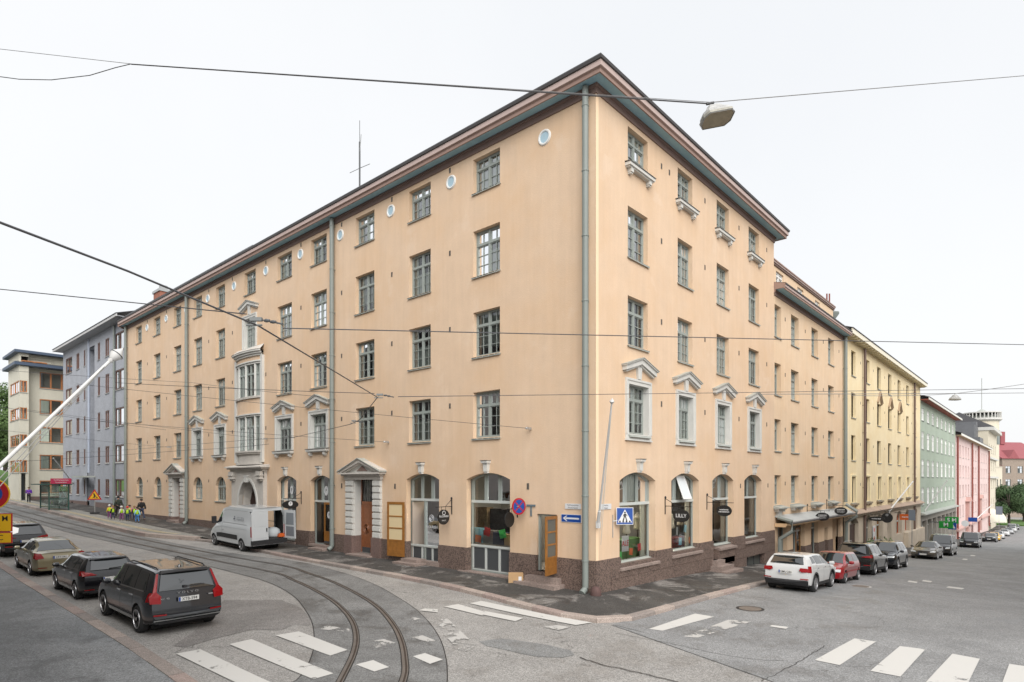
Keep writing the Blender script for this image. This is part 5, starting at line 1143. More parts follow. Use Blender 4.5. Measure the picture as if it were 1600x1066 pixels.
mb = MB(); mb.box(dw[0][0]+.1, dw[0][1]-.1, .5, .6, 1.7, 5.2); F2.put('entrance_door', mb, M('dark_entrance', (.03, .035, .04), .3)); mb = MB(); mb.quad((xc, 0, 0), (xc, 1.3, 0), (xc, 1.3, zt_), (xc, 0, zt_)); F2.put('side_wall', mb, creamw)

# ================================================================== VEHICLES
def car_paint(name, col, rough=.32, metal=.35): return M(name, col, rough, metal=metal, coat=1.0)
cglass = M('car_glass', (.008, .011, .012), .03, spec=.6); cglass.node_tree.nodes['Principled BSDF'].inputs['IOR'].default_value = 2.1; tyre_m = M('tyre_rubber', (.02, .02, .021), .85); arch_m = M('wheel_arch_liner', (.008, .008, .008), .9)
alloy = M('alloy_wheel', (.42, .42, .43), .3, metal=.9); alloyd = M('dark_alloy', (.10, .10, .105), .3, metal=.8); tail_m = M('tail_lamp', (.24, .004, .006), .25, spec=.35); head_m = M('head_lamp', (.62, .66, .68), .1, coat=1.); plate_m = M('number_plate', (.6, .6, .58), .5)
def pw(pts):
    """smooth-ish piecewise function"""
    def f(v):
        if v <= pts[0][0]: return pts[0][1]
        for (a, p), (b, q) in zip(pts, pts[1:]):
            if v <= b: t = (v-a)/(b-a); return p+(q-p)*t
        return pts[-1][1]
    def g(v, h=.02): return (f(v-h)+2*f(v)+f(v+h))/4
    return g
def wheel_mesh(r, wd, rim, style):
    mb = MB(); h = wd/2
    mb.lathe([(r*.66, -h*.9), (r*.9, -h), (r*.98, -h*.75), (r, -h*.4), (r, h*.4), (r*.98, h*.75), (r*.9, h), (r*.66, h*.9)], 28, 'y'); ty = mb.mesh('tyre', tyre_m, 40)
    mb = MB(); y = -h*.80
    mb.lathe([(r*.69, y-.01), (r*.66, y-.03), (r*.6, y+.0), (r*.56, y+.08), (.02, y+.09)], 28, 'y', k=1); mb.lathe([(r*.70, y-.02), (r*.695, y-.035), (r*.62, y-.035), (r*.6, y)], 28, 'y', k=0)
    n, sw, tw = style
    for i in range(n):
        a = 2*math.pi*i/n
        for d in ((-tw, tw) if tw else (0,)):
            p0 = Vector((math.cos(a)*r*.12, 0, math.sin(a)*r*.12)); p1 = Vector((math.cos(a+d)*r*.64, 0, math.sin(a+d)*r*.64)); n_ = Vector((-math.sin(a), 0, math.cos(a)))*sw
            q = [p0-n_, p0+n_, p1+n_*.8, p1-n_*.8]; vs = [(v.x, y-.02, v.z) for v in q]+[(v.x, y+.03, v.z) for v in q]; mb.add(vs, [(0, 1, 2, 3), (4, 7, 6, 5), (0, 4, 5, 1), (1, 5, 6, 2), (2, 6, 7, 3), (3, 7, 4, 0)], 0)
    mb.lathe([(r*.15, y-.03), (r*.13, y-.04), (.01, y-.04)], 12, 'y', k=0)
    return ty, mb.mesh('rim', [rim, arch_m], 30)
class Car:
    """x forward, y to the left, z up; origin on the road under the middle of the car"""
    def __init__(s, name, label, paint, L, W, zb, belt, roof, wroof, tail, front, wheels, wr_, group='parked cars', rim=None, style=(5, .05, .0), clad=None, mirror=None, narrow=.86, hood_crown=.04):
        s.root = thing(name, label, 'van' if 'van' in name else 'car', group=group); s.L, s.W = L, W; s.zb = zb; s.p = paint
        s.belt, s.roof, s.wroof = pw(belt), pw(roof), pw(wroof) if isinstance(wroof, list) else (lambda v: wroof)
        s.tail, s.front = pw(tail), pw(front); s.narrow = narrow; s.crown = hood_crown
        # body
        st = sorted({-L/2, L/2} | {-L/2+L*i/56 for i in range(57)}); secs = []
        N = 14
        for X in st: secs.append([s.S(X, q) for q in range(N)])
        mb = MB(); vs = []; n2 = 2*N-2
        for sec in secs:
            loop = sec+[(x, -y, z) for x, y, z in sec[-2:0:-1]]; vs += loop
        fs = [(i*n2+j, i*n2+(j+1) % n2, (i+1)*n2+(j+1) % n2, (i+1)*n2+j) for i in range(len(st)-1) for j in range(n2)]
        for b in (0, (len(st)-1)*n2):
            for j in range(N-1):
                a0, a1 = b+j, b+j+1; m0, m1 = b+(n2-j) % n2, b+(n2-j-1) % n2
                f = [a0, a1, m1, m0]; f = list(dict.fromkeys(f))
                if len(f) > 2: fs.append(tuple(f))
        mb.add(vs, fs); me = mb.mesh('body', [paint], 38)
        s.body = link('body', me, s.root)
        cut = MB(); s.wx = wheels; s.wr = wr_
        for wx in wheels:
            for sd in (-1, 1): c = MB(); cut.lathe([(wr_+.055, sd*(W/2-.34)), (wr_+.055, sd*(W/2+.2))], 32, 'y', (wx, 0, wr_))
        s.cut(cut)
        if clad:
            h, cm = clad; mb = MB()
            for sd in (-1, 1):
                for wx in wheels:
                    r0, r1 = wr_+.05, wr_+.12; pts = []
                    for i in range(17):
                        a = math.pi*(-.08+1.16*i/16); pts.append((wx+math.cos(a)*r0, wr_+math.sin(a)*r0, wx+math.cos(a)*r1, wr_+math.sin(a)*r1))
                    for p, q in zip(pts, pts[1:]):
                        y0 = lambda x, z: sd*(s.side_y(x, z)+.012); mb.quad((p[0], y0(p[0], p[1]), max(p[1], zb)), (q[0], y0(q[0], q[1]), max(q[1], zb)), (q[2], y0(q[2], q[3]), max(q[3], zb)), (p[2], y0(p[2], p[3]), max(p[3], zb)))
            for sd in (-1, 1):
                xs = rng(wheels[0]+wr_+.05, wheels[1]-wr_-.05, .2)
                for a, b in zip(xs, xs[1:]): mb.quad((a, sd*(s.side_y(a, zb+.1)+.012), zb), (b, sd*(s.side_y(b, zb+.1)+.012), zb), (b, sd*(s.side_y(b, zb+h)+.012), zb+h), (a, sd*(s.side_y(a, zb+h)+.012), zb+h))
            obj('cladding', mb, cm, s.root)
        ty, rm = wheel_mesh(wr_, .225, rim or alloy, style)
        for wx in wheels:
            for sd in (-1, 1):
                o = link('wheel', ty, s.root, (wx, sd*(W/2-.115), wr_), (0, 0, 0 if sd < 0 else math.pi)); link('rim', rm, o)
        mb = MB(); mb.box(-L*.40, L*.40, -W*.385, W*.385, .15, zb+.12); obj('underbody', mb, arch_m, s.root)  # black underbody box set low to deepen the shade beneath the car
        if mirror:
            x, z = mirror
            for sd in (-1, 1):
                y = s.side_y(x, z); mb = MB(); mb.lathe([(.02, -.09), (.075, -.07), (.085, .0), (.07, .07), (.02, .09)], 10, 'y'); m = mb.mesh('mirror', s.p, 50); o = link('mirror', m, s.root, (x, sd*(y+.13), z+.06)); o.scale = (.75, 1.2, .95)
                mb = MB(); mb.box(x-.04, x+.03, min(sd*(y-.03), sd*(y+.06)), max(sd*(y-.03), sd*(y+.06)), z+.0, z+.04); obj('mirror_foot', mb, blackp, s.root)
    def cut(s, mb):
        co = obj('cutter', mb, arch_m); bm = bmesh.new(); bm.from_mesh(co.data); bmesh.ops.recalc_face_normals(bm, faces=bm.faces); bm.to_mesh(co.data); bm.free()
        if not s.body.data.materials or arch_m.name not in [m.name for m in s.body.data.materials]: s.body.data.materials.append(arch_m)
        md = s.body.modifiers.new('b', 'BOOLEAN'); md.operation = 'DIFFERENCE'; md.solver = 'EXACT'; md.object = co; md.material_mode = 'TRANSFER'
        me = baked(s.body, (co,))
        s.body.modifiers.clear(); bpy.data.objects.remove(co)
        bm = bmesh.new(); bm.from_mesh(me)
        for f in bm.faces: f.smooth = True
        for e in bm.edges: e.smooth = len(e.link_faces) == 2 and e.calc_face_angle(0) < R(38)
        bm.to_mesh(me); bm.free(); s.body.data = me; me.name = 'body'
    def S(s, X, q):
        """surface point: X nominal station, q = 0..13 from the underside centre line over the side to the roof centre line"""
        L = s.L; u = (X+L/2)/L
        e = min(u, 1-u); k = s.narrow+(1-s.narrow)*math.sin(min(1, e/.11)*math.pi/2) if e < .11 else 1.
        w = s.W/2*k; zs, zr = s.belt(X), s.roof(X); gh = max(0, zr-zs); kk = min(1, gh/.25); ws = w*.955; wr = ws*.90+(min(s.wroof(X), ws*.9)-ws*.90)*kk
        if gh < .02: zr = zs+.02
        c = s.crown*(1-kk)+.035*kk
        zb = s.zb+(.05*(1-min(1, e/.06)))
        P = [(0, zb), (w*.86, zb), (w*.965, zb+.045), (w*.99, zb+(zs-zb)*.22), (w, zb+(zs-zb)*.45), (w, zb+(zs-zb)*.62), (w*.985, zb+(zs-zb)*.82), (ws, zs-.005), (ws*.985, zs+.018*kk+.004),
             ((ws*.985+wr)/2+.012*kk, zs+(zr-c-zs)*.52), (wr, zr-c-.012), (wr*.90, zr-c*.45), (wr*.5, zr-c*.08), (0, zr)]
        i = min(int(q), 12); t = q-i; y = P[i][0]+(P[i+1][0]-P[i][0])*t; z = P[i][1]+(P[i+1][1]-P[i][1])*t
        wt = max(0, 1-u/.20)**1.3; wf = max(0, 1-(1-u)/.20)**1.3
        rnd = (y/(s.W/2))**2                                    # plan curvature of the two ends
        return (X+s.tail(z)*wt-s.front(z)*wf+.10*rnd*wt-.13*rnd*wf, y, z)
    def side_y(s, X, z):
        best = None
        for i in range(13):
            a, b = s.S(X, i), s.S(X, i+1)
            if (a[2]-z)*(b[2]-z) <= 0 and abs(a[2]-b[2]) > 1e-6:
                y = a[1]+(b[1]-a[1])*(z-a[2])/(b[2]-a[2]); best = y if best is None else max(best, y)
        return best if best is not None else s.W/2*.9
    def patch(s, name, mat, f, nu=8, nv=5, off=.006, both=True, parent=None):
        """f(u,v) -> (X,q) on the left side; a thin panel just proud of the body"""
        for sd in ((1, -1) if both else (1,)):
            mb = MB(); vs = []
            for i in range(nu+1):
                for j in range(nv+1):
                    X, q = f(i/nu, j/nv); e = .01; p = Vector(s.S(X, q)); du = Vector(s.S(min(X+e, s.L/2), q))-Vector(s.S(max(X-e, -s.L/2), q)); dv = Vector(s.S(X, min(q+.05, 13)))-Vector(s.S(X, max(q-.05, 0)))
                    n = du.cross(dv); n = n.normalized() if n.length > 1e-9 else Vector((0, 1, 0))
                    if n.y < 0 and q < 10: n = -n
                    if n.z < 0 and q >= 10: n = -n
                    p += n*off; vs.append((p.x, p.y*sd, p.z))
            mb.add(vs, [(i*(nv+1)+j, (i+1)*(nv+1)+j, (i+1)*(nv+1)+j+1, i*(nv+1)+j+1) for i in range(nu) for j in range(nv)]); obj(name, mb, mat, parent or s.root, smooth=60)
    def side_window(s, b0, b1, t0, t1, v0=8.08, v1=9.9, name='side_window', mat=None):
        def f(u, v): return ((b0+(t0-b0)*v)*(1-u)+(b1+(t1-b1)*v)*u, v0+(v1-v0)*v)
        s.patch(name, mat or cglass, f)
    def screen(s, name, x0, x1, k0=.93, k1=.93, q0=10.15):
        """windscreen or sloping rear screen laid on the roof surface"""
        mb = MB(); vs = []; nu, nv = 8, 12
        for i in range(nu+1):
            X = x0+(x1-x0)*i/nu
            for j in range(nv+1):
                t = -1+2*j/nv; q = q0+(13-q0)*(1-abs(t)); e = .02; p = Vector(s.S(X, q)); a = Vector(s.S(X+e, 13))-Vector(s.S(X-e, 13)); n = Vector((-a.z, 0, a.x)).normalized(); n = n if n.z > 0 else -n
                vs.append((p.x+n.x*.012, p.y*(1 if t >= 0 else -1)*1.0, p.z+n.z*.012))
        mb.add(vs, [(i*(nv+1)+j, (i+1)*(nv+1)+j, (i+1)*(nv+1)+j+1, i*(nv+1)+j+1) for i in range(nu) for j in range(nv)]); return obj(name, mb, cglass, s.root, smooth=60)
    def end_panel(s, name, mat, poly, rear=True, off=.008, parent=None, th=.0):
        """flat shape (y,z polygon) pressed onto the tail or nose surface"""
        mb = MB(); vs = []
        def xe(y, z):
            y_ = abs(y); rnd = (y_/(s.W/2))**2
            return (-s.L/2+s.tail(z)+.10*rnd-off) if rear else (s.L/2-s.front(z)-.13*rnd+off)
        n = len(poly); cy, cz = sum(p[0] for p in poly)/n, sum(p[1] for p in poly)/n
        for f in (0., .5, 1.): vs += [(xe(cy+(y-cy)*f, cz+(z-cz)*f), cy+(y-cy)*f, cz+(z-cz)*f) for y, z in poly]
        fs = [tuple([0, n+i, n+(i+1) % n]) for i in range(n)]+[(n+i, 2*n+i, 2*n+(i+1) % n, n+(i+1) % n) for i in range(n)]
        fs = [f for f in fs]; mb.add(vs, fs)
        if th: # side skirt so that the panel has thickness
            m = len(mb.v); mb.add([vs[2*n+i] for i in range(n)]+[(vs[2*n+i][0]+(th if rear else -th), vs[2*n+i][1], vs[2*n+i][2]) for i in range(n)], [(i, (i+1) % n, (i+1) % n+n, i+n) for i in range(n)])
        return obj(name, mb, mat, parent or s.root)
    def plate(s, z, txt=None, rear=True, y=0., w=.52, h=.115):
        x = (-s.L/2+s.tail(z)-.012) if rear else (s.L/2-s.front(z)+.012); o = link('number_plate', None, s.root, (x, y, z), (0, 0, R(-90) if rear else R(90)))
        mb = MB(); mb.box(-w/2, w/2, -.01, .012, -h/2, h/2); me = mb.mesh('number_plate', plate_m); bpy.data.objects.remove(o); o = link('number_plate', me, s.root, (x, y, z), (0, 0, R(-90) if rear else R(90)))
        mb = MB(); mb.box(-w/2+.003, -w/2+.05, -.0125, -.01, -h/2+.003, h/2-.003); obj('country_band', mb, blue, o)
        if txt: text(txt, signk, o, (.02, -.0125, -.004), .115, sx=.92, bold=.01)
        return o
    def handles(s, xs, z):
        for x in xs:
            for sd in (-1, 1): y = s.side_y(x, z); mb = MB(); mb.box(x-.1, x+.1, sd*y-.02, sd*y+.02, z-.018, z+.018); obj('door_handle', mb, chrome if s.p.name != 'x' else s.p, s.root)
    def seam(s, xs, q0=3., q1=7.9):
        for x in xs:
            def f(u, v, x=x): return (x+.005*(u*2-1), q0+(q1-q0)*v)
            s.patch('door_seam', blackp, f, 1, 8, .003)
    def place(s, x, y, ang, roll=0., dz=0.):
        c, sn = math.cos(ang), math.sin(ang); zf = road_z(x+c*1.4, y+sn*1.4); zr = road_z(x-c*1.4, y-sn*1.4)
        s.root.location = (x, y, (zf+zr)/2+dz); s.root.rotation_euler = (roll, -math.atan2(zf-zr, 2.8), ang); return s.root
LFT = R(90); RGTD = 0.; RGTB = math.pi

# --- dark grey estate SUV nearest the camera
gm_ = car_paint('dark_grey_paint', (.016, .018, .023), .2, .3)
c1 = Car('parked_car', 'large dark grey estate SUV parked nearest the zebra crossing', gm_, 4.95, 1.96, .27,
         [(-2.5, 1.13), (-1.2, 1.10), (.9, 1.06), (1.4, 1.02), (2.3, .90), (2.5, .80)], [(-2.5, 1.68), (-2.2, 1.71), (-.6, 1.76), (.3, 1.72), (.55, 1.66), (1.40, 1.04), (2.3, .92), (2.5, .82)], .715,
         [(.25, .12), (.5, .0), (.75, .02), (1.0, .06), (1.15, .10), (1.68, .34), (1.8, .36)], [(.25, .1), (.5, 0), (.8, .05), (1.0, .15)], (-1.49, 1.49), .375, style=(5, .045, .17), rim=alloy, mirror=(.85, 1.08), narrow=.90)
c1.side_window(-2.08, -1.16, -1.9, -1.16, 8.2, 9.75); c1.side_window(-1.08, -.12, -1.08, -.10, 8.15, 9.85); c1.side_window(-.04, 1.15, -.04, .62, 8.15, 9.85); c1.screen('windscreen', 1.32, .55)
c1.end_panel('rear_window', cglass, [(-.70, 1.18), (.70, 1.18), (.60, 1.60), (-.60, 1.60)], off=.014)
c1.end_panel('tailgate_spoiler', blackp, [(-.62, 1.62), (.62, 1.62), (.60, 1.69), (-.60, 1.69)], off=.05, th=.08)
for sd in (-1, 1):
    c1.end_panel('tail_lamp', tail_m, [(sd*.705, 1.62), (sd*.66, 1.62), (sd*.765, 1.14), (sd*.66, 1.05), (sd*.68, .86), (sd*.93, .88), (sd*.94, 1.06), (sd*.845, 1.16)], off=.022, th=.05)
    c1.end_panel('reflector', tail_m, [(sd*.55, .545), (sd*.86, .55), (sd*.86, .585), (sd*.55, .58)], off=.012)
def lampside(u, v): return (-2.475+.30*u*(1-.55*v), 5.6+2.2*v)
c1.patch('tail_lamp_wrap', tail_m, lampside, 5, 5, .012)
c1.end_panel('bumper_trim', MATS['dark_grey_metal'], [(-.8, .46), (.8, .46), (.86, .54), (-.86, .54)], off=.01); c1.end_panel('bumper_lip', steel, [(-.84, .40), (.84, .40), (.84, .43), (-.84, .43)], off=.014); c1.end_panel('diffuser', blackp, [(-.7, .30), (.7, .30), (.78, .39), (-.78, .39)], off=.012)
c1.plate(.93, 'XTB-594')
mb = MB(); mb.tube([(0, -.02, 0), (0, -.5, .03)], .014, 6); mb.box(-.02, .02, -.06, .03, -.03, .04); obj('wiper', mb, blackp, c1.root, (-2.36, .08, 1.24))
text('V O L V O', chrome, c1.root, (-2.49+.10, 0, 1.10), .075, (R(90), 0, R(-90)), sx=1.6); text('XC 90', chrome, c1.root, (-2.405, .58, .98), .07, (R(90), 0, R(-90)), sx=1.2); mb = MB(); mb.box(-.005, .0, -.06, .06, -.015, .015); obj('badge', mb, chrome, c1.root, (-2.41, -.58, .98))
c1.handles((-.95, .15), .98); c1.seam((-1.12, -.08, 1.02))
for sd in (-1, 1):
    mb = MB(); mb.tube([(-1.95, sd*.60, 1.685), (-1.8, sd*.60, 1.745), (0, sd*.60, 1.775), (.25, sd*.60, 1.73)], .018, 6); obj('roof_rail', mb, black, c1.root)
    mb = MB(); mb.box(-1.1, 1.1, sd*.965-.012, sd*.965+.012, .42, .46); obj('side_trim', mb, blackp, c1.root)
    def ch(u, v): return (-1.95+3.05*u, 8.02+.1*v)
c1.patch('window_trim', chrome, ch, 12, 1, .008)
mb = MB(); mb.lathe([(.055, 0), (.03, .05), (.01, .07)], 8); obj('roof_antenna', mb, gm_, c1.root, (-1.75, 0, 1.72))
g_ = gnd(220, 992); g2 = gnd(160, 962)
c1.place(-11.93, 7.58, LFT)

# --- black hatchback estate second in the row
bk = car_paint('black_paint', (.006, .006, .008), .2, .2)
def wagon(name, label, paint, txt=None, L=4.4, H=1.46, group='parked cars', est=True, **k):
    c = Car(name, label, paint, L, 1.80, .22, [(-L/2, .98), (-.8, .97), (.9, .92), (1.25, .90), (L/2-.15, .74), (L/2, .66)], [(-L/2, H-.08), (-L/2+.4, H-.03), (-.5, H), (.2, H-.03), (.45, H-.08), (1.25, .93), (L/2-.15, .77), (L/2, .68)], .60,
            [(.2, .1), (.45, 0), (.7, .02), (.95, .07), (H-.1, .42), (H, .44)], [(.2, .1), (.45, 0), (.7, .06), (.9, .2)], (-L/2+.82, L/2-.92), .315, mirror=(.72, .93), group=group, **k)
    c.side_window(-L/2+.55, -1.05, -L/2+.8, -1.05, 8.2, 9.7); c.side_window(-.97, -.12, -.97, -.12, 8.15, 9.8); c.side_window(-.05, 1.05, -.05, .45, 8.15, 9.8); c.screen('windscreen', 1.18, .42)
    c.end_panel('rear_window', cglass, [(-.60, 1.02), (.60, 1.02), (.52, H-.13), (-.52, H-.13)], off=.016); c.end_panel('spoiler', paint, [(-.55, H-.11), (.55, H-.11), (.53, H-.06), (-.53, H-.06)], off=.06, th=.08)
    for sd in (-1, 1):
        c.end_panel('tail_lamp', tail_m, [(sd*.42, .86), (sd*.84, .84), (sd*.85, .98), (sd*.60, .95)], off=.018, th=.03); c.end_panel('head_lamp', head_m, [(sd*.5, .58), (sd*.83, .6), (sd*.84, .70), (sd*.52, .66)], rear=False, off=.014)
        c.end_panel('bumper_reflector', tail_m, [(sd*.5, .36), (sd*.78, .36), (sd*.78, .39), (sd*.5, .39)], off=.01)
    def wrp(u, v): return (-L/2+.03+.28*u, 6.0+1.6*v)
    c.patch('tail_lamp_wrap', tail_m, wrp, 5, 4, .01)
    c.end_panel('grille', blackp, [(-.4, .38), (.4, .38), (.46, .60), (-.46, .60)], rear=False, off=.014); c.end_panel('rear_skirt', blackp, [(-.62, .24), (.62, .24), (.66, .34), (-.66, .34)], off=.01)
    c.plate(.72, txt); c.plate(.42, None, False); c.handles((-.85, .1), .86); c.seam((-1.0, -.08, .9)); return c
c2 = wagon('parked_car', 'black estate car parked between the grey SUV and the beige saloon', bk, style=(8, .028, 0))
mb = MB(); mb.tube([(0, .0, 0), (0, -.36, .02)], .012, 6); obj('wiper', mb, blackp, c2.root, (-2.06, .05, 1.05))
c2.place(-11.95, 13.95, LFT)

# --- beige saloon
be = car_paint('beige_metallic_paint', (.30, .26, .16), .3, .5)
def saloon(name, label, paint, txt=None, L=4.5, H=1.45, group='parked cars', **k):
    c = Car(name, label, paint, L, 1.78, .21, [(-L/2, .97), (-1.5, 1.0), (-.8, .97), (.9, .92), (1.2, .90), (L/2-.15, .74), (L/2, .66)], [(-L/2, 1.0), (-1.72, 1.03), (-1.0, H-.05), (-.5, H), (.15, H-.02), (.4, H-.08), (1.2, .93), (L/2-.15, .77), (L/2, .68)], .57,
            [(.2, .1), (.45, 0), (.7, .0), (.95, .05), (1.0, .07)], [(.2, .1), (.45, 0), (.7, .06), (.9, .2)], (-L/2+.92, L/2-.92), .315, mirror=(.65, .93), group=group, **k)
    c.side_window(-1.5, -1.0, -1.25, -1.0, 8.2, 9.4); c.side_window(-.93, -.12, -.93, -.12, 8.15, 9.8); c.side_window(-.05, 1.0, -.05, .40, 8.15, 9.8); c.screen('windscreen', 1.14, .38); c.screen('rear_window', -1.70, -1.05)
    for sd in (-1, 1):
        c.end_panel('tail_lamp', tail_m, [(sd*.55, .78), (sd*.84, .74), (sd*.85, .96), (sd*.66, .98)], off=.018, th=.03); c.end_panel('head_lamp', head_m, [(sd*.46, .57), (sd*.83, .6), (sd*.84, .72), (sd*.5, .66)], rear=False, off=.014)
        c.end_panel('bumper_reflector', tail_m, [(sd*.45, .36), (sd*.75, .36), (sd*.75, .39), (sd*.45, .39)], off=.01)
    def wrp(u, v): return (-L/2+.03+.25*u, 5.4+2.2*v)
    c.patch('tail_lamp_wrap', tail_m, wrp, 5, 4, .01)
    for sd in (-1, 1): c.end_panel('grille', blackp, [(sd*.03, .45), (sd*.34, .45), (sd*.36, .62), (sd*.03, .62)], rear=False, off=.014)
    c.end_panel('air_intake', blackp, [(-.5, .26), (.5, .26), (.55, .36), (-.55, .36)], rear=False, off=.012)
    c.plate(.80, txt); c.plate(.42, None, False); c.handles((-.85, .1), .86); c.seam((-.97, -.08, .88)); return c
c3 = saloon('parked_car', 'beige metallic saloon with blue banded number plate parked behind the black estate', be, 'LRY-541', style=(7, .03, 0))
c3.place(-11.95, 20.95, LFT)
# --- near-black SUV at the left edge
def suv(name, label, paint, txt=None, L=4.55, H=1.66, group='parked cars', clad=True, W=1.86, lamp='bar', wr_=.35, rails=True, **k):
    c = Car(name, label, paint, L, W, .26, [(-L/2, 1.08), (-.8, 1.06), (.9, 1.0), (1.25, .98), (L/2-.15, .86), (L/2, .76)], [(-L/2, H-.07), (-L/2+.4, H-.02), (-.5, H), (.25, H-.04), (.5, H-.1), (1.28, 1.01), (L/2-.15, .89), (L/2, .78)], .63,
            [(.25, .12), (.5, 0), (.8, .02), (1.05, .07), (H-.1, .36), (H, .38)], [(.25, .12), (.5, 0), (.8, .05), (1.0, .2)], (-L/2+.9, L/2-.93), wr_, mirror=(.75, 1.02), clad=(.13, blackp) if clad else None, group=group, narrow=.9, **k)
    c.side_window(-L/2+.55, -1.05, -L/2+.75, -1.05, 8.3, 9.7); c.side_window(-.97, -.12, -.97, -.12, 8.15, 9.8); c.side_window(-.05, 1.08, -.05, .5, 8.15, 9.8); c.screen('windscreen', 1.2, .48)
    c.end_panel('rear_window', cglass, [(-.64, 1.12), (.64, 1.12), (.55, H-.12), (-.55, H-.12)], off=.016); c.end_panel('spoiler', paint, [(-.58, H-.10), (.58, H-.10), (.55, H-.04), (-.55, H-.04)], off=.06, th=.08)
    for sd in (-1, 1):
        tl = [(sd*.40, .96), (sd*.86, .93), (sd*.88, 1.06), (sd*.62, 1.03)] if lamp == 'bar' else [(sd*.50, .88), (sd*.54, .98), (sd*.86, .97), (sd*.87, .83), (sd*.6, .82)]
        c.end_panel('tail_lamp', tail_m, tl, off=.018, th=.03); c.end_panel('head_lamp', head_m, [(sd*.46, .70), (sd*.84, .72), (sd*.86, .82), (sd*.5, .78)], rear=False, off=.014)
        c.end_panel('bumper_reflector', tail_m, [(sd*.55, .53), (sd*.85, .53), (sd*.85, .57), (sd*.55, .57)], off=.022)
    def wrp(u, v): return (-L/2+.03+.26*u, (6.0 if lamp == 'bar' else 5.2)+1.7*v)
    c.patch('tail_lamp_wrap', tail_m, wrp, 5, 4, .01)
    c.end_panel('grille', blackp, [(-.42, .46), (.42, .46), (.46, .72), (-.46, .72)], rear=False, off=.014); c.end_panel('rear_bumper', blackp, [(-.82, .27), (.82, .27), (.84, .50), (-.84, .50)], off=.014); c.end_panel('front_bumper', blackp, [(-.75, .27), (.75, .27), (.8, .4), (-.8, .4)], rear=False, off=.012)
    c.plate(.80, txt); c.plate(.5, None, False); c.handles((-.85, .1), .95); c.seam((-1.0, -.08, .92))
    if rails:
        for sd in (-1, 1): mb = MB(); mb.tube([(-1.5, sd*.55, H-.03), (-1.35, sd*.55, H+.03), (0, sd*.55, H+.04), (.15, sd*.55, H-.02)], .016, 6); obj('roof_rail', mb, steel, c.root)
    return c
c4 = suv('parked_car', 'near black SUV with roof rails at the left edge behind the yellow parking plates', bk, style=(5, .04, .1)); c4.place(-11.85, 28.1, LFT)

# --- white delivery van, one rear door swung open, side door open on the pavement side
vw = car_paint('van_white_paint', (.54, .565, .58), .35, .0)
vL, vH = 5.5, 2.42
van = Car('delivery_van', 'white delivery van with open rear door and side lettering half on the pavement', vw, vL, 2.05, .30,
          [(-vL/2, 1.42), (1.0, 1.40), (1.75, 1.28), (2.1, 1.15), (2.55, 1.0), (vL/2, .85)], [(-vL/2, vH), (-2.2, vH+.02), (.2, vH), (.85, vH-.12), (1.0, vH-.2), (1.95, 1.34), (2.1, 1.2), (2.55, 1.03), (vL/2, .88)], .86,
          [(.2, .05), (.5, 0), (1.2, .0), (2.5, .06)], [(.2, .08), (.5, 0), (.8, .05), (1.1, .2)], (-1.55, 2.03), .335, group=None, rim=alloy, style=(6, .04, 0), narrow=.94, hood_crown=.08)
van.root['category'] = 'van'
cut = MB(); cut.box(-3.2, .3, -.88, .88, .66, 2.22); van.cut(cut)
cut = MB(); cut.box(-1.75, -.45, -1.3, -.80, .72, 2.1); van.cut(cut)
van.root['group'] = 'delivery vans'
del van.root['group']
mb = MB(); mb.quad((-2.7, -.87, .68), (.28, -.87, .68), (.28, .87, .68), (-2.7, .87, .68)); obj('cargo_floor', mb, M('cargo_floor', (.06, .06, .06), .7), van.root)
mb = MB(); mb.box(.25, .29, -.87, .87, .7, 2.2); obj('bulkhead', mb, M('cargo_lining', (.16, .17, .19), .8), van.root); mb = MB(); mb.box(-2.5, .24, .85, .875, .72, 2.15); obj('cargo_lining', mb, M('cargo_lining', (.16, .17, .19), .8), van.root)
def vdoor(name, rot, yh, sgn):
    o = link(name, None, van.root); bpy.data.objects.remove(o)
    mb = MB(); w_ = .93; P = [(0, .66), (w_, .66), (w_, 2.24), (.06, 2.24), (0, 2.15)]
    mb.prismx([(sgn*a, b) for a, b in P], 0, .05); o = obj(name, mb, vw, van.root, (-2.74, yh, 0), (0, 0, rot))
    mb = MB(); mb.prismx([(sgn*a, b) for a, b in [(.14, 1.42), (w_-.1, 1.42), (w_-.1, 2.08), (.2, 2.08)]], -.012, .062); obj('window_panel', mb, M('grey_panel', (.20, .22, .24), .5) if rot else vw, o)
    mb = MB(); mb.prismx([(sgn*a, b) for a, b in [(.14, .78), (w_-.1, .78), (w_-.1, 1.32), (.14, 1.32)]], -.010, .058); obj('inner_panel', mb, M('cargo_lining', (.16, .17, .19), .8) if rot else vw, o)
    mb = MB(); mb.box(-.03, 0, min(sgn*.80, sgn*.86), max(sgn*.80, sgn*.86), 1.1, 1.3); obj('handle', mb, blackp, o); return o
vdoor('rear_door', 0, .96, -1); od_ = vdoor('open_rear_door', R(98), -.96, 1)
for sd in (-1, 1): van.end_panel('tail_lamp', tail_m, [(sd*.90, .85), (sd*.99, .85), (sd*.985, 1.42), (sd*.90, 1.42)], off=.04, th=.06)
mb = MB(); mb.box(-2.86, -2.68, -1.0, 1.0, .42, .66); obj('rear_bumper', mb, blackp, van.root); van.plate(.52, None, y=-.35)
mb = MB(); mb.box(-.55, .75, -1.09, -1.05, .72, 2.2); sdoor = obj('sliding_door', mb, vw, van.root, (-2.0, 0, 0))
van.side_window(.98, 1.85, .98, 1.42, 8.15, 9.6, 'cab_window'); van.screen('windscreen', 1.93, 1.05)
def trim(u, v): return (-1.1+2.7*u, 3.2+1.1*v)
van.patch('side_trim', blackp, trim, 10, 3, .015)
def groove_(x0, x1, qa, qb):
    def f(u, v): return (x0+(x1-x0)*u, qa+(qb-qa)*v)
    van.patch('panel_seam', M('van_seam', (.33, .34, .35), .5), f, 8, 1, .004)
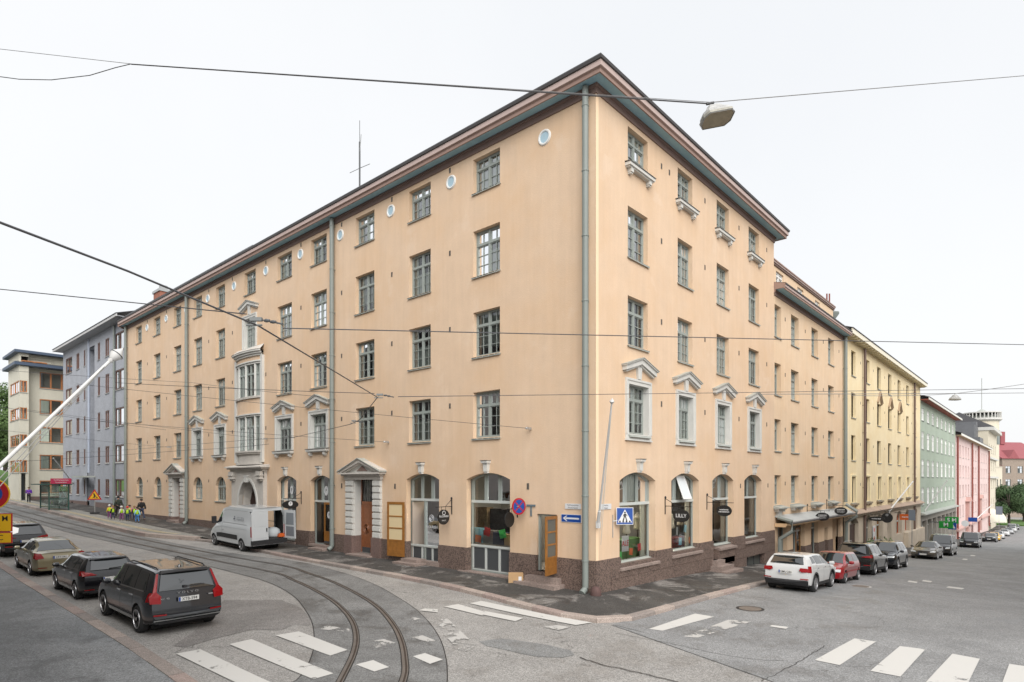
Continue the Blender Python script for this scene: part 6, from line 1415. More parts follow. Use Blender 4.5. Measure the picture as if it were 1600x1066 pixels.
groove_(-2.2, .8, 8.05, 8.12); groove_(-2.2, .8, 9.6, 9.66); groove_(-2.3, 1.9, 6.0, 6.06)
van.seam((.9,), 3., 9.8)
for sd in (-1, 1): y = van.side_y(1.72, 1.4)+.16; mb = MB(); mb.box(1.66, 1.84, sd*y-.11, sd*y+.11, 1.34, 1.74); obj('mirror', mb, blackp, van.root); mb = MB(); mb.box(1.72, 1.78, min(sd*(y-.25), sd*(y-.1)), max(sd*(y-.25), sd*(y-.1)), 1.4, 1.46); obj('mirror_foot', mb, blackp, van.root)
yv = van.side_y(-1.2, 1.9)+.01
ink = M('grey_ink', (.10, .11, .13), .6); text('ALANEN & TIIRIKKALA', ink, van.root, (-1.42, yv+.03, 1.84), .085, (R(78), 0, R(180))); text('WINDOW OY', ink, van.root, (-1.42, yv+.05, 1.72), .15, (R(78), 0, R(180)))
mb = MB()
for a in (0, 1, 2): t_ = R(90+a*120); mb.prism([(math.cos(t_)*.14, math.sin(t_)*.14), (math.cos(t_+.6)*.09, math.sin(t_+.6)*.09), (0, 0), (math.cos(t_-.6)*.09, math.sin(t_-.6)*.09)], -.004, .004)
obj('logo', mb, ink, van.root, (-.72, yv+.05, 1.78), (R(-12), 0, R(180)))
van.end_panel('grille', blackp, [(-.5, .62), (.5, .62), (.55, .8), (-.55, .8)], rear=False, off=.012); van.handles((.72,), 1.05)
van.place(-2.22, 22.75, LFT, roll=R(-2.2), dz=.06)
# cargo
vz = road_z(-2.2, 20.5)
mb = MB(); 
for i, (r_, h) in enumerate(((.40, 0), (.42, .12), (.40, .3), (.3, .48), (.12, .56), (.02, .58))): pass
mb.lathe([(.36, 0), (.40, .06), (.40, .26), (.33, .42), (.18, .52), (.02, .55)], 12); tag(obj('sack', mb, M('white_sack', (.42, .45, .47), .8, bump=.4, bscale=6), None, (-1.68, 20.65, vz+.78), smooth=60), 'full white sack standing on the cargo floor of the white van', 'sack')
mb = MB(); mb.box(-.2, .2, -.1, .1, 0, .14); mb.box(-.16, .16, -.07, .07, .14, .2); tag(obj('tool_bag', mb, orange, None, (-1.45, 20.12, vz+.79)), 'small orange bag on the sill of the open van', 'bag')

# --- right street
wp = car_paint('white_car_paint', (.56, .57, .57), .3, .0); rp = car_paint('red_car_paint', (.30, .012, .018), .3, .1); dg = car_paint('graphite_paint', (.025, .028, .028), .22, .4); brz = car_paint('bronze_grey_paint', (.10, .09, .075), .3, .5); navy = car_paint('dark_blue_grey_paint', (.014, .017, .023), .22, .4); ylw = car_paint('taxi_yellow_paint', (.75, .42, .02), .35, 0); slv = car_paint('silver_paint', (.45, .46, .47), .3, .6)
GR = 'cars parked along the right street kerb'
q2 = suv('parked_car', 'white compact SUV with dark bumpers and red lamps parked first on the right street', wp, 'GMU-244', L=4.19, H=1.51, group=GR, lamp='block', rails=False, wr_=.345, style=(5, .04, .1), W=1.80)
q2.place(9.03, -4.33, RGTD)
# the small red three-door
def small(name, label, paint, L=3.8, H=1.38, group=GR, **k):
    c = Car(name, label, paint, L, 1.64, .20, [(-L/2, .88), (.7, .86), (1.0, .85), (L/2-.1, .72), (L/2, .64)], [(-L/2, H-.08), (-L/2+.3, H-.03), (-.3, H), (.2, H-.03), (.32, H-.07), (1.0, .88), (L/2-.1, .75), (L/2, .66)], .56,
            [(.2, .06), (.45, 0), (.7, .02), (.9, .05), (H, .30)], [(.2, .06), (.4, 0), (.7, .05)], (-L/2+.68, L/2-.72), .285, mirror=(.55, .87), group=group, **k)
    c.side_window(-L/2+.3, -.55, -L/2+.52, -.55, 8.2, 9.75); c.side_window(-.45, .88, -.45, .33, 8.15, 9.8); c.screen('windscreen', .96, .30); c.end_panel('rear_window', cglass, [(-.56, .93), (.56, .93), (.5, H-.12), (-.5, H-.12)], off=.014)
    for sd in (-1, 1): c.end_panel('head_lamp', head_m, [(sd*.42, .54), (sd*.74, .54), (sd*.75, .66), (sd*.42, .65)], rear=False, off=.012); c.end_panel('tail_lamp', tail_m, [(sd*.5, .6), (sd*.76, .6), (sd*.76, .8), (sd*.55, .8)], off=.012)
    c.end_panel('grille', blackp, [(-.38, .56), (.38, .56), (.38, .64), (-.38, .64)], rear=False, off=.012); c.plate(.38, None, False); c.plate(.5, None); c.handles((-.3,), .78); c.seam((-.5, .8)); 
    def st_(u, v): return (-L/2+.1+(L-.25)*u, 4.2+.35*v)
    c.patch('side_trim', M('trim_strip', (.30, .02, .025), .5) if paint is rp else blackp, st_, 10, 1, .008); return c
def alongR(px, yw=-5.25): return Rx(px, yw)
x_f, x_r = alongR(1320), alongR(1341); small('parked_car', 'small red three door hatchback facing the white compact SUV', rp).place((x_f+x_r)/2, -4.45, RGTB)
x_f, x_r = alongR(1365), alongR(1386); c = suv('parked_car', 'graphite SUV with silver roof rails parked behind the red hatchback', dg, L=4.6, H=1.68, group=GR, style=(5, .04, .1)); c.place((x_f+x_r)/2, -4.35, RGTD)
x_f, x_r = alongR(1402.5), alongR(1416); suv('parked_car', 'dark SUV with bright hood reflections facing the camera behind the graphite SUV', navy, L=4.65, H=1.66, group=GR, style=(5, .04, .1)).place((x_f+x_r)/2, -4.35, RGTB)
xb_ = alongR(1464)+1.45; saloon('parked_car', 'bronze grey saloon facing the camera in front of the black vans', brz, group=GR, L=4.6).place(xb_, -4.4, RGTB)
def minivan(name, label, paint, L=5.0, H=1.95, W=1.95):
    c = Car(name, label, paint, L, W, .24, [(-L/2, 1.12), (1.2, 1.1), (1.75, 1.02), (L/2-.12, .86), (L/2, .74)], [(-L/2, H-.05), (-.3, H), (.7, H-.06), (.9, H-.14), (1.75, 1.06), (L/2-.12, .90), (L/2, .77)], .78, [(.2, .06), (.5, 0), (1.0, .02), (H, .15)], [(.2, .08), (.5, 0), (.8, .06)], (-L/2+1.0, L/2-.92), .335, mirror=(1.25, 1.12), group='black vans on the right street', narrow=.93)
    c.root['category'] = 'van'; c.side_window(-L/2+.25, -1.15, -L/2+.3, -1.15, 8.2, 9.7); c.side_window(-1.05, .1, -1.05, .1, 8.2, 9.75); c.side_window(.2, 1.6, .2, .95, 8.2, 9.75); c.screen('windscreen', 1.68, .86)
    for sd in (-1, 1): c.end_panel('head_lamp', head_m, [(sd*.5, .66), (sd*.86, .68), (sd*.87, .82), (sd*.55, .78)], rear=False, off=.012)
    c.end_panel('grille', blackp, [(-.5, .5), (.5, .5), (.5, .72), (-.5, .72)], rear=False, off=.014); c.plate(.45, None, False); c.seam((.15, 1.3)); c.handles((-.0,), 1.0); return c
minivan('parked_van', 'black passenger van behind the bronze grey saloon', bk).place(alongR(1486)+1.5, -4.4, RGTB)
minivan('parked_van', 'black passenger van second from the saloon, in front of the small dark car', navy).place(alongR(1528)+1.6, -4.4, RGTB)
suv('parked_car', 'small dark car beyond the black vans', dg, L=4.1, H=1.5, group=GR, rails=False).place(alongR(1556)+1.4, -4.4, RGTB)
for px, pt, fn, lab in ((1562.5, ylw, wagon, 'yellow car parked beyond the small dark car'), (1568.5, wp, wagon, 'white car parked just beyond the yellow car'), (1577, wp, saloon, 'white saloon in the distant row of cars, third from the far white van'), (1583, slv, wagon, 'silver estate in the distant row of cars'), (1588, wp, wagon, 'white estate in the distant row of cars'), (1592, dg, saloon, 'dark saloon at the far end of the row of cars')):
    fn('parked_car', lab, pt, group=GR).place(alongR(px)+1.4, -4.4, RGTB)
v_ = minivan('parked_van', 'white van parked at the far end of the right street', wp); del v_.root['group']; gq = at(1581, 822, 150); v_.place(gq.x, gq.y, RGTB)

# ================================================================== HOUSES ACROSS THE TWO STREETS (unseen from the camera, added for their reflections in glass and paint)
def opposite(name, label, org, rz, L_, H, wm, n, fm):
    b = thing(name, label, 'building', org); f = Fac(b, org, rz); st = L_/n
    ops = [(st*(i+.3), st*(i+.7), 1.2+k_*3.45, 3.2+k_*3.45, 0) for i in range(n) for k_ in range(int(H/3.5))]
    f.put('wall', wall(MB(), 0, L_, -1.5-org[2], H, ops, .2), wm); mb = MB(); mb.quad((0, .9, -1), (L_, .9, -1), (L_, .9, H), (0, .9, H)); f.put('interior', mb, roomd)
    for xe_ in (0, L_): mb = MB(); mb.quad((xe_, 0, -1.5), (xe_, 12, -1.5), (xe_, 12, H), (xe_, 0, H)); f.put('end_wall', mb, wm)
    mb = MB(); mb.box(-.4, L_+.4, -.5, 12, H, H+.5); f.put('roof', mb, roofm)
    fme, pms = win_meshes(st*.4, 2.0, 0, .3, 2, 1, fm, pane, split=False)
    for o in ops: w_ = f.put('window', fme, None, o[0], o[2], .15); link('pane', pms[0], w_)
    return b
opposite('apartment_building', 'unseen grey rendered house across the left street, added for reflections', (-18.75, -4.6, 0), R(90), 72, 17.5, M('grey_render', (.22, .215, .21), .9, var=.06, vscale=.5), 20, framed)
opposite('apartment_building', 'unseen beige brick house across the right street, added for reflections', (74, -20.5, -1.5), R(180), 72, 17.5, M('beige_brick', (.36, .28, .21), .9, var=.06, vscale=.5), 22, framew)

# ================================================================== WALL SIGNS AND SHOP SIGNS
def wall_world(fac, x, y, z): return Matrix.Rotation(fac.rz, 4, 'Z') @ Vector((x, y, z))+fac.o
def on_wall(name, label, cat, fac, x, z, y=0., group=None): p = wall_world(fac, x, y, z); return thing(name, label, cat, p, fac.rz, group)
def scribble(parent, c, w_, h, rot, mat=None, seed=1):
    rn = random.Random(seed); mb = MB(); x = -w_/2
    while x < w_/2-.01: d = rn.uniform(.3, .8)*h; mb.box(x, min(x+d, w_/2), -.002, .0, -h/2*rn.uniform(.6, 1), h/2*rn.uniform(.6, 1)); x += d+h*.22
    o = obj('lettering', mb, mat or signw, parent, c, rot); o['kind'] = 'stuff'; return o
lines_ = {'~a': [(.42, .055, .05), (.5, .055, -.05)], '~b': [(.5, .06, .1), (.5, .035, .0), (.46, .035, -.08)], '~c': [(.7, .08, 0.)]}
def bracket_sign(fac, x, z, out, label, txt, small_=None, r=.34, rz_=.3, side=-1, logo=False, tm=None, bm=None, group='hanging shop signs'):
    """iron bracket on the wall with a flat oval board hanging out over the pavement; board seen from along the street"""
    o = on_wall('shop_sign', label, 'shop sign', fac, x, z, group=group)
    mb = MB(); mb.box(-.02, .02, -.03, .0, -.35, .35); mb.tube([(0, -.02, .0), (0, -out-.45, .0)], .016, 6); mb.tube([(0, -.02, .32), (0, -out*.75, .02)], .012, 6); mb.lathe([(.03, .32), (.05, .36), (.02, .42)], 8, 'z', (0, -.03, 0)); obj('bracket', mb, black, o)
    mb = MB(); n = 28; P = [(-out+r*math.cos(2*math.pi*i/n), -.12-rz_+rz_*math.sin(2*math.pi*i/n)) for i in range(n)]; mb.prismx(P, -.025, .025); mb.tube([(0, -out-.12, 0), (0, -out-.12, -.2)], .01, 5); mb.tube([(0, -out+.12, 0), (0, -out+.12, -.2)], .01, 5); b = obj('board', mb, bm or signk, o)
    for s in (-1, 1):
        rot = (R(90), 0, R(90) if s > 0 else R(-90)); xx = s*.027
        if txt and txt.startswith('~'):
            for li, (ww, hh_, dz_) in enumerate(lines_[txt]): scribble(b, (xx*1.04, -out, -.12-rz_+dz_), ww, hh_, (0, 0, R(90) if s > 0 else R(-90)), seed=li+3)
        elif txt: text(txt, tm or signw, b, (xx, -out, -.12-rz_-(.0 if not small_ else -.03)), min(.24, r*2.9/max(3, len(txt))), rot, bold=.01)
        if small_: text(small_, signw, b, (xx, -out, -.12-rz_*1.45), .07, rot)
        if logo: mb = MB(); mb.lathe([(.07, xx*.9), (.085, xx*1.1), (.1, xx*.9)], 14, 'x', (0, -out, -.12-rz_*.45)); obj('logo', mb, signw, b)
    return o
bracket_sign(FL, -7.62, 2.98, .5, 'round black hanging sign lettered FLOURISH over the beauty shop', 'FLOURISH', 'BEAUTY', .33, .33, logo=True)
bracket_sign(FL, -3.75, 3.05, .45, 'black hanging sign beside the first shop arch, behind the round no stopping sign', 'SHOP', None, .3, .3) if False else bracket_sign(FL, -3.75, 3.0, .5, 'black round hanging sign half hidden behind the no stopping sign', None, None, .28, .3)
o = bracket_sign(FL, -20.55, 3.1, .7, 'black cap shaped hanging sign with a white round P mark above the van door', None, None, .5, .24)
for s in (-1, 1): mb = MB(); mb.disc((s*.028, -.7, -.3), .13, 20, 'x'); d_ = obj('mark', mb, signw, o); text('P', signk, d_, (s*.031, -.7, -.3), .18, (R(90), 0, R(90) if s > 0 else R(-90)))
bracket_sign(FR, 5.2, 3.05, .75, 'black oval hanging sign with white letters LILLY', 'LILLY', None, .36, .27)
bracket_sign(FR, 9.35, 3.1, .85, 'black oval hanging sign beside the third arch of the right front', '~a', None, .36, .26)
bracket_sign(FW, 25.0, 2.15, .95, 'black oval hanging sign nearest the corner above the sheet canopy', '~b', None, .42, .27)
bracket_sign(FW, 29.6, 2.35, .95, 'black oval hanging sign further along above the sheet canopy', '~b', None, .42, .27)
bracket_sign(FY, 40.9, 1.2, 1.0, 'black lens shaped sign on the tan stone front of the yellow house', '~c', None, .62, .2)
o = bracket_sign(FY, 45.2, 1.35, 1.0, 'round black sign with white ring of letters on the yellow house', None, None, .46, .46, logo=True)
o = on_wall('shop_sign', 'square orange hanging sign on the yellow house', 'shop sign', FY, 54.3, .75); mb = MB(); mb.tube([(0, 0, .1), (0, -1.9, .1)], .03, 6); obj('bracket', mb, black, o); mb = MB(); mb.box(-.05, .05, -1.6, -.5, -.62, -.03); b = obj('board', mb, orange, o); scribble(b, (-.055, -1.05, -.32), .7, .12, (0, 0, R(-90)))
for k_, (x, z, t_) in enumerate(((78.0, -1.6, 'M'), (84.0, -1.3, 'S M'))):
    o = on_wall('shop_sign', ['lower green market sign on the green house', 'upper green market sign with white letters on the green house'][k_], 'shop sign', FG, x, z); mb = MB(); mb.box(-.12, .12, -2.5, -1.0, -.45, .45); b = obj('board', mb, green_s, o); text(t_, signw, b, (-.125, -1.75, 0), .7, (R(90), 0, R(-90)), bold=.02); mb = MB(); mb.tube([(0, 0, .3), (0, -1.2, .3)], .06, 6); obj('bracket', mb, dgrey, o)
def post_sign(name, label, px, py_foot, py_c, w_, h, mat, shape='rect', back=False, lean=0., side_street=True, y=None, sym=None):
    if y is not None: x = Rx(px, y); g = Vector((x, y, road_z(x, y)+.13)); t = (g.x-CAM[0])*FWD[0]+(g.y-CAM[1])*FWD[1]
    else: g = gnd(px, py_foot, .13); t = (g.x-CAM[0])*FWD[0]+(g.y-CAM[1])*FWD[1]
    zc = CAM[2]-(py_c-HY)/F*t-g.z; o = thing(name, label, 'sign', g, R(-90) if side_street else 0); mb = MB(); mb.tube([(0, 0, 0), (0, 0, zc+h/2)], .035, 8); obj('post', mb, steel, o)
    mb = MB(); mb.box(-w_/2, w_/2, -.06, -.04, zc-h/2, zc+h/2) if shape == 'rect' else mb.lathe([(w_/2, -.06), (w_/2, -.04)], 24, 'y', (0, 0, zc)); b = obj('panel', mb, mat, o); return o, b, zc
post_sign('road_sign', 'grey back of two stacked square signs on a post before the green house', 1425, 0, 805, .55, 1.0, M('blue_grey_sign_back', (.15, .18, .22), .5), y=-2.2)
o, b, zc = post_sign('road_sign', 'blue crossing sign by the parked vans', 1488, 0, 822, .9, .9, blue, y=-2.3); mb = MB(); mb.prism([(-.35, -.3), (.35, -.3), (0, .35)], -.075, -.062); obj('symbol', mb, signw, b, (0, 0, zc))
post_sign('road_sign', 'oval pale sign before the pink house', 1508, 0, 818, 1.0, 1.0, signw, 'disc', y=-1.5); post_sign('road_sign', 'small blue square sign before the pink house', 1520, 0, 812, 1.2, .7, blue, y=-2.2)
post_sign('road_sign', 'dark sign on a post near the far trees', 1561, 0, 798, 1.3, 2.0, M('blue_grey_sign_back', (.15, .18, .22), .5), y=-2.2)
# awning on the turret house
o = on_wall('awning', 'white half round awning at the far end of the pink house', 'awning', FC, 172.5, -6.2); mb = MB(); vs = []
for i in range(9):
    a = math.pi/2*i/8
    for j in range(11): b_ = math.pi*j/10; vs.append((2.2-3.6*math.cos(b_)*math.cos(a*.0+0)*math.cos(a), -3.4*math.sin(b_)*math.cos(a)-.02, 3.4*math.sin(a)))
mb.add(vs, [(i*11+j, i*11+j+1, (i+1)*11+j+1, (i+1)*11+j) for i in range(8) for j in range(10)]); obj('canopy', mb, M('awning_cloth', (.62, .6, .5), .9), o, smooth=50)
mb = MB(); mb.tube([(-1.2, -.05, .2), (-1.2, -3.2, .2)], .05, 5); obj('frame', mb, steel, o)

# no stopping sign on the left front
o = on_wall('no_stopping_sign', 'round blue and red no stopping sign on a wall bracket beside the first shop arch', 'road sign', FL, -3.25, 3.12); mb = MB(); mb.tube([(0, 0, .0), (0, -.62, .0)], .02, 6); obj('bracket', mb, steel, o)
def nostop(parent, c, r, rot, yrim=False):
    h = link('sign_disc', None, parent); bpy.data.objects.remove(h)
    mb = MB(); mb.lathe([(r, .012), (r, -.012)], 32, 'y'); d = obj('sign_disc', mb, red, parent, c, (0, 0, rot)); mb = MB(); mb.disc((0, -.0135, 0), r*.80, 32); obj('blue_field', mb, blue, d)
    mb = MB(); q = r*.80*.7071
    for s in (1, -1):
        w_ = r*.10; mb.add([(-q-w_*.7*0-w_*.5, -.0165-.001*s, s*-q+s*w_*.5), (-q+w_*.5, -.0165-.001*s, s*-q-s*w_*.5), (q+w_*.5, -.0165-.001*s, s*q-s*w_*.5), (q-w_*.5, -.0165-.001*s, s*q+s*w_*.5)], [(0, 1, 2, 3)])
    obj('red_cross', mb, red, d)
    if yrim: mb = MB(); mb.lathe([(r*1.06, .008), (r*1.06, -.008), (r*1.0, -.009)], 32, 'y'); obj('yellow_rim', mb, yel, d)
    return d
nostop(o, (-.0, -.50, .0), .33, R(78))
# one way arrow, street names, small plates
o = on_wall('one_way_sign', 'blue one way plate with a white arrow pointing left near the corner pipe', 'road sign', FL, -1.08, 2.72); mb = MB(); mb.box(-.46, .46, -.03, -.006, -.15, .15); b = obj('plate', mb, signw, o); mb = MB(); mb.box(-.445, .445, -.034, -.03, -.135, .135); obj('blue_field', mb, blue, b)
mb = MB(); mb.box(-.25, .36, -.038, -.034, -.03, .03); mb.prism([(-.38, 0), (-.22, .1), (-.17, .1), (-.27, .012), (-.27, -.012), (-.17, -.1), (-.22, -.1)], -.038, -.034); obj('arrow', mb, signw, b)
for fac, x, t1, t2, lab in ((FL, -1.0, 'Tarkk\'ampujankatu', 'Skarpskyttegatan', 'white street name plate on the left front beside the corner pipe'), (FR, .62, 'Huvilakatu', 'Villagatan', 'white street name plate on the right front beside the flagpole')):
    o = on_wall('street_name_plate', lab, 'sign', fac, x, 3.17); mb = MB(); mb.box(-.36, .36, -.03, -.004, -.1, .1); b = obj('plate', mb, signw, o); text(t1, signk, b, (0, -.032, .045), .085, sx=.8); text(t2, signk, b, (0, -.032, -.05), .085, sx=.8)
o = on_wall('direction_plate', 'small grey blue plate with a hanging strip beside the no stopping sign', 'sign', FL, -3.02, 3.15); mb = MB(); mb.box(-.22, .22, -.05, -.02, -.035, .035); mb.box(-.035, .035, -.045, -.02, -.42, -.035); obj('plate', mb, M('weathered_plate', (.13, .17, .19), .5), o)
# crossing sign at the corner
ang = math.atan2(.745, .667); cp = Vector((1.42, -.34, 2.80)); o = thing('crossing_sign', 'square blue pedestrian crossing sign by the corner flagpole', 'road sign', (1.1, -.02, 2.3)); mb = MB(); mb.tube([(0, 0, -.3), (0, 0, .55)], .02, 6); mb.tube([(0, 0, .3), (.3, -.3, .4)], .018, 6); obj('bracket', mb, steel, o)
mb = MB(); mb.box(-.32, .32, -.012, .012, -.32, .32); d = obj('plate', mb, signw, o, cp-Vector((1.1, -.02, 2.3)), (0, 0, R(-45))); mb = MB(); mb.box(-.30, .30, -.0145, -.012, -.30, .30); obj('blue_field', mb, blue, d); mb = MB(); mb.prism([(-.27, -.24), (.27, -.24), (0, .25)], -.018, -.0145); obj('white_triangle', mb, signw, d)
mb = MB(); mb.disc((0, -.0195, .135), .035, 12); mb.prism([(-.03, .09), (.035, .09), (.04, -.03), (-.04, -.03)], -.021, -.0185); mb.prism([(-.04, -.02), (-.0, -.02), (-.05, -.2), (-.1, -.2)], -.021, -.0185); mb.prism([(.0, -.02), (.04, -.02), (.1, -.2), (.06, -.2)], -.0215, -.019); mb.prism([(.02, .08), (.04, .09), (.1, .0), (.08, -.01)], -.0205, -.018); mb.prism([(-.02, .08), (-.04, .08), (-.08, -.01), (-.06, -.02)], -.0207, -.0182); obj('walking_figure', mb, signk, d)
mb = MB()
for i in range(4): x = -.19+i*.125; mb.prism([(x-.035, -.235), (x+.035, -.235), (x+.025, -.17), (x-.025, -.17)], -.0205, -.0181)
obj('zebra_bars', mb, signk, d)

# ================================================================== FLAGPOLES
def flagpole(label, base, tip, r0=.05, r1=.032, cord=True, group='wall flagpoles', cords=None):
    b, t = Vector(base), Vector(tip); d = (t-b).normalized(); o = thing('flagpole', label, 'flagpole', b, 0, group)
    mb = MB(); mb.tube([(0, 0, 0), t-b], [r0, r1], 12); obj('pole', mb, whitep, o, smooth=40)
    q = d.to_track_quat('Z', 'Y'); mb = MB(); mb.lathe([(.02, -.04), (.034, -.014), (.02, .0), (.04, .014), (.075, .086), (.075, .096), (.04, .145), (.007, .20)], 16); f = obj('finial', mb, whitep, o, t-b, smooth=35); f.rotation_euler = q.to_euler()
    mb = MB(); mb.lathe([(.0765, .085), (.078, .091), (.0765, .097)], 16); f2 = obj('finial_ring', mb, dgrey, f)
    mb = MB(); mb.tube([d*-.12, d*.5], r0+.02, 10); mb.box(-.06, .06, -.06, .06, -.2, .05); obj('holder', mb, whitep, o)
    if cords:
        mb = MB()
        for e_, r_ in cords: mb.tube([(t-b)*.985, e_-b], r_, 5)
        obj('cord', mb, M('dark_rope', (.25, .25, .24), .9), o)
    elif cord: mb = MB(); s = Vector((.0, 0, -.10)); mb.tube([(t-b)+Vector((0, 0, -.02)), (t-b)*.5+Vector((.03, -.03, -.2)), Vector((0.02, -.08, -.25))], .008, 5); mb.tube([(t-b)+Vector((0.03, 0, -.02)), (t-b)*.5+Vector((.06, -.03, -.10)), Vector((0.05, -.08, -.8))], .008, 5); obj('cord', mb, M('rope', (.55, .55, .52), .9), o)
    return o
flagpole('white flagpole with pointed finial leaning out from the corner of the peach building', (-.03, -.12, 2.62), (-1.75, -1.78, 6.58), .042, .028)
tp = at(174, 562, 7.5); flagpole('large white flagpole with its cords crossing the upper left street view', (-18.7, tp.y-.1, 2.4), tp, .026, .019, cords=[(at(-70, 822, 6.0), .005), (at(-70, 840, 6.0), .005)])
wq = lambda px, py, x=0.: Vector((x, Ly(px, x), Lz(px, py, x)))
b_ = wq(115, 756); tpx = at(84, 717, 63.5); flagpole('small white flagpole on the blue grey house', (b_.x, b_.y, b_.z), tpx, .06, .045, False)
b_ = Vector((Rx(1389, -.3), -.3, Rz(1389, 799, -.3))); flagpole('white flagpole leaning from the yellow house', b_, at(1426, 753, 62), .08, .06, False)
b_ = Vector((Rx(1446, -.1), -.1, Rz(1446, 797, -.1))); flagpole('white flagpole on the green house', b_, at(1479, 752, 76), .08, .06, False)
b_ = Vector((Rx(1527, -.1), -.1, Rz(1527, 810, -.1))); flagpole('white flagpole on the pink house', b_, at(1550, 789, 128), .11, .08, False)

# ================================================================== NEAR LEFT SIGN, SHELTER, ROADWORKS SIGN, BOX
p = at(-11, 772, 10.); gz = road_z(-14, p.y)+.13; o = thing('parking_sign', 'round no parking sign with yellow plates at the left edge', 'road sign', (p.x, p.y, gz)); mb = MB(); mb.tube([(0, .05, 0), (0, .05, p.z-gz+.4)], .03, 8); obj('post', mb, steel, o)
mb = MB(); mb.lathe([(.235, .012), (.235, -.012)], 32, 'y'); d = obj('sign_disc', mb, red, o, (0, 0, p.z-gz), (0, 0, R(-38))); mb = MB(); mb.disc((0, -.0135, 0), .145, 32); obj('blue_field', mb, blue, d); mb = MB(); mb.lathe([(.25, .008), (.25, -.008), (.235, -.009)], 32, 'y'); obj('yellow_rim', mb, yel, d); mb = MB(); mb.prism([(-.12, .09), (-.09, .12), (.12, -.09), (.09, -.12)], -.017, -.014); obj('red_bar', mb, red, d)
for k_, (zc, h, tx) in enumerate(((.0, .30, 'VAIN M\n(B)'), (-.25, .18, 'AB C'))):
    zz_ = p.z-gz-.47+zc; mb = MB(); mb.box(-.28, .28, -.012, .01, -h/2, h/2); d = obj('yellow_plate', mb, red, o, (0, 0, zz_), (0, 0, R(-38))); mb = MB(); mb.box(-.268, .268, -.015, -.012, -h/2+.012, h/2-.012); obj('yellow_field', mb, yel, d); text(tx, signk, d, (.02, -.0155, 0), .125, bold=.008)
# tram shelter
g = gnd(86, 796, .2); o = thing('tram_shelter', 'green framed tram stop shelter with a magenta sign board', 'shelter', (g.x, g.y, g.z)); gf = M('dark_green_metal', (.02, .07, .055), .5); 
for x in (-.8, .7):
    for y in (-1.7, 1.7): mb = MB(); mb.box(x-.05, x+.05, y-.05, y+.05, 0, 2.35); obj('post', mb, gf, o)
mb = MB(); mb.box(-1.5, .95, -1.95, 1.95, 2.35, 2.44); obj('roof', mb, gf, o)
for y in (-1.7, 1.7):
    mb = MB(); mb.box(-.75, .65, y-.008, y+.008, .25, 2.2); obj('glass_panel', mb, pane, o); mb = MB(); mb.box(-.75, .65, y-.03, y+.03, 1.0, 1.06); mb.box(-.75, .65, y-.03, y+.03, .2, .26); obj('rail', mb, gf, o)
mb = MB(); mb.box(.64, .66, -1.65, 1.65, .25, 2.2); obj('glass_panel', mb, pane, o); mb = MB(); mb.box(.2, .6, -1.2, 1.2, .42, .47); obj('bench', mb, gf, o)
mb = MB(); mb.box(-.75, .85, -2.05, -1.97, 2.45, 2.95); b = obj('sign_board', mb, magenta, o); text('Tarkk\'ampujankatu', signw, b, (.05, -2.055, 2.8), .15); text('Skarpskyttegatan', signw, b, (.05, -2.055, 2.6), .13)
# roadworks triangle
g = gnd(148, 803, .2); o = thing('roadworks_sign', 'yellow and red triangular roadworks sign on a weighted post on the platform', 'road sign', g, R(-25)); mb = MB(); mb.box(-.32, .32, -.22, .22, 0, .14); obj('base', mb, blackp, o); mb = MB(); mb.tube([(0, 0, .1), (0, 0, 1.6)], .045, 8); obj('post', mb, steel, o)
mb = MB(); mb.prism([(-.55, 1.25), (.55, 1.25), (0, 2.2)], -.06, -.045); d = obj('triangle', mb, red, o); mb = MB(); mb.prism([(-.40, 1.34), (.40, 1.34), (0, 2.03)], -.065, -.0605); obj('yellow_field', mb, yel, d); mb = MB(); mb.disc((-.05, -.069, 1.80), .05, 10); mb.prism([(-.1, 1.74), (.02, 1.76), (.06, 1.6), (-.04, 1.56)], -.07, -.066); mb.prism([(-.04, 1.58), (.03, 1.58), (-.1, 1.4), (-.16, 1.4)], -.0702, -.0662); mb.prism([(.0, 1.58), (.06, 1.6), (.04, 1.4), (-.02, 1.4)], -.0704, -.0664); mb.prism([(.08, 1.4), (.28, 1.4), (.18, 1.5)], -.07, -.066); mb.prism([(-.02, 1.70), (.02, 1.72), (.16, 1.5), (.13, 1.48)], -.0706, -.0666); obj('digging_figure', mb, signk, d)
# carton on the pavement
g = gnd(806, 910, .16); o = thing('cardboard_box', 'open brown cardboard box on the pavement by the corner door steps', 'box', g, R(-48)); mb = MB(); w_, dd, hh, t_ = .29, .22, .36, .008
for q in ((-w_, w_, -dd, -dd+t_), (-w_, w_, dd-t_, dd), (-w_, -w_+t_, -dd+t_, dd-t_), (w_-t_, w_, -dd+t_, dd-t_)): mb.box(q[0], q[1], q[2], q[3], 0, hh)
mb.box(-w_+t_, w_-t_, -dd+t_, dd-t_, 0, .01); mb.quad((-w_, -dd+.01, hh), (w_, -dd+.01, hh), (w_, -dd+.06, hh-.14), (-w_, -dd+.06, hh-.14)); mb.quad((-w_, dd-.01, hh), (w_, dd-.01, hh), (w_, dd-.05, hh-.15), (-w_, dd-.05, hh-.15)); obj('carton', mb, kraft, o); mb = MB(); mb.box(.10, .22, -dd-.004, -.0-dd, .1, .26); mb.box(w_, w_+.003, -.09, .05, .12, .3); obj('shipping_label', mb, signw, o)
mb = MB(); mb.lathe([(.2, 0), (.21, .12), (.19, .3), (.12, .4), (.02, .43)], 10); tag(obj('guard_stone', mb, M('dark_guard_stone', (.09, .05, .045), .8, var=.2, vscale=6), None, (-.24, -.16, -.06), smooth=50), 'low rounded brown guard stone at the foot of the building corner', 'stone')

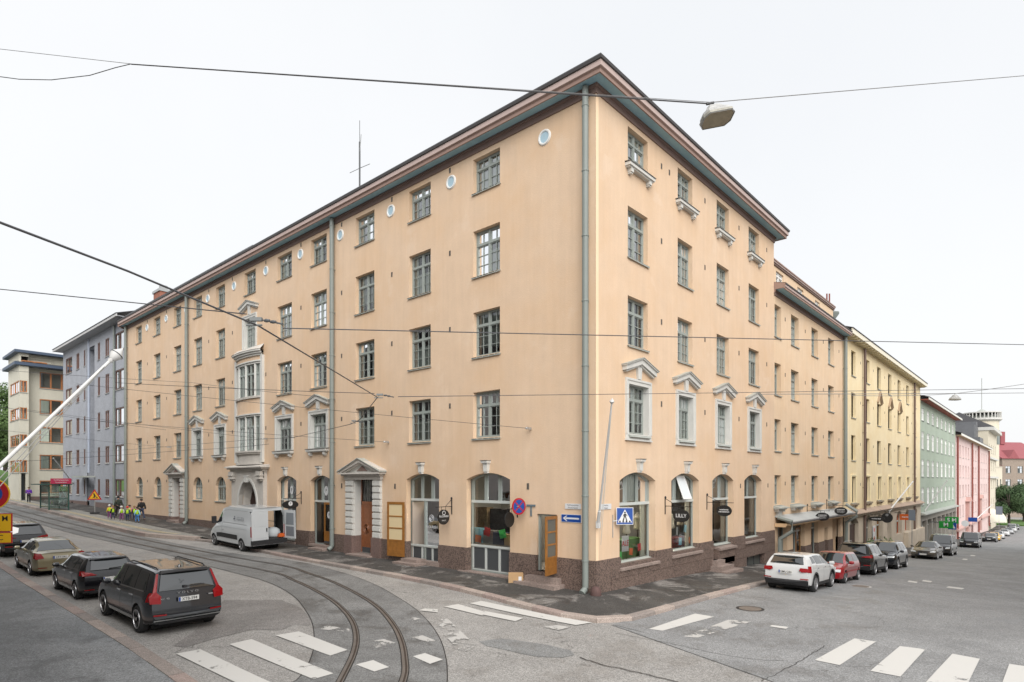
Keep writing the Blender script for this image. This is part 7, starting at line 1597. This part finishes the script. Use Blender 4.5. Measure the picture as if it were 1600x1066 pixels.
# ================================================================== SHOP DISPLAYS
def card(fac, px, py, w_, h, mat, label, rot=0., y=.42, left=True, name='window_card', txt=None, ts=.2, tm=None):
    x = -Ly(px, y) if left else Rx(px, y); z = Lz(px, py, y) if left else Rz(px, py, y); p_ = wall_world(fac, x, y, z); mb = MB(); mb.box(-w_/2, w_/2, 0, .006, -h/2, h/2)
    o = tag(obj(name, mb, mat, None, p_, (0, rot, fac.rz)), label, 'sign', 'cards in the shop windows'); 
    if txt: text(txt, tm or signk, o, (0, -.004, 0), ts, bold=.012)
    return o
card(FL, 761, 831, .36, .36, redc, 'red card in the tall shop window nearest the corner door', R(12)); card(FL, 785, 834.5, .36, .36, lime, 'green card in the tall shop window nearest the corner door', R(-14)); card(FL, 747, 842, .36, .32, orac, 'orange card on the pale blue box in the shop window', R(4))
card(FR, 977, 849.5, .52, .62, signw, 'white sale poster lettered ALE in the mannequin window', left=False, txt='ALE', ts=.3, tm=redc, name='sale_poster'); card(FR, 986, 862, .26, .28, orac, 'orange card low in the first mannequin window', R(8), left=False); card(FR, 999, 855, .26, .3, redc, 'red card low in the first mannequin window', R(-6), left=False); card(FR, 970, 868, .14, .3, lime, 'green card at the left foot of the first mannequin window', left=False)
card(FR, 1071, 826, .26, .34, skyp, 'tilted pale blue card in the LILLY window', R(12), left=False); card(FR, 1063, 846, .28, .34, skyp, 'pale blue card low in the LILLY window', R(4), left=False); card(FR, 1078, 844, .24, .3, orac, 'orange card low in the LILLY window', R(-4), left=False); card(FR, 1058, 830, .16, .36, signw, 'narrow white card in the LILLY window', left=False)
def form(fac, px, z, y, left, label):
    x = -Ly(px, y) if left else Rx(px, y); p_ = wall_world(fac, x, y, z); o = thing('mannequin', label, 'mannequin', p_, fac.rz+R(-20), 'dress forms in the right hand shop windows'); mb = MB(); pr = [(.13, .0), (.17, .05), (.16, .12), (.118, .27), (.13, .36), (.165, .47), (.17, .53), (.13, .60), (.055, .63), (.05, .70), (.03, .71)]
    n = 16; vs = []
    for r_, h in pr:
        for j in range(n): a = 2*math.pi*j/n; vs.append((r_*1.12*math.cos(a), r_*.72*math.sin(a)-(.03 if .4 < h < .56 and math.sin(a) < 0 else 0), h))
    mb.add(vs, [(i*n+j, i*n+(j+1) % n, (i+1)*n+(j+1) % n, (i+1)*n+j) for i in range(len(pr)-1) for j in range(n)]+[tuple(range((len(pr)-1)*n, len(pr)*n))]); obj('torso', mb, ivory, o, smooth=60); mb = MB(); mb.tube([(0, 0, -1.1), (0, 0, .05)], .02, 6); mb.lathe([(.18, -1.1), (.16, -1.07), (.02, -1.05)], 12); obj('stand', mb, woodd, o); return o
form(FR, 979, 1.95, .75, False, 'dress form at the left of the first right hand shop window'); form(FR, 996, 2.05, .95, False, 'dress form at the right of the first right hand shop window'); form(FR, 1049, 1.95, .7, False, 'dress form at the left edge of the LILLY window'); form(FR, 1063, 2.0, 1.0, False, 'dress form in the middle of the LILLY window')
def goods(name, label, cat, fac, px, z0, y, w_, d_, h, mat, left=True):
    x = -Ly(px, y) if left else Rx(px, y); p_ = wall_world(fac, x, y, z0); mb = MB(); mb.box(-w_/2, w_/2, 0, d_, 0, h); mb.box(-w_/2-.01, w_/2+.01, -.01, d_+.01, h, h+.02); return tag(obj(name, mb, mat, None, p_, (0, 0, fac.rz)), label, cat)
goods('display_box', 'pale blue patterned display box in the tall shop window', 'box', FL, 741, 1.4, .5, .75, .4, .62, skyp); goods('display_box', 'grey display box in the middle of the tall shop window', 'box', FL, 763, 1.4, .55, .62, .4, .55, greybox); goods('folded_jeans', 'stack of dark blue denim on show in the tall shop window', 'clothes', FL, 778, 1.4, .5, .6, .4, .5, denim); goods('display_box', 'cardboard coloured box at the right of the tall shop window', 'box', FL, 793, 1.4, .5, .4, .4, .45, kraft)
goods('display_plinth', 'green draped display plinth under the dress forms', 'plinth', FR, 988, .95, .7, 1.9, .6, .75, M('green_cloth', (.12, .24, .08), .9), False); goods('display_plinth', 'dark red display plinth in the LILLY window', 'plinth', FR, 1062, 1.05, .7, 1.7, .6, .4, M('dark_red_cloth', (.16, .03, .03), .9), False)
goods('clothes_rack', 'dark clothes on the rail inside the tall shop window', 'clothes', FL, 781, 1.5, 1.4, 1.2, .5, 1.35, M('dark_clothes', (.035, .03, .03), .9, var=.4, vscale=9)); goods('clothes_rack', 'tan and dark clothes hanging at the left inside the tall shop window', 'clothes', FL, 752, 1.5, 1.2, .7, .4, 1.4, M('tan_clothes', (.16, .11, .06), .9, var=.5, vscale=9))
# shop lettering
dk = FL.put('window_backing', MB().box(-9.84, -8.95, .40, .41, 1.2, 2.75), M('dark_backing', (.02, .025, .025), .7)); xm = (S2[0]+.95+S2[1])/2
fo = on_wall('window_lettering', 'white FLOURISH lettering on the beauty shop window', 'sign', FL, -9.4, 1.95, .345); text('FLOURISH', signw, fo, (0, 0, 0), .19, bold=.01); text('BEAUTY', signw, fo, (0, 0, -.26), .15); mb = MB(); [mb.tube([(r_*math.cos(i*math.pi/9), 0, .42+r_*math.sin(i*math.pi/9)) for i in range(19)], .012, 4) for r_ in (.15, .07)]; obj('rosette', mb, signw, fo)
for k_, (x, z, y, s_) in enumerate(((-22.2, 3.55, .28, 'left'), (-18.35, 3.55, .28, 'right'))):
    o = on_wall('window_lettering', 'white oval with a P in the %s arched shop window behind the van' % s_, 'sign', FL, x, z, y); mb = MB(); mb.disc((0, 0, 0), .2, 24, rz=.27); obj('oval', mb, signw, o); text('P', signk, o, (0, -.004, 0), .3)
o = on_wall('window_lettering', 'white disc with a P on the wooden shop door', 'sign', FL, S4[1]-.58, 2.2, .21); mb = MB(); mb.disc((0, 0, 0), .2, 24); obj('disc', mb, signw, o); text('P', signk, o, (0, -.004, 0), .26)

# ================================================================== WIRES, TRAM LINE FITTINGS AND HANGING LAMPS
wirem = M('wire', (.06, .06, .065), .5); span_m = M('span_wire', (.22, .22, .22), .5)
def wire(label, pts, r=.008, sag=0., mat=None, group='overhead wires', n=14):
    P = []
    for a, b in zip(pts, pts[1:]):
        for i in range(n): f = i/n; q = a+(b-a)*f; P.append(q-Vector((0, 0, sag*4*f*(1-f))))
    P.append(pts[-1]); mb = MB(); mb.tube(P, r, 5); return tag(obj('overhead_wire', mb, mat or wirem), label, 'wire', group)
def lamp(label, c, s=1., yaw=0.):
    o = thing('hanging_street_lamp', label, 'street lamp', c, yaw, 'street lamps hung on wires')
    def ring(w_, d_, z): return [(-w_, -d_*.5, z), (-w_*.72, -d_, z), (w_*.72, -d_, z), (w_, -d_*.5, z), (w_, d_*.5, z), (w_*.72, d_, z), (-w_*.72, d_, z), (-w_, d_*.5, z)]
    mb = MB(); rs = [ring(.1*s, .07*s, .0), ring(.17*s, .12*s, -.06*s), ring(.25*s, .16*s, -.16*s), ring(.36*s, .22*s, -.24*s), ring(.40*s, .25*s, -.38*s), ring(.38*s, .235*s, -.40*s)]
    mb.add([p for r_ in rs for p in r_], [(i*8+j, i*8+(j+1) % 8, (i+1)*8+(j+1) % 8, (i+1)*8+j) for i in range(5) for j in range(8)]+[tuple(range(8))]); obj('housing', mb, M('lamp_housing', (.36, .36, .35), .6, var=.3, vscale=8), o)
    mb = MB(); q = ring(.375*s, .232*s, -.392*s); mb.add(q, [tuple(range(8))]); obj('diffuser', mb, M('lamp_diffuser', (.30, .25, .17), .4, var=.15, vscale=9), o)
    mb = MB(); mb.add(ring(.408*s, .258*s, -.33*s)+ring(.408*s, .258*s, -.39*s), [(j, (j+1) % 8, (j+1) % 8+8, j+8) for j in range(8)]); obj('rim', mb, M('lamp_rim', (.30, .29, .25), .6, var=.3, vscale=12), o)
    mb = MB(); mb.tube([(0, 0, -.01), (0, 0, .12*s)], .02*s, 6); mb.box(-.1*s, .1*s, -.02, .02, .08*s, .12*s); obj('hanger', mb, dgrey, o); return o
T0 = 11.5; lp = at(1112, 165, T0); lo_ = lamp('large weathered street lamp hanging on wires over the crossing', lp-Vector((0, 0, .02)), .78, R(-50)); lo_.rotation_euler = (Matrix.Rotation(R(-17), 3, Vector((FWD[0], FWD[1], 0))) @ Matrix.Rotation(R(-14), 3, Vector((RGT[0], RGT[1], 0))) @ Matrix.Rotation(R(-40), 3, 'Z')).to_euler()
A_ = at(-60, 70, 15); wire('grey span wire from the upper left to the large hanging lamp', [A_, at(205, 100, 13.9), lp+Vector((0, 0, .06))], .006, 0., span_m); wire('thick lamp cable running along the upper left span wire', [at(205, 100.5, 13.9), lp+Vector((0, 0, .03))], .013)
wire('slack cable drooping at the upper left corner', [at(-60, 112, 14.6), at(30, 124, 14.4), at(80, 125, 14.3), at(140, 118, 14.1), at(180, 106, 14), at(205, 100, 13.9)], .009, n=4); wire('span wire from the large lamp to the upper right', [lp+Vector((0, 0, .06)), at(1700, 110, 17)], .009, 0, span_m)
l2 = at(1492, 617, 50); l2o = lamp('small distant street lamp hanging over the right street', l2, 1.1, R(-40)); wire('span wire holding the distant lamp, rising to the right', [at(1330, 618, 46), l2+Vector((0, 0, .1)), at(1700, 583, 52)], .022, .1, span_m); wire('thin wire across the right street above the parked vans', [at(1000, 616, 30), at(1700, 613, 52)], .02, .05, span_m)
# tram contact wire above the curve
K = [at(-120, 300, 3.4), at(0, 348, 3.75), at(200, 424, 4.6), at(405, 510, 6.2), at(590, 621, 11.4), at(562, 656, 15.6), at(548, 663, 16.5), at(457, 684, 22.5), at(395, 687, 28), at(200, 703, 42), at(60, 712, 62)]
wire('thick tram contact wire curving over the crossing', K, .009, 0, n=6)
def fitting(label, c, d, s=1.):
    o = thing('pull_off_fitting', label, 'fitting', c, math.atan2(d.y, d.x), 'pull off fittings on the tram wire'); L_ = d.length
    mb = MB(); mb.box(-.07*s, .12*s, -.02, .02, .02, .09*s); mb.tube([(-.14*s, 0, -.02), (.12*s, 0, -.02)], .016*s, 6); mb.tube([(0, 0, 0), (0, 0, .09*s)], .015*s, 6); obj('clamp', mb, M('weathered_fitting', (.16, .17, .17), .5), o); mb = MB(); mb.tube([(.08*s, .0, .06*s), (.45*s, 0, -.02*s)], .011*s, 5); mb.tube([(.08*s, .02, .07*s), (.45*s, .02, -.0)], .007*s, 5); mb.lathe([(.02*s, -.03), (.03*s, 0), (.02*s, .03)], 8, 'x', (.3*s, 0, .02*s)); mb.lathe([(.02*s, -.03), (.03*s, 0), (.02*s, .03)], 8, 'x', (.2*s, 0, .04*s)); obj('insulator', mb, dgrey, o); return o
rd = Vector((RGT[0], RGT[1], 0)).normalized()
fitting('tram wire pull off nearest the camera in front of the bay window', at(398, 505, 6.15), rd, .62); fitting('tram wire pull off in front of the third window column', at(592, 620, 11.4), rd, .62); fitting('tram wire pull off right above the entrance pediment', at(552, 660, 16.3), rd, .62); fitting('small tram wire pull off before the lower arched bay', at(447, 684, 22.8), rd, .7)
wire('span wire from the nearest pull off to the right edge', [at(442, 513, 6.3), at(1700, 541, 11)], .006, .0); wire('wire reaching the nearest pull off from the left', [at(-60, 446, 9), at(385, 491, 6.2)], .006)
wire('span wire from the second pull off to the right', [at(622, 620, 11.5), at(1050, 615, 15), at(1700, 606, 18)], .007); wire('wire reaching the second pull off from the left', [at(180, 598, 16), at(585, 615, 11.5)], .006, .02)
def anchor(px, py): return Vector((-.02, Ly(px), Lz(px, py)))
def hook(label, p_): mb = MB(); mb.box(-.25, 0, -.03, .03, -.04, .05); mb.lathe([(.03, -.32), (.05, -.28), (.03, -.24)], 8, 'x'); tag(obj('wall_hook', mb, steel, None, p_), label, 'hook', 'wire hooks on the left front')
for k_, (px, py, l_, lt, lab) in enumerate(((830, 670, (120, 600), 30, 'long span wire hooked to the wall beside the corner pipe'), (608, 691, (120, 655), 34, 'span wire hooked to the wall above the beauty shop'), (418, 686, (40, 640), 40, 'span wire hooked to the wall beside the bay window'), (268, 699, (0, 672), 44, 'span wire hooked to the wall near the second doorway'))):
    a = anchor(px, py); wire(lab, [a+Vector((-.3, 0, 0)), at(l_[0], l_[1], lt)], .009, .05); hook('steel hook holding the %s' % lab, a)
wire('upper wire across the left street before the blue grey house', [at(-40, 575, 40), at(300, 598, 44), at(500, 620, 33)], .012, .05); wire('lower wire across the left street before the blue grey house', [at(-40, 630, 42), at(260, 672, 50)], .012, .05); wire('low wire across the left street above the shelter', [at(-40, 725, 46), at(300, 703, 40), at(420, 694, 32)], .012, .05)
# roof aerial
ax = 3.0; ay = Ly(562, ax); az = E_+1.6; o = thing('roof_antenna', 'thin rooftop aerial mast with crossed rods on the peach building', 'antenna', (ax, ay, az)); top = Lz(562, 222, ax)-az
mb = MB(); mb.tube([(0, 0, 0), (0, 0, top)], .05, 6); mb.tube([(0, 0, top), (0, 0, top+1.3)], .016, 5); obj('mast', mb, dgrey, o); zc = Lz(562, 263, ax)-az
for d_, z0_, z1_ in (((.0, 1.05), zc, zc+.07), ((0, -1.05), zc, zc-.1), ((-.1, -.3), zc+.9, zc+1.9), ((.15, .3), zc-.5, zc+.6)): mb = MB(); mb.tube([(0, 0, z0_), (d_[0], d_[1], z1_)], .02, 5); obj('rod', mb, steel, o)

# ================================================================== PEOPLE
skin_m = M('skin', (.55, .34, .25), .6)
def skin_mesh(name, V, E, rad, mat, sub=1, root=0):
    me = bpy.data.meshes.new(name); me.from_pydata(V, E, []); o = bpy.data.objects.new(name, me); o.modifiers.new('s', 'SKIN'); 
    for i, r_ in enumerate(rad): me.skin_vertices[0].data[i].radius = (r_, r_) if not isinstance(r_, tuple) else r_; me.skin_vertices[0].data[i].use_root = (i == root)
    m = o.modifiers.new('d', 'SUBSURF'); m.levels = sub; m.render_levels = sub
    r_ = baked(o); bpy.data.objects.remove(o); r_.materials.clear(); r_.materials.append(mat); r_.name = name
    for p_ in r_.polygons: p_.use_smooth = True
    return r_
def person(label, pos, ang, h=1.72, jacket=None, legs=None, vest=None, hat=None, hair=None, child=False, group=None, stride=.22, arm=(.25, -.25), hold=False):
    k = h/1.72; o = thing('person', label, 'person', pos, ang, group); hd = 1.0 if not child else 1.35; hip = .92*k*(.93 if child else 1); sh = 1.42*k*(.96 if child else 1); w_ = .19*k*(.95 if child else 1)
    lz = lambda f: f*k
    sL, sR = stride*k, -stride*k
    J = dict(p=(0, 0, hip), c=(0.01, 0, (hip+sh)/2), s=(0, 0, sh), n=(.01, 0, sh+.07*k), h0=(.02, 0, sh+.13*k), h1=(.02, 0, sh+.25*k*hd))
    for n_, s in (('L', 1), ('R', -1)):
        st = stride*k*s; a = arm[0] if s > 0 else arm[1]
        J['hip'+n_] = (0, s*.09*k, hip-.03*k); J['kn'+n_] = (st*.55+.03*k, s*.095*k, hip*.52); J['an'+n_] = (st-.02*k if st > 0 else st-.04*k, s*.095*k, .08*k+(0 if st > 0 else .03*k)); J['to'+n_] = (J['an'+n_][0]+.15*k, s*.10*k, .035*k)
        J['sh'+n_] = (0, s*w_, sh-.02*k); J['el'+n_] = (a*.22*k-.02, s*(w_+.06*k), sh-.30*k); J['wr'+n_] = (a*.55*k+.02, s*(w_+.07*k), sh-.52*k) if not hold else (.24*k, s*.10*k, sh-.28*k); J['ha'+n_] = (J['wr'+n_][0]+.03*k, J['wr'+n_][1], J['wr'+n_][2]-.08*k) if not hold else (.30*k, s*.05*k, sh-.26*k)
    ks = list(J); ix = {n_: i for i, n_ in enumerate(ks)}; V = [J[n_] for n_ in ks]
    Ed = [('p', 'c'), ('c', 's'), ('s', 'n'), ('n', 'h0'), ('h0', 'h1')]
    for n_ in 'LR': Ed += [('p', 'hip'+n_), ('hip'+n_, 'kn'+n_), ('kn'+n_, 'an'+n_), ('an'+n_, 'to'+n_), ('s', 'sh'+n_), ('sh'+n_, 'el'+n_), ('el'+n_, 'wr'+n_), ('wr'+n_, 'ha'+n_)]
    rad = {'p': .12, 'c': .115, 's': .10, 'n': .05, 'h0': .075, 'h1': .085, 'hip': .085, 'kn': .06, 'an': .042, 'to': .035, 'sh': .06, 'el': .045, 'wr': .032, 'ha': .035}
    def rr(n_, add=0.): b = n_[:-1] if n_[-1] in 'LR' else n_; f = (hd if b in ('h0', 'h1') else 1.); return rad[b]*k*f+add
    link('body', skin_mesh('body', V, [(ix[a], ix[b]) for a, b in Ed], [rr(n_) for n_ in ks], skin_m), o)
    def cloth(name, names, edges, mat, add, ends={}):
        i2 = {n_: i for i, n_ in enumerate(names)}; link(name, skin_mesh(name, [J[n_] for n_ in names], [(i2[a], i2[b]) for a, b in edges], [rr(n_, add*k) for n_ in names], mat), o)
    cloth('jacket', ['p', 'c', 's', 'n', 'shL', 'elL', 'wrL', 'shR', 'elR', 'wrR'], [('p', 'c'), ('c', 's'), ('s', 'n'), ('s', 'shL'), ('shL', 'elL'), ('elL', 'wrL'), ('s', 'shR'), ('shR', 'elR'), ('elR', 'wrR')], jacket, .036)
    cloth('trousers', ['p', 'hipL', 'knL', 'anL', 'hipR', 'knR', 'anR'], [('p', 'hipL'), ('hipL', 'knL'), ('knL', 'anL'), ('p', 'hipR'), ('hipR', 'knR'), ('knR', 'anR')], legs, .02)
    for n_ in 'LR': cloth('shoe', ['an'+n_, 'to'+n_], [('an'+n_, 'to'+n_)], blackp, .018)
    if vest: cloth('vest', ['p', 'c', 's', 'shL', 'shR'], [('p', 'c'), ('c', 's'), ('s', 'shL'), ('s', 'shR')], vest, .085)
    c = Vector(J['h1']); r_ = .105*k*hd
    mb = MB(); mb.lathe([(r_*1.06, -r_*.25), (r_*1.1, r_*.2), (r_*.95, r_*.7), (r_*.5, r_*1.08), (.01, r_*1.15)], 14); hh = obj('hat' if hat else 'hair', mb, hat or hair or M('dark_hair', (.03, .022, .018), .8), o, (c.x-.015*k, c.y, c.z), smooth=60)
    if hat: mb = MB(); mb.lathe([(r_*1.1, -r_*.3), (r_*1.18, -r_*.2), (r_*1.1, -r_*.05)], 14); obj('brim', mb, hat, hh)
    fz = c.z-.06*k*hd; mb = MB(); mb.tube([(c.x+.085*k*hd, 0, fz+.02*k), (c.x+.115*k*hd, 0, fz-.02*k)], .014*k, 5); obj('nose', mb, skin_m, o)
    mb = MB()
    for s in (-1, 1): mb.lathe([(.001, -.004), (.011*k, 0), (.001, .004)], 6, 'x', (c.x+.088*k*hd, s*.032*k*hd, fz+.03*k))
    obj('eyes', mb, signk, o); return o
hv = M('high_visibility_vest', (.40, .62, .03), .7); blackc = M('black_cloth', (.018, .018, .02), .9); darkg = M('dark_green_cloth', (.03, .04, .03), .9); purple = M('purple_cloth', (.12, .03, .32), .9); navyc = M('navy_cloth', (.03, .04, .09), .9); pinkc = M('pink_cloth', (.55, .14, .25), .9); yelc = M('yellow_cloth', (.7, .45, .03), .9); bluec = M('blue_cloth', (.06, .20, .45), .9); whitec = M('white_cloth', (.6, .6, .58), .9); redcl = M('red_cloth', (.5, .05, .03), .9); mauve = M('mauve_cloth', (.22, .07, .2), .9)
KG = 'children in high visibility vests on the pavement'; an = R(100)
def walk(px, py): return gnd(px, py, .17)
person('adult in dark green jacket walking in the middle of the group of children', walk(185, 808.5), an, 1.74, darkg, blackc, hair=None, hat=blackc)
person('adult in black jacket and blue jeans walking last behind the children', walk(221, 813), an, 1.68, blackc, denim, stride=.28)
for k_, (px, py, jk, lg, ht, lab) in enumerate(((171, 810, yelc, mauve, whitec, 'child with white hat and yellow sleeves at the left end of the group'), (176.5, 812, blackc, denim, None, 'child in dark jacket under the vest second from the left'), (190, 813.5, whitec, mauve, whitec, 'child with pale sleeves holding out an arm in the middle of the group'), (199, 814.5, navyc, denim, redcl, 'child with red hat and bright vest in the middle of the group'), (202.5, 811.5, pinkc, denim, None, 'child in pink sleeves behind the red hatted child'), (210, 812.5, blackc, navyc, None, 'child in black sleeves near the last adult'), (214.5, 816.5, skyp, bluec, None, 'child in pale blue sleeves and blue trousers nearest the kerb'))):
    person(lab, walk(px, py), an+R(random.uniform(-25, 25)), random.uniform(1.06, 1.16), jk, lg, hv, ht, M('fair_hair', (.25, .14, .06), .8) if k_ % 2 else None, True, KG, .16)
person('person in purple top and black trousers standing by the cream house entrance', gnd(45, 786, .17), R(-100), 1.7, purple, blackc, hair=M('brown_hair', (.09, .05, .03), .8), hold=True, stride=.08)
g = at(1561.5, 812, 172); person('distant dark clothed person on the pavement near the trees', (g.x, g.y, road_z(g.x, g.y)+.1), R(180), 1.8, blackc, blackc)

# ================================================================== TREES AND PLANTS
def leaf_mat(name, c): 
    m = M(name, c, .8, var=.35, vscale=1.2); return m
def tree(label, base, h, rx_, rz_, mat, n=9000, ls=.3, seed=1, group='trees', clumps=26):
    rn = random.Random(seed); o = thing('tree', label, 'tree', base, 0, group); mb = MB(); ct = h-rz_
    mb.tube([(0, 0, -.3), (.1, .05, h*.25), (0, .1, h*.5), (.15, 0, h*.8)], [.035*h, .028*h, .02*h, .008*h], 8); obj('trunk', mb, bark, o, smooth=50); mb = MB()
    C = []
    for i in range(clumps):
        a = rn.uniform(0, 6.283); u = rn.uniform(-.8, 1); q = math.sqrt(max(0, 1-u*u))*rn.uniform(.45, 1.); c = Vector((math.cos(a)*q*rx_, math.sin(a)*q*rx_, ct+u*rz_*.85)); C.append((c, rn.uniform(.22, .42)*rx_))
        if i % 2: mb.tube([(0, 0, ct-rz_*.5+rn.uniform(0, rz_*.6)), (c.x*.5, c.y*.5, c.z-.1*rz_), c], [.012*h, .008*h, .003*h], 5)
    obj('limbs', mb, bark, o); mb = MB()
    for i in range(n):
        c, r_ = C[rn.randrange(len(C))]; d = Vector((rn.gauss(0, 1), rn.gauss(0, 1), rn.gauss(0, .8))).normalized()*r_*rn.uniform(.55, 1.08)**.8; p_ = c+d
        nrm = (d.normalized()+Vector((rn.uniform(-1, 1), rn.uniform(-1, 1), rn.uniform(-.3, 1)))*.7).normalized(); t1 = nrm.orthogonal().normalized(); t2 = nrm.cross(t1); s = ls*rn.uniform(.6, 1.3)
        mb.add([p_-t1*s*.5, p_+t2*s*.3, p_+t1*s*.5, p_-t2*s*.3], [(0, 1, 2, 3)])
    cr_ = obj('crown', mb, mat, o); return o
lf1 = leaf_mat('leaf_dark_green', (.045, .085, .03)); lf2 = leaf_mat('leaf_mid_green', (.075, .13, .035))
for k_, (px, py, t, h, rx_, rz_, lab, mt) in enumerate(((1577, 806, 168, 11.5, 5.2, 4.6, 'dark green tree at the far end of the right street', lf1), (1562, 806, 196, 11, 4.6, 4.4, 'smaller dark tree half behind the turret house', lf1), (1600, 806, 188, 12, 5.5, 5, 'dark green tree at the right edge of the street end', lf1))):
    g = at(px, py, t); tree(lab, (g.x, g.y, road_z(g.x, min(g.y, 0))), h, rx_, rz_, mt, 11000, .42, 20+k_, 'trees at the end of the right street')
for k_, (px, t, zt, rx_, lab) in enumerate(((-8, 100, 20, 6, 'tall leafy tree at the left edge beyond the cream house'), (8, 128, 21, 6, 'leafy tree behind the corner of the cream house'), (-30, 88, 16, 5, 'leafy tree at the far left edge'))):
    g = at(px, HY, t); z0_ = 3.0+t*.012; tree(lab, (g.x, g.y, z0_), zt-z0_, rx_, (zt-z0_)*.42, lf2, 14000, .36, 40+k_, 'trees beyond the cream house')
# grassy bank beyond the bend
mb = MB(); n = 12; vs = []
c0 = at(-10, HY, 98)
for i in range(n+1):
    for j in range(n+1):
        x = c0.x-34+i*46/n; y = c0.y-8+j*70/n; e = min(1, j/4)*min(1, (n-i)/2.); vs.append((x, y, road_z(-8, y)+.05+e*(1.5+j*.35)+.15*math.sin(i*1.3+j)))
mb.add(vs, [(i*(n+1)+j, (i+1)*(n+1)+j, (i+1)*(n+1)+j+1, i*(n+1)+j+1) for i in range(n) for j in range(n)]); tag(obj('grass_bank', mb, grassm, smooth=60), kind='structure')
# lawn at the end of the right street
g = at(1580, 800, 175); mb = MB(); mb.box(g.x, g.x+30, -9, 30, road_z(g.x, 0)-.5, road_z(g.x, 0)+.35); tag(obj('lawn', mb, grassm), kind='structure')
# pot plants by the cafe
for px, lab in ((1361, 'leafy pot plant at the cafe entrance of the yellow house'), (1384, 'leafy pot plant right of the cafe posters')):
    x = Rx(px, -.6); z = road_z(x, -1)+.18; rn = random.Random(px); o = thing('pot_plant', lab, 'plant', (x, -.6, z), 0, 'pot plants by the cafe'); mb = MB(); mb.lathe([(.2, 0), (.28, .45), (.25, .45), (.24, .4), (.02, .4)], 12); obj('pot', mb, M('terracotta', (.3, .12, .07), .8), o); mb = MB()
    for i in range(160): d = Vector((rn.gauss(0, .3), rn.gauss(0, .3), .75+rn.gauss(0, .25))); s = .1; t1 = Vector((rn.uniform(-1, 1), rn.uniform(-1, 1), rn.uniform(-1, 1))).normalized(); t2 = t1.orthogonal().normalized(); mb.add([d-t1*s, d+t2*s*.6, d+t1*s, d-t2*s*.6], [(0, 1, 2, 3)])
    obj('leaves', mb, lf2, o)
x = Rx(1366, -.15); z = Rz(1366, 832, -.15)
for k_, (py, lab) in enumerate(((828, 'upper white poster with red print on the cafe front'), (841, 'lower white poster with red print on the cafe front'))):
    xx = Rx(1366, -.15); zz_ = Rz(1366, py, -.15); mb = MB(); mb.box(-.55, .55, -.02, .0, -.38, .38); o = tag(obj('cafe_poster', mb, signw, None, (xx, -.13, zz_)), lab, 'poster', 'posters on the cafe front'); mb = MB(); mb.disc((0, -.023, 0), .2, 16); obj('print', mb, redc, o)

bpy.data.scenes.remove(TMP)
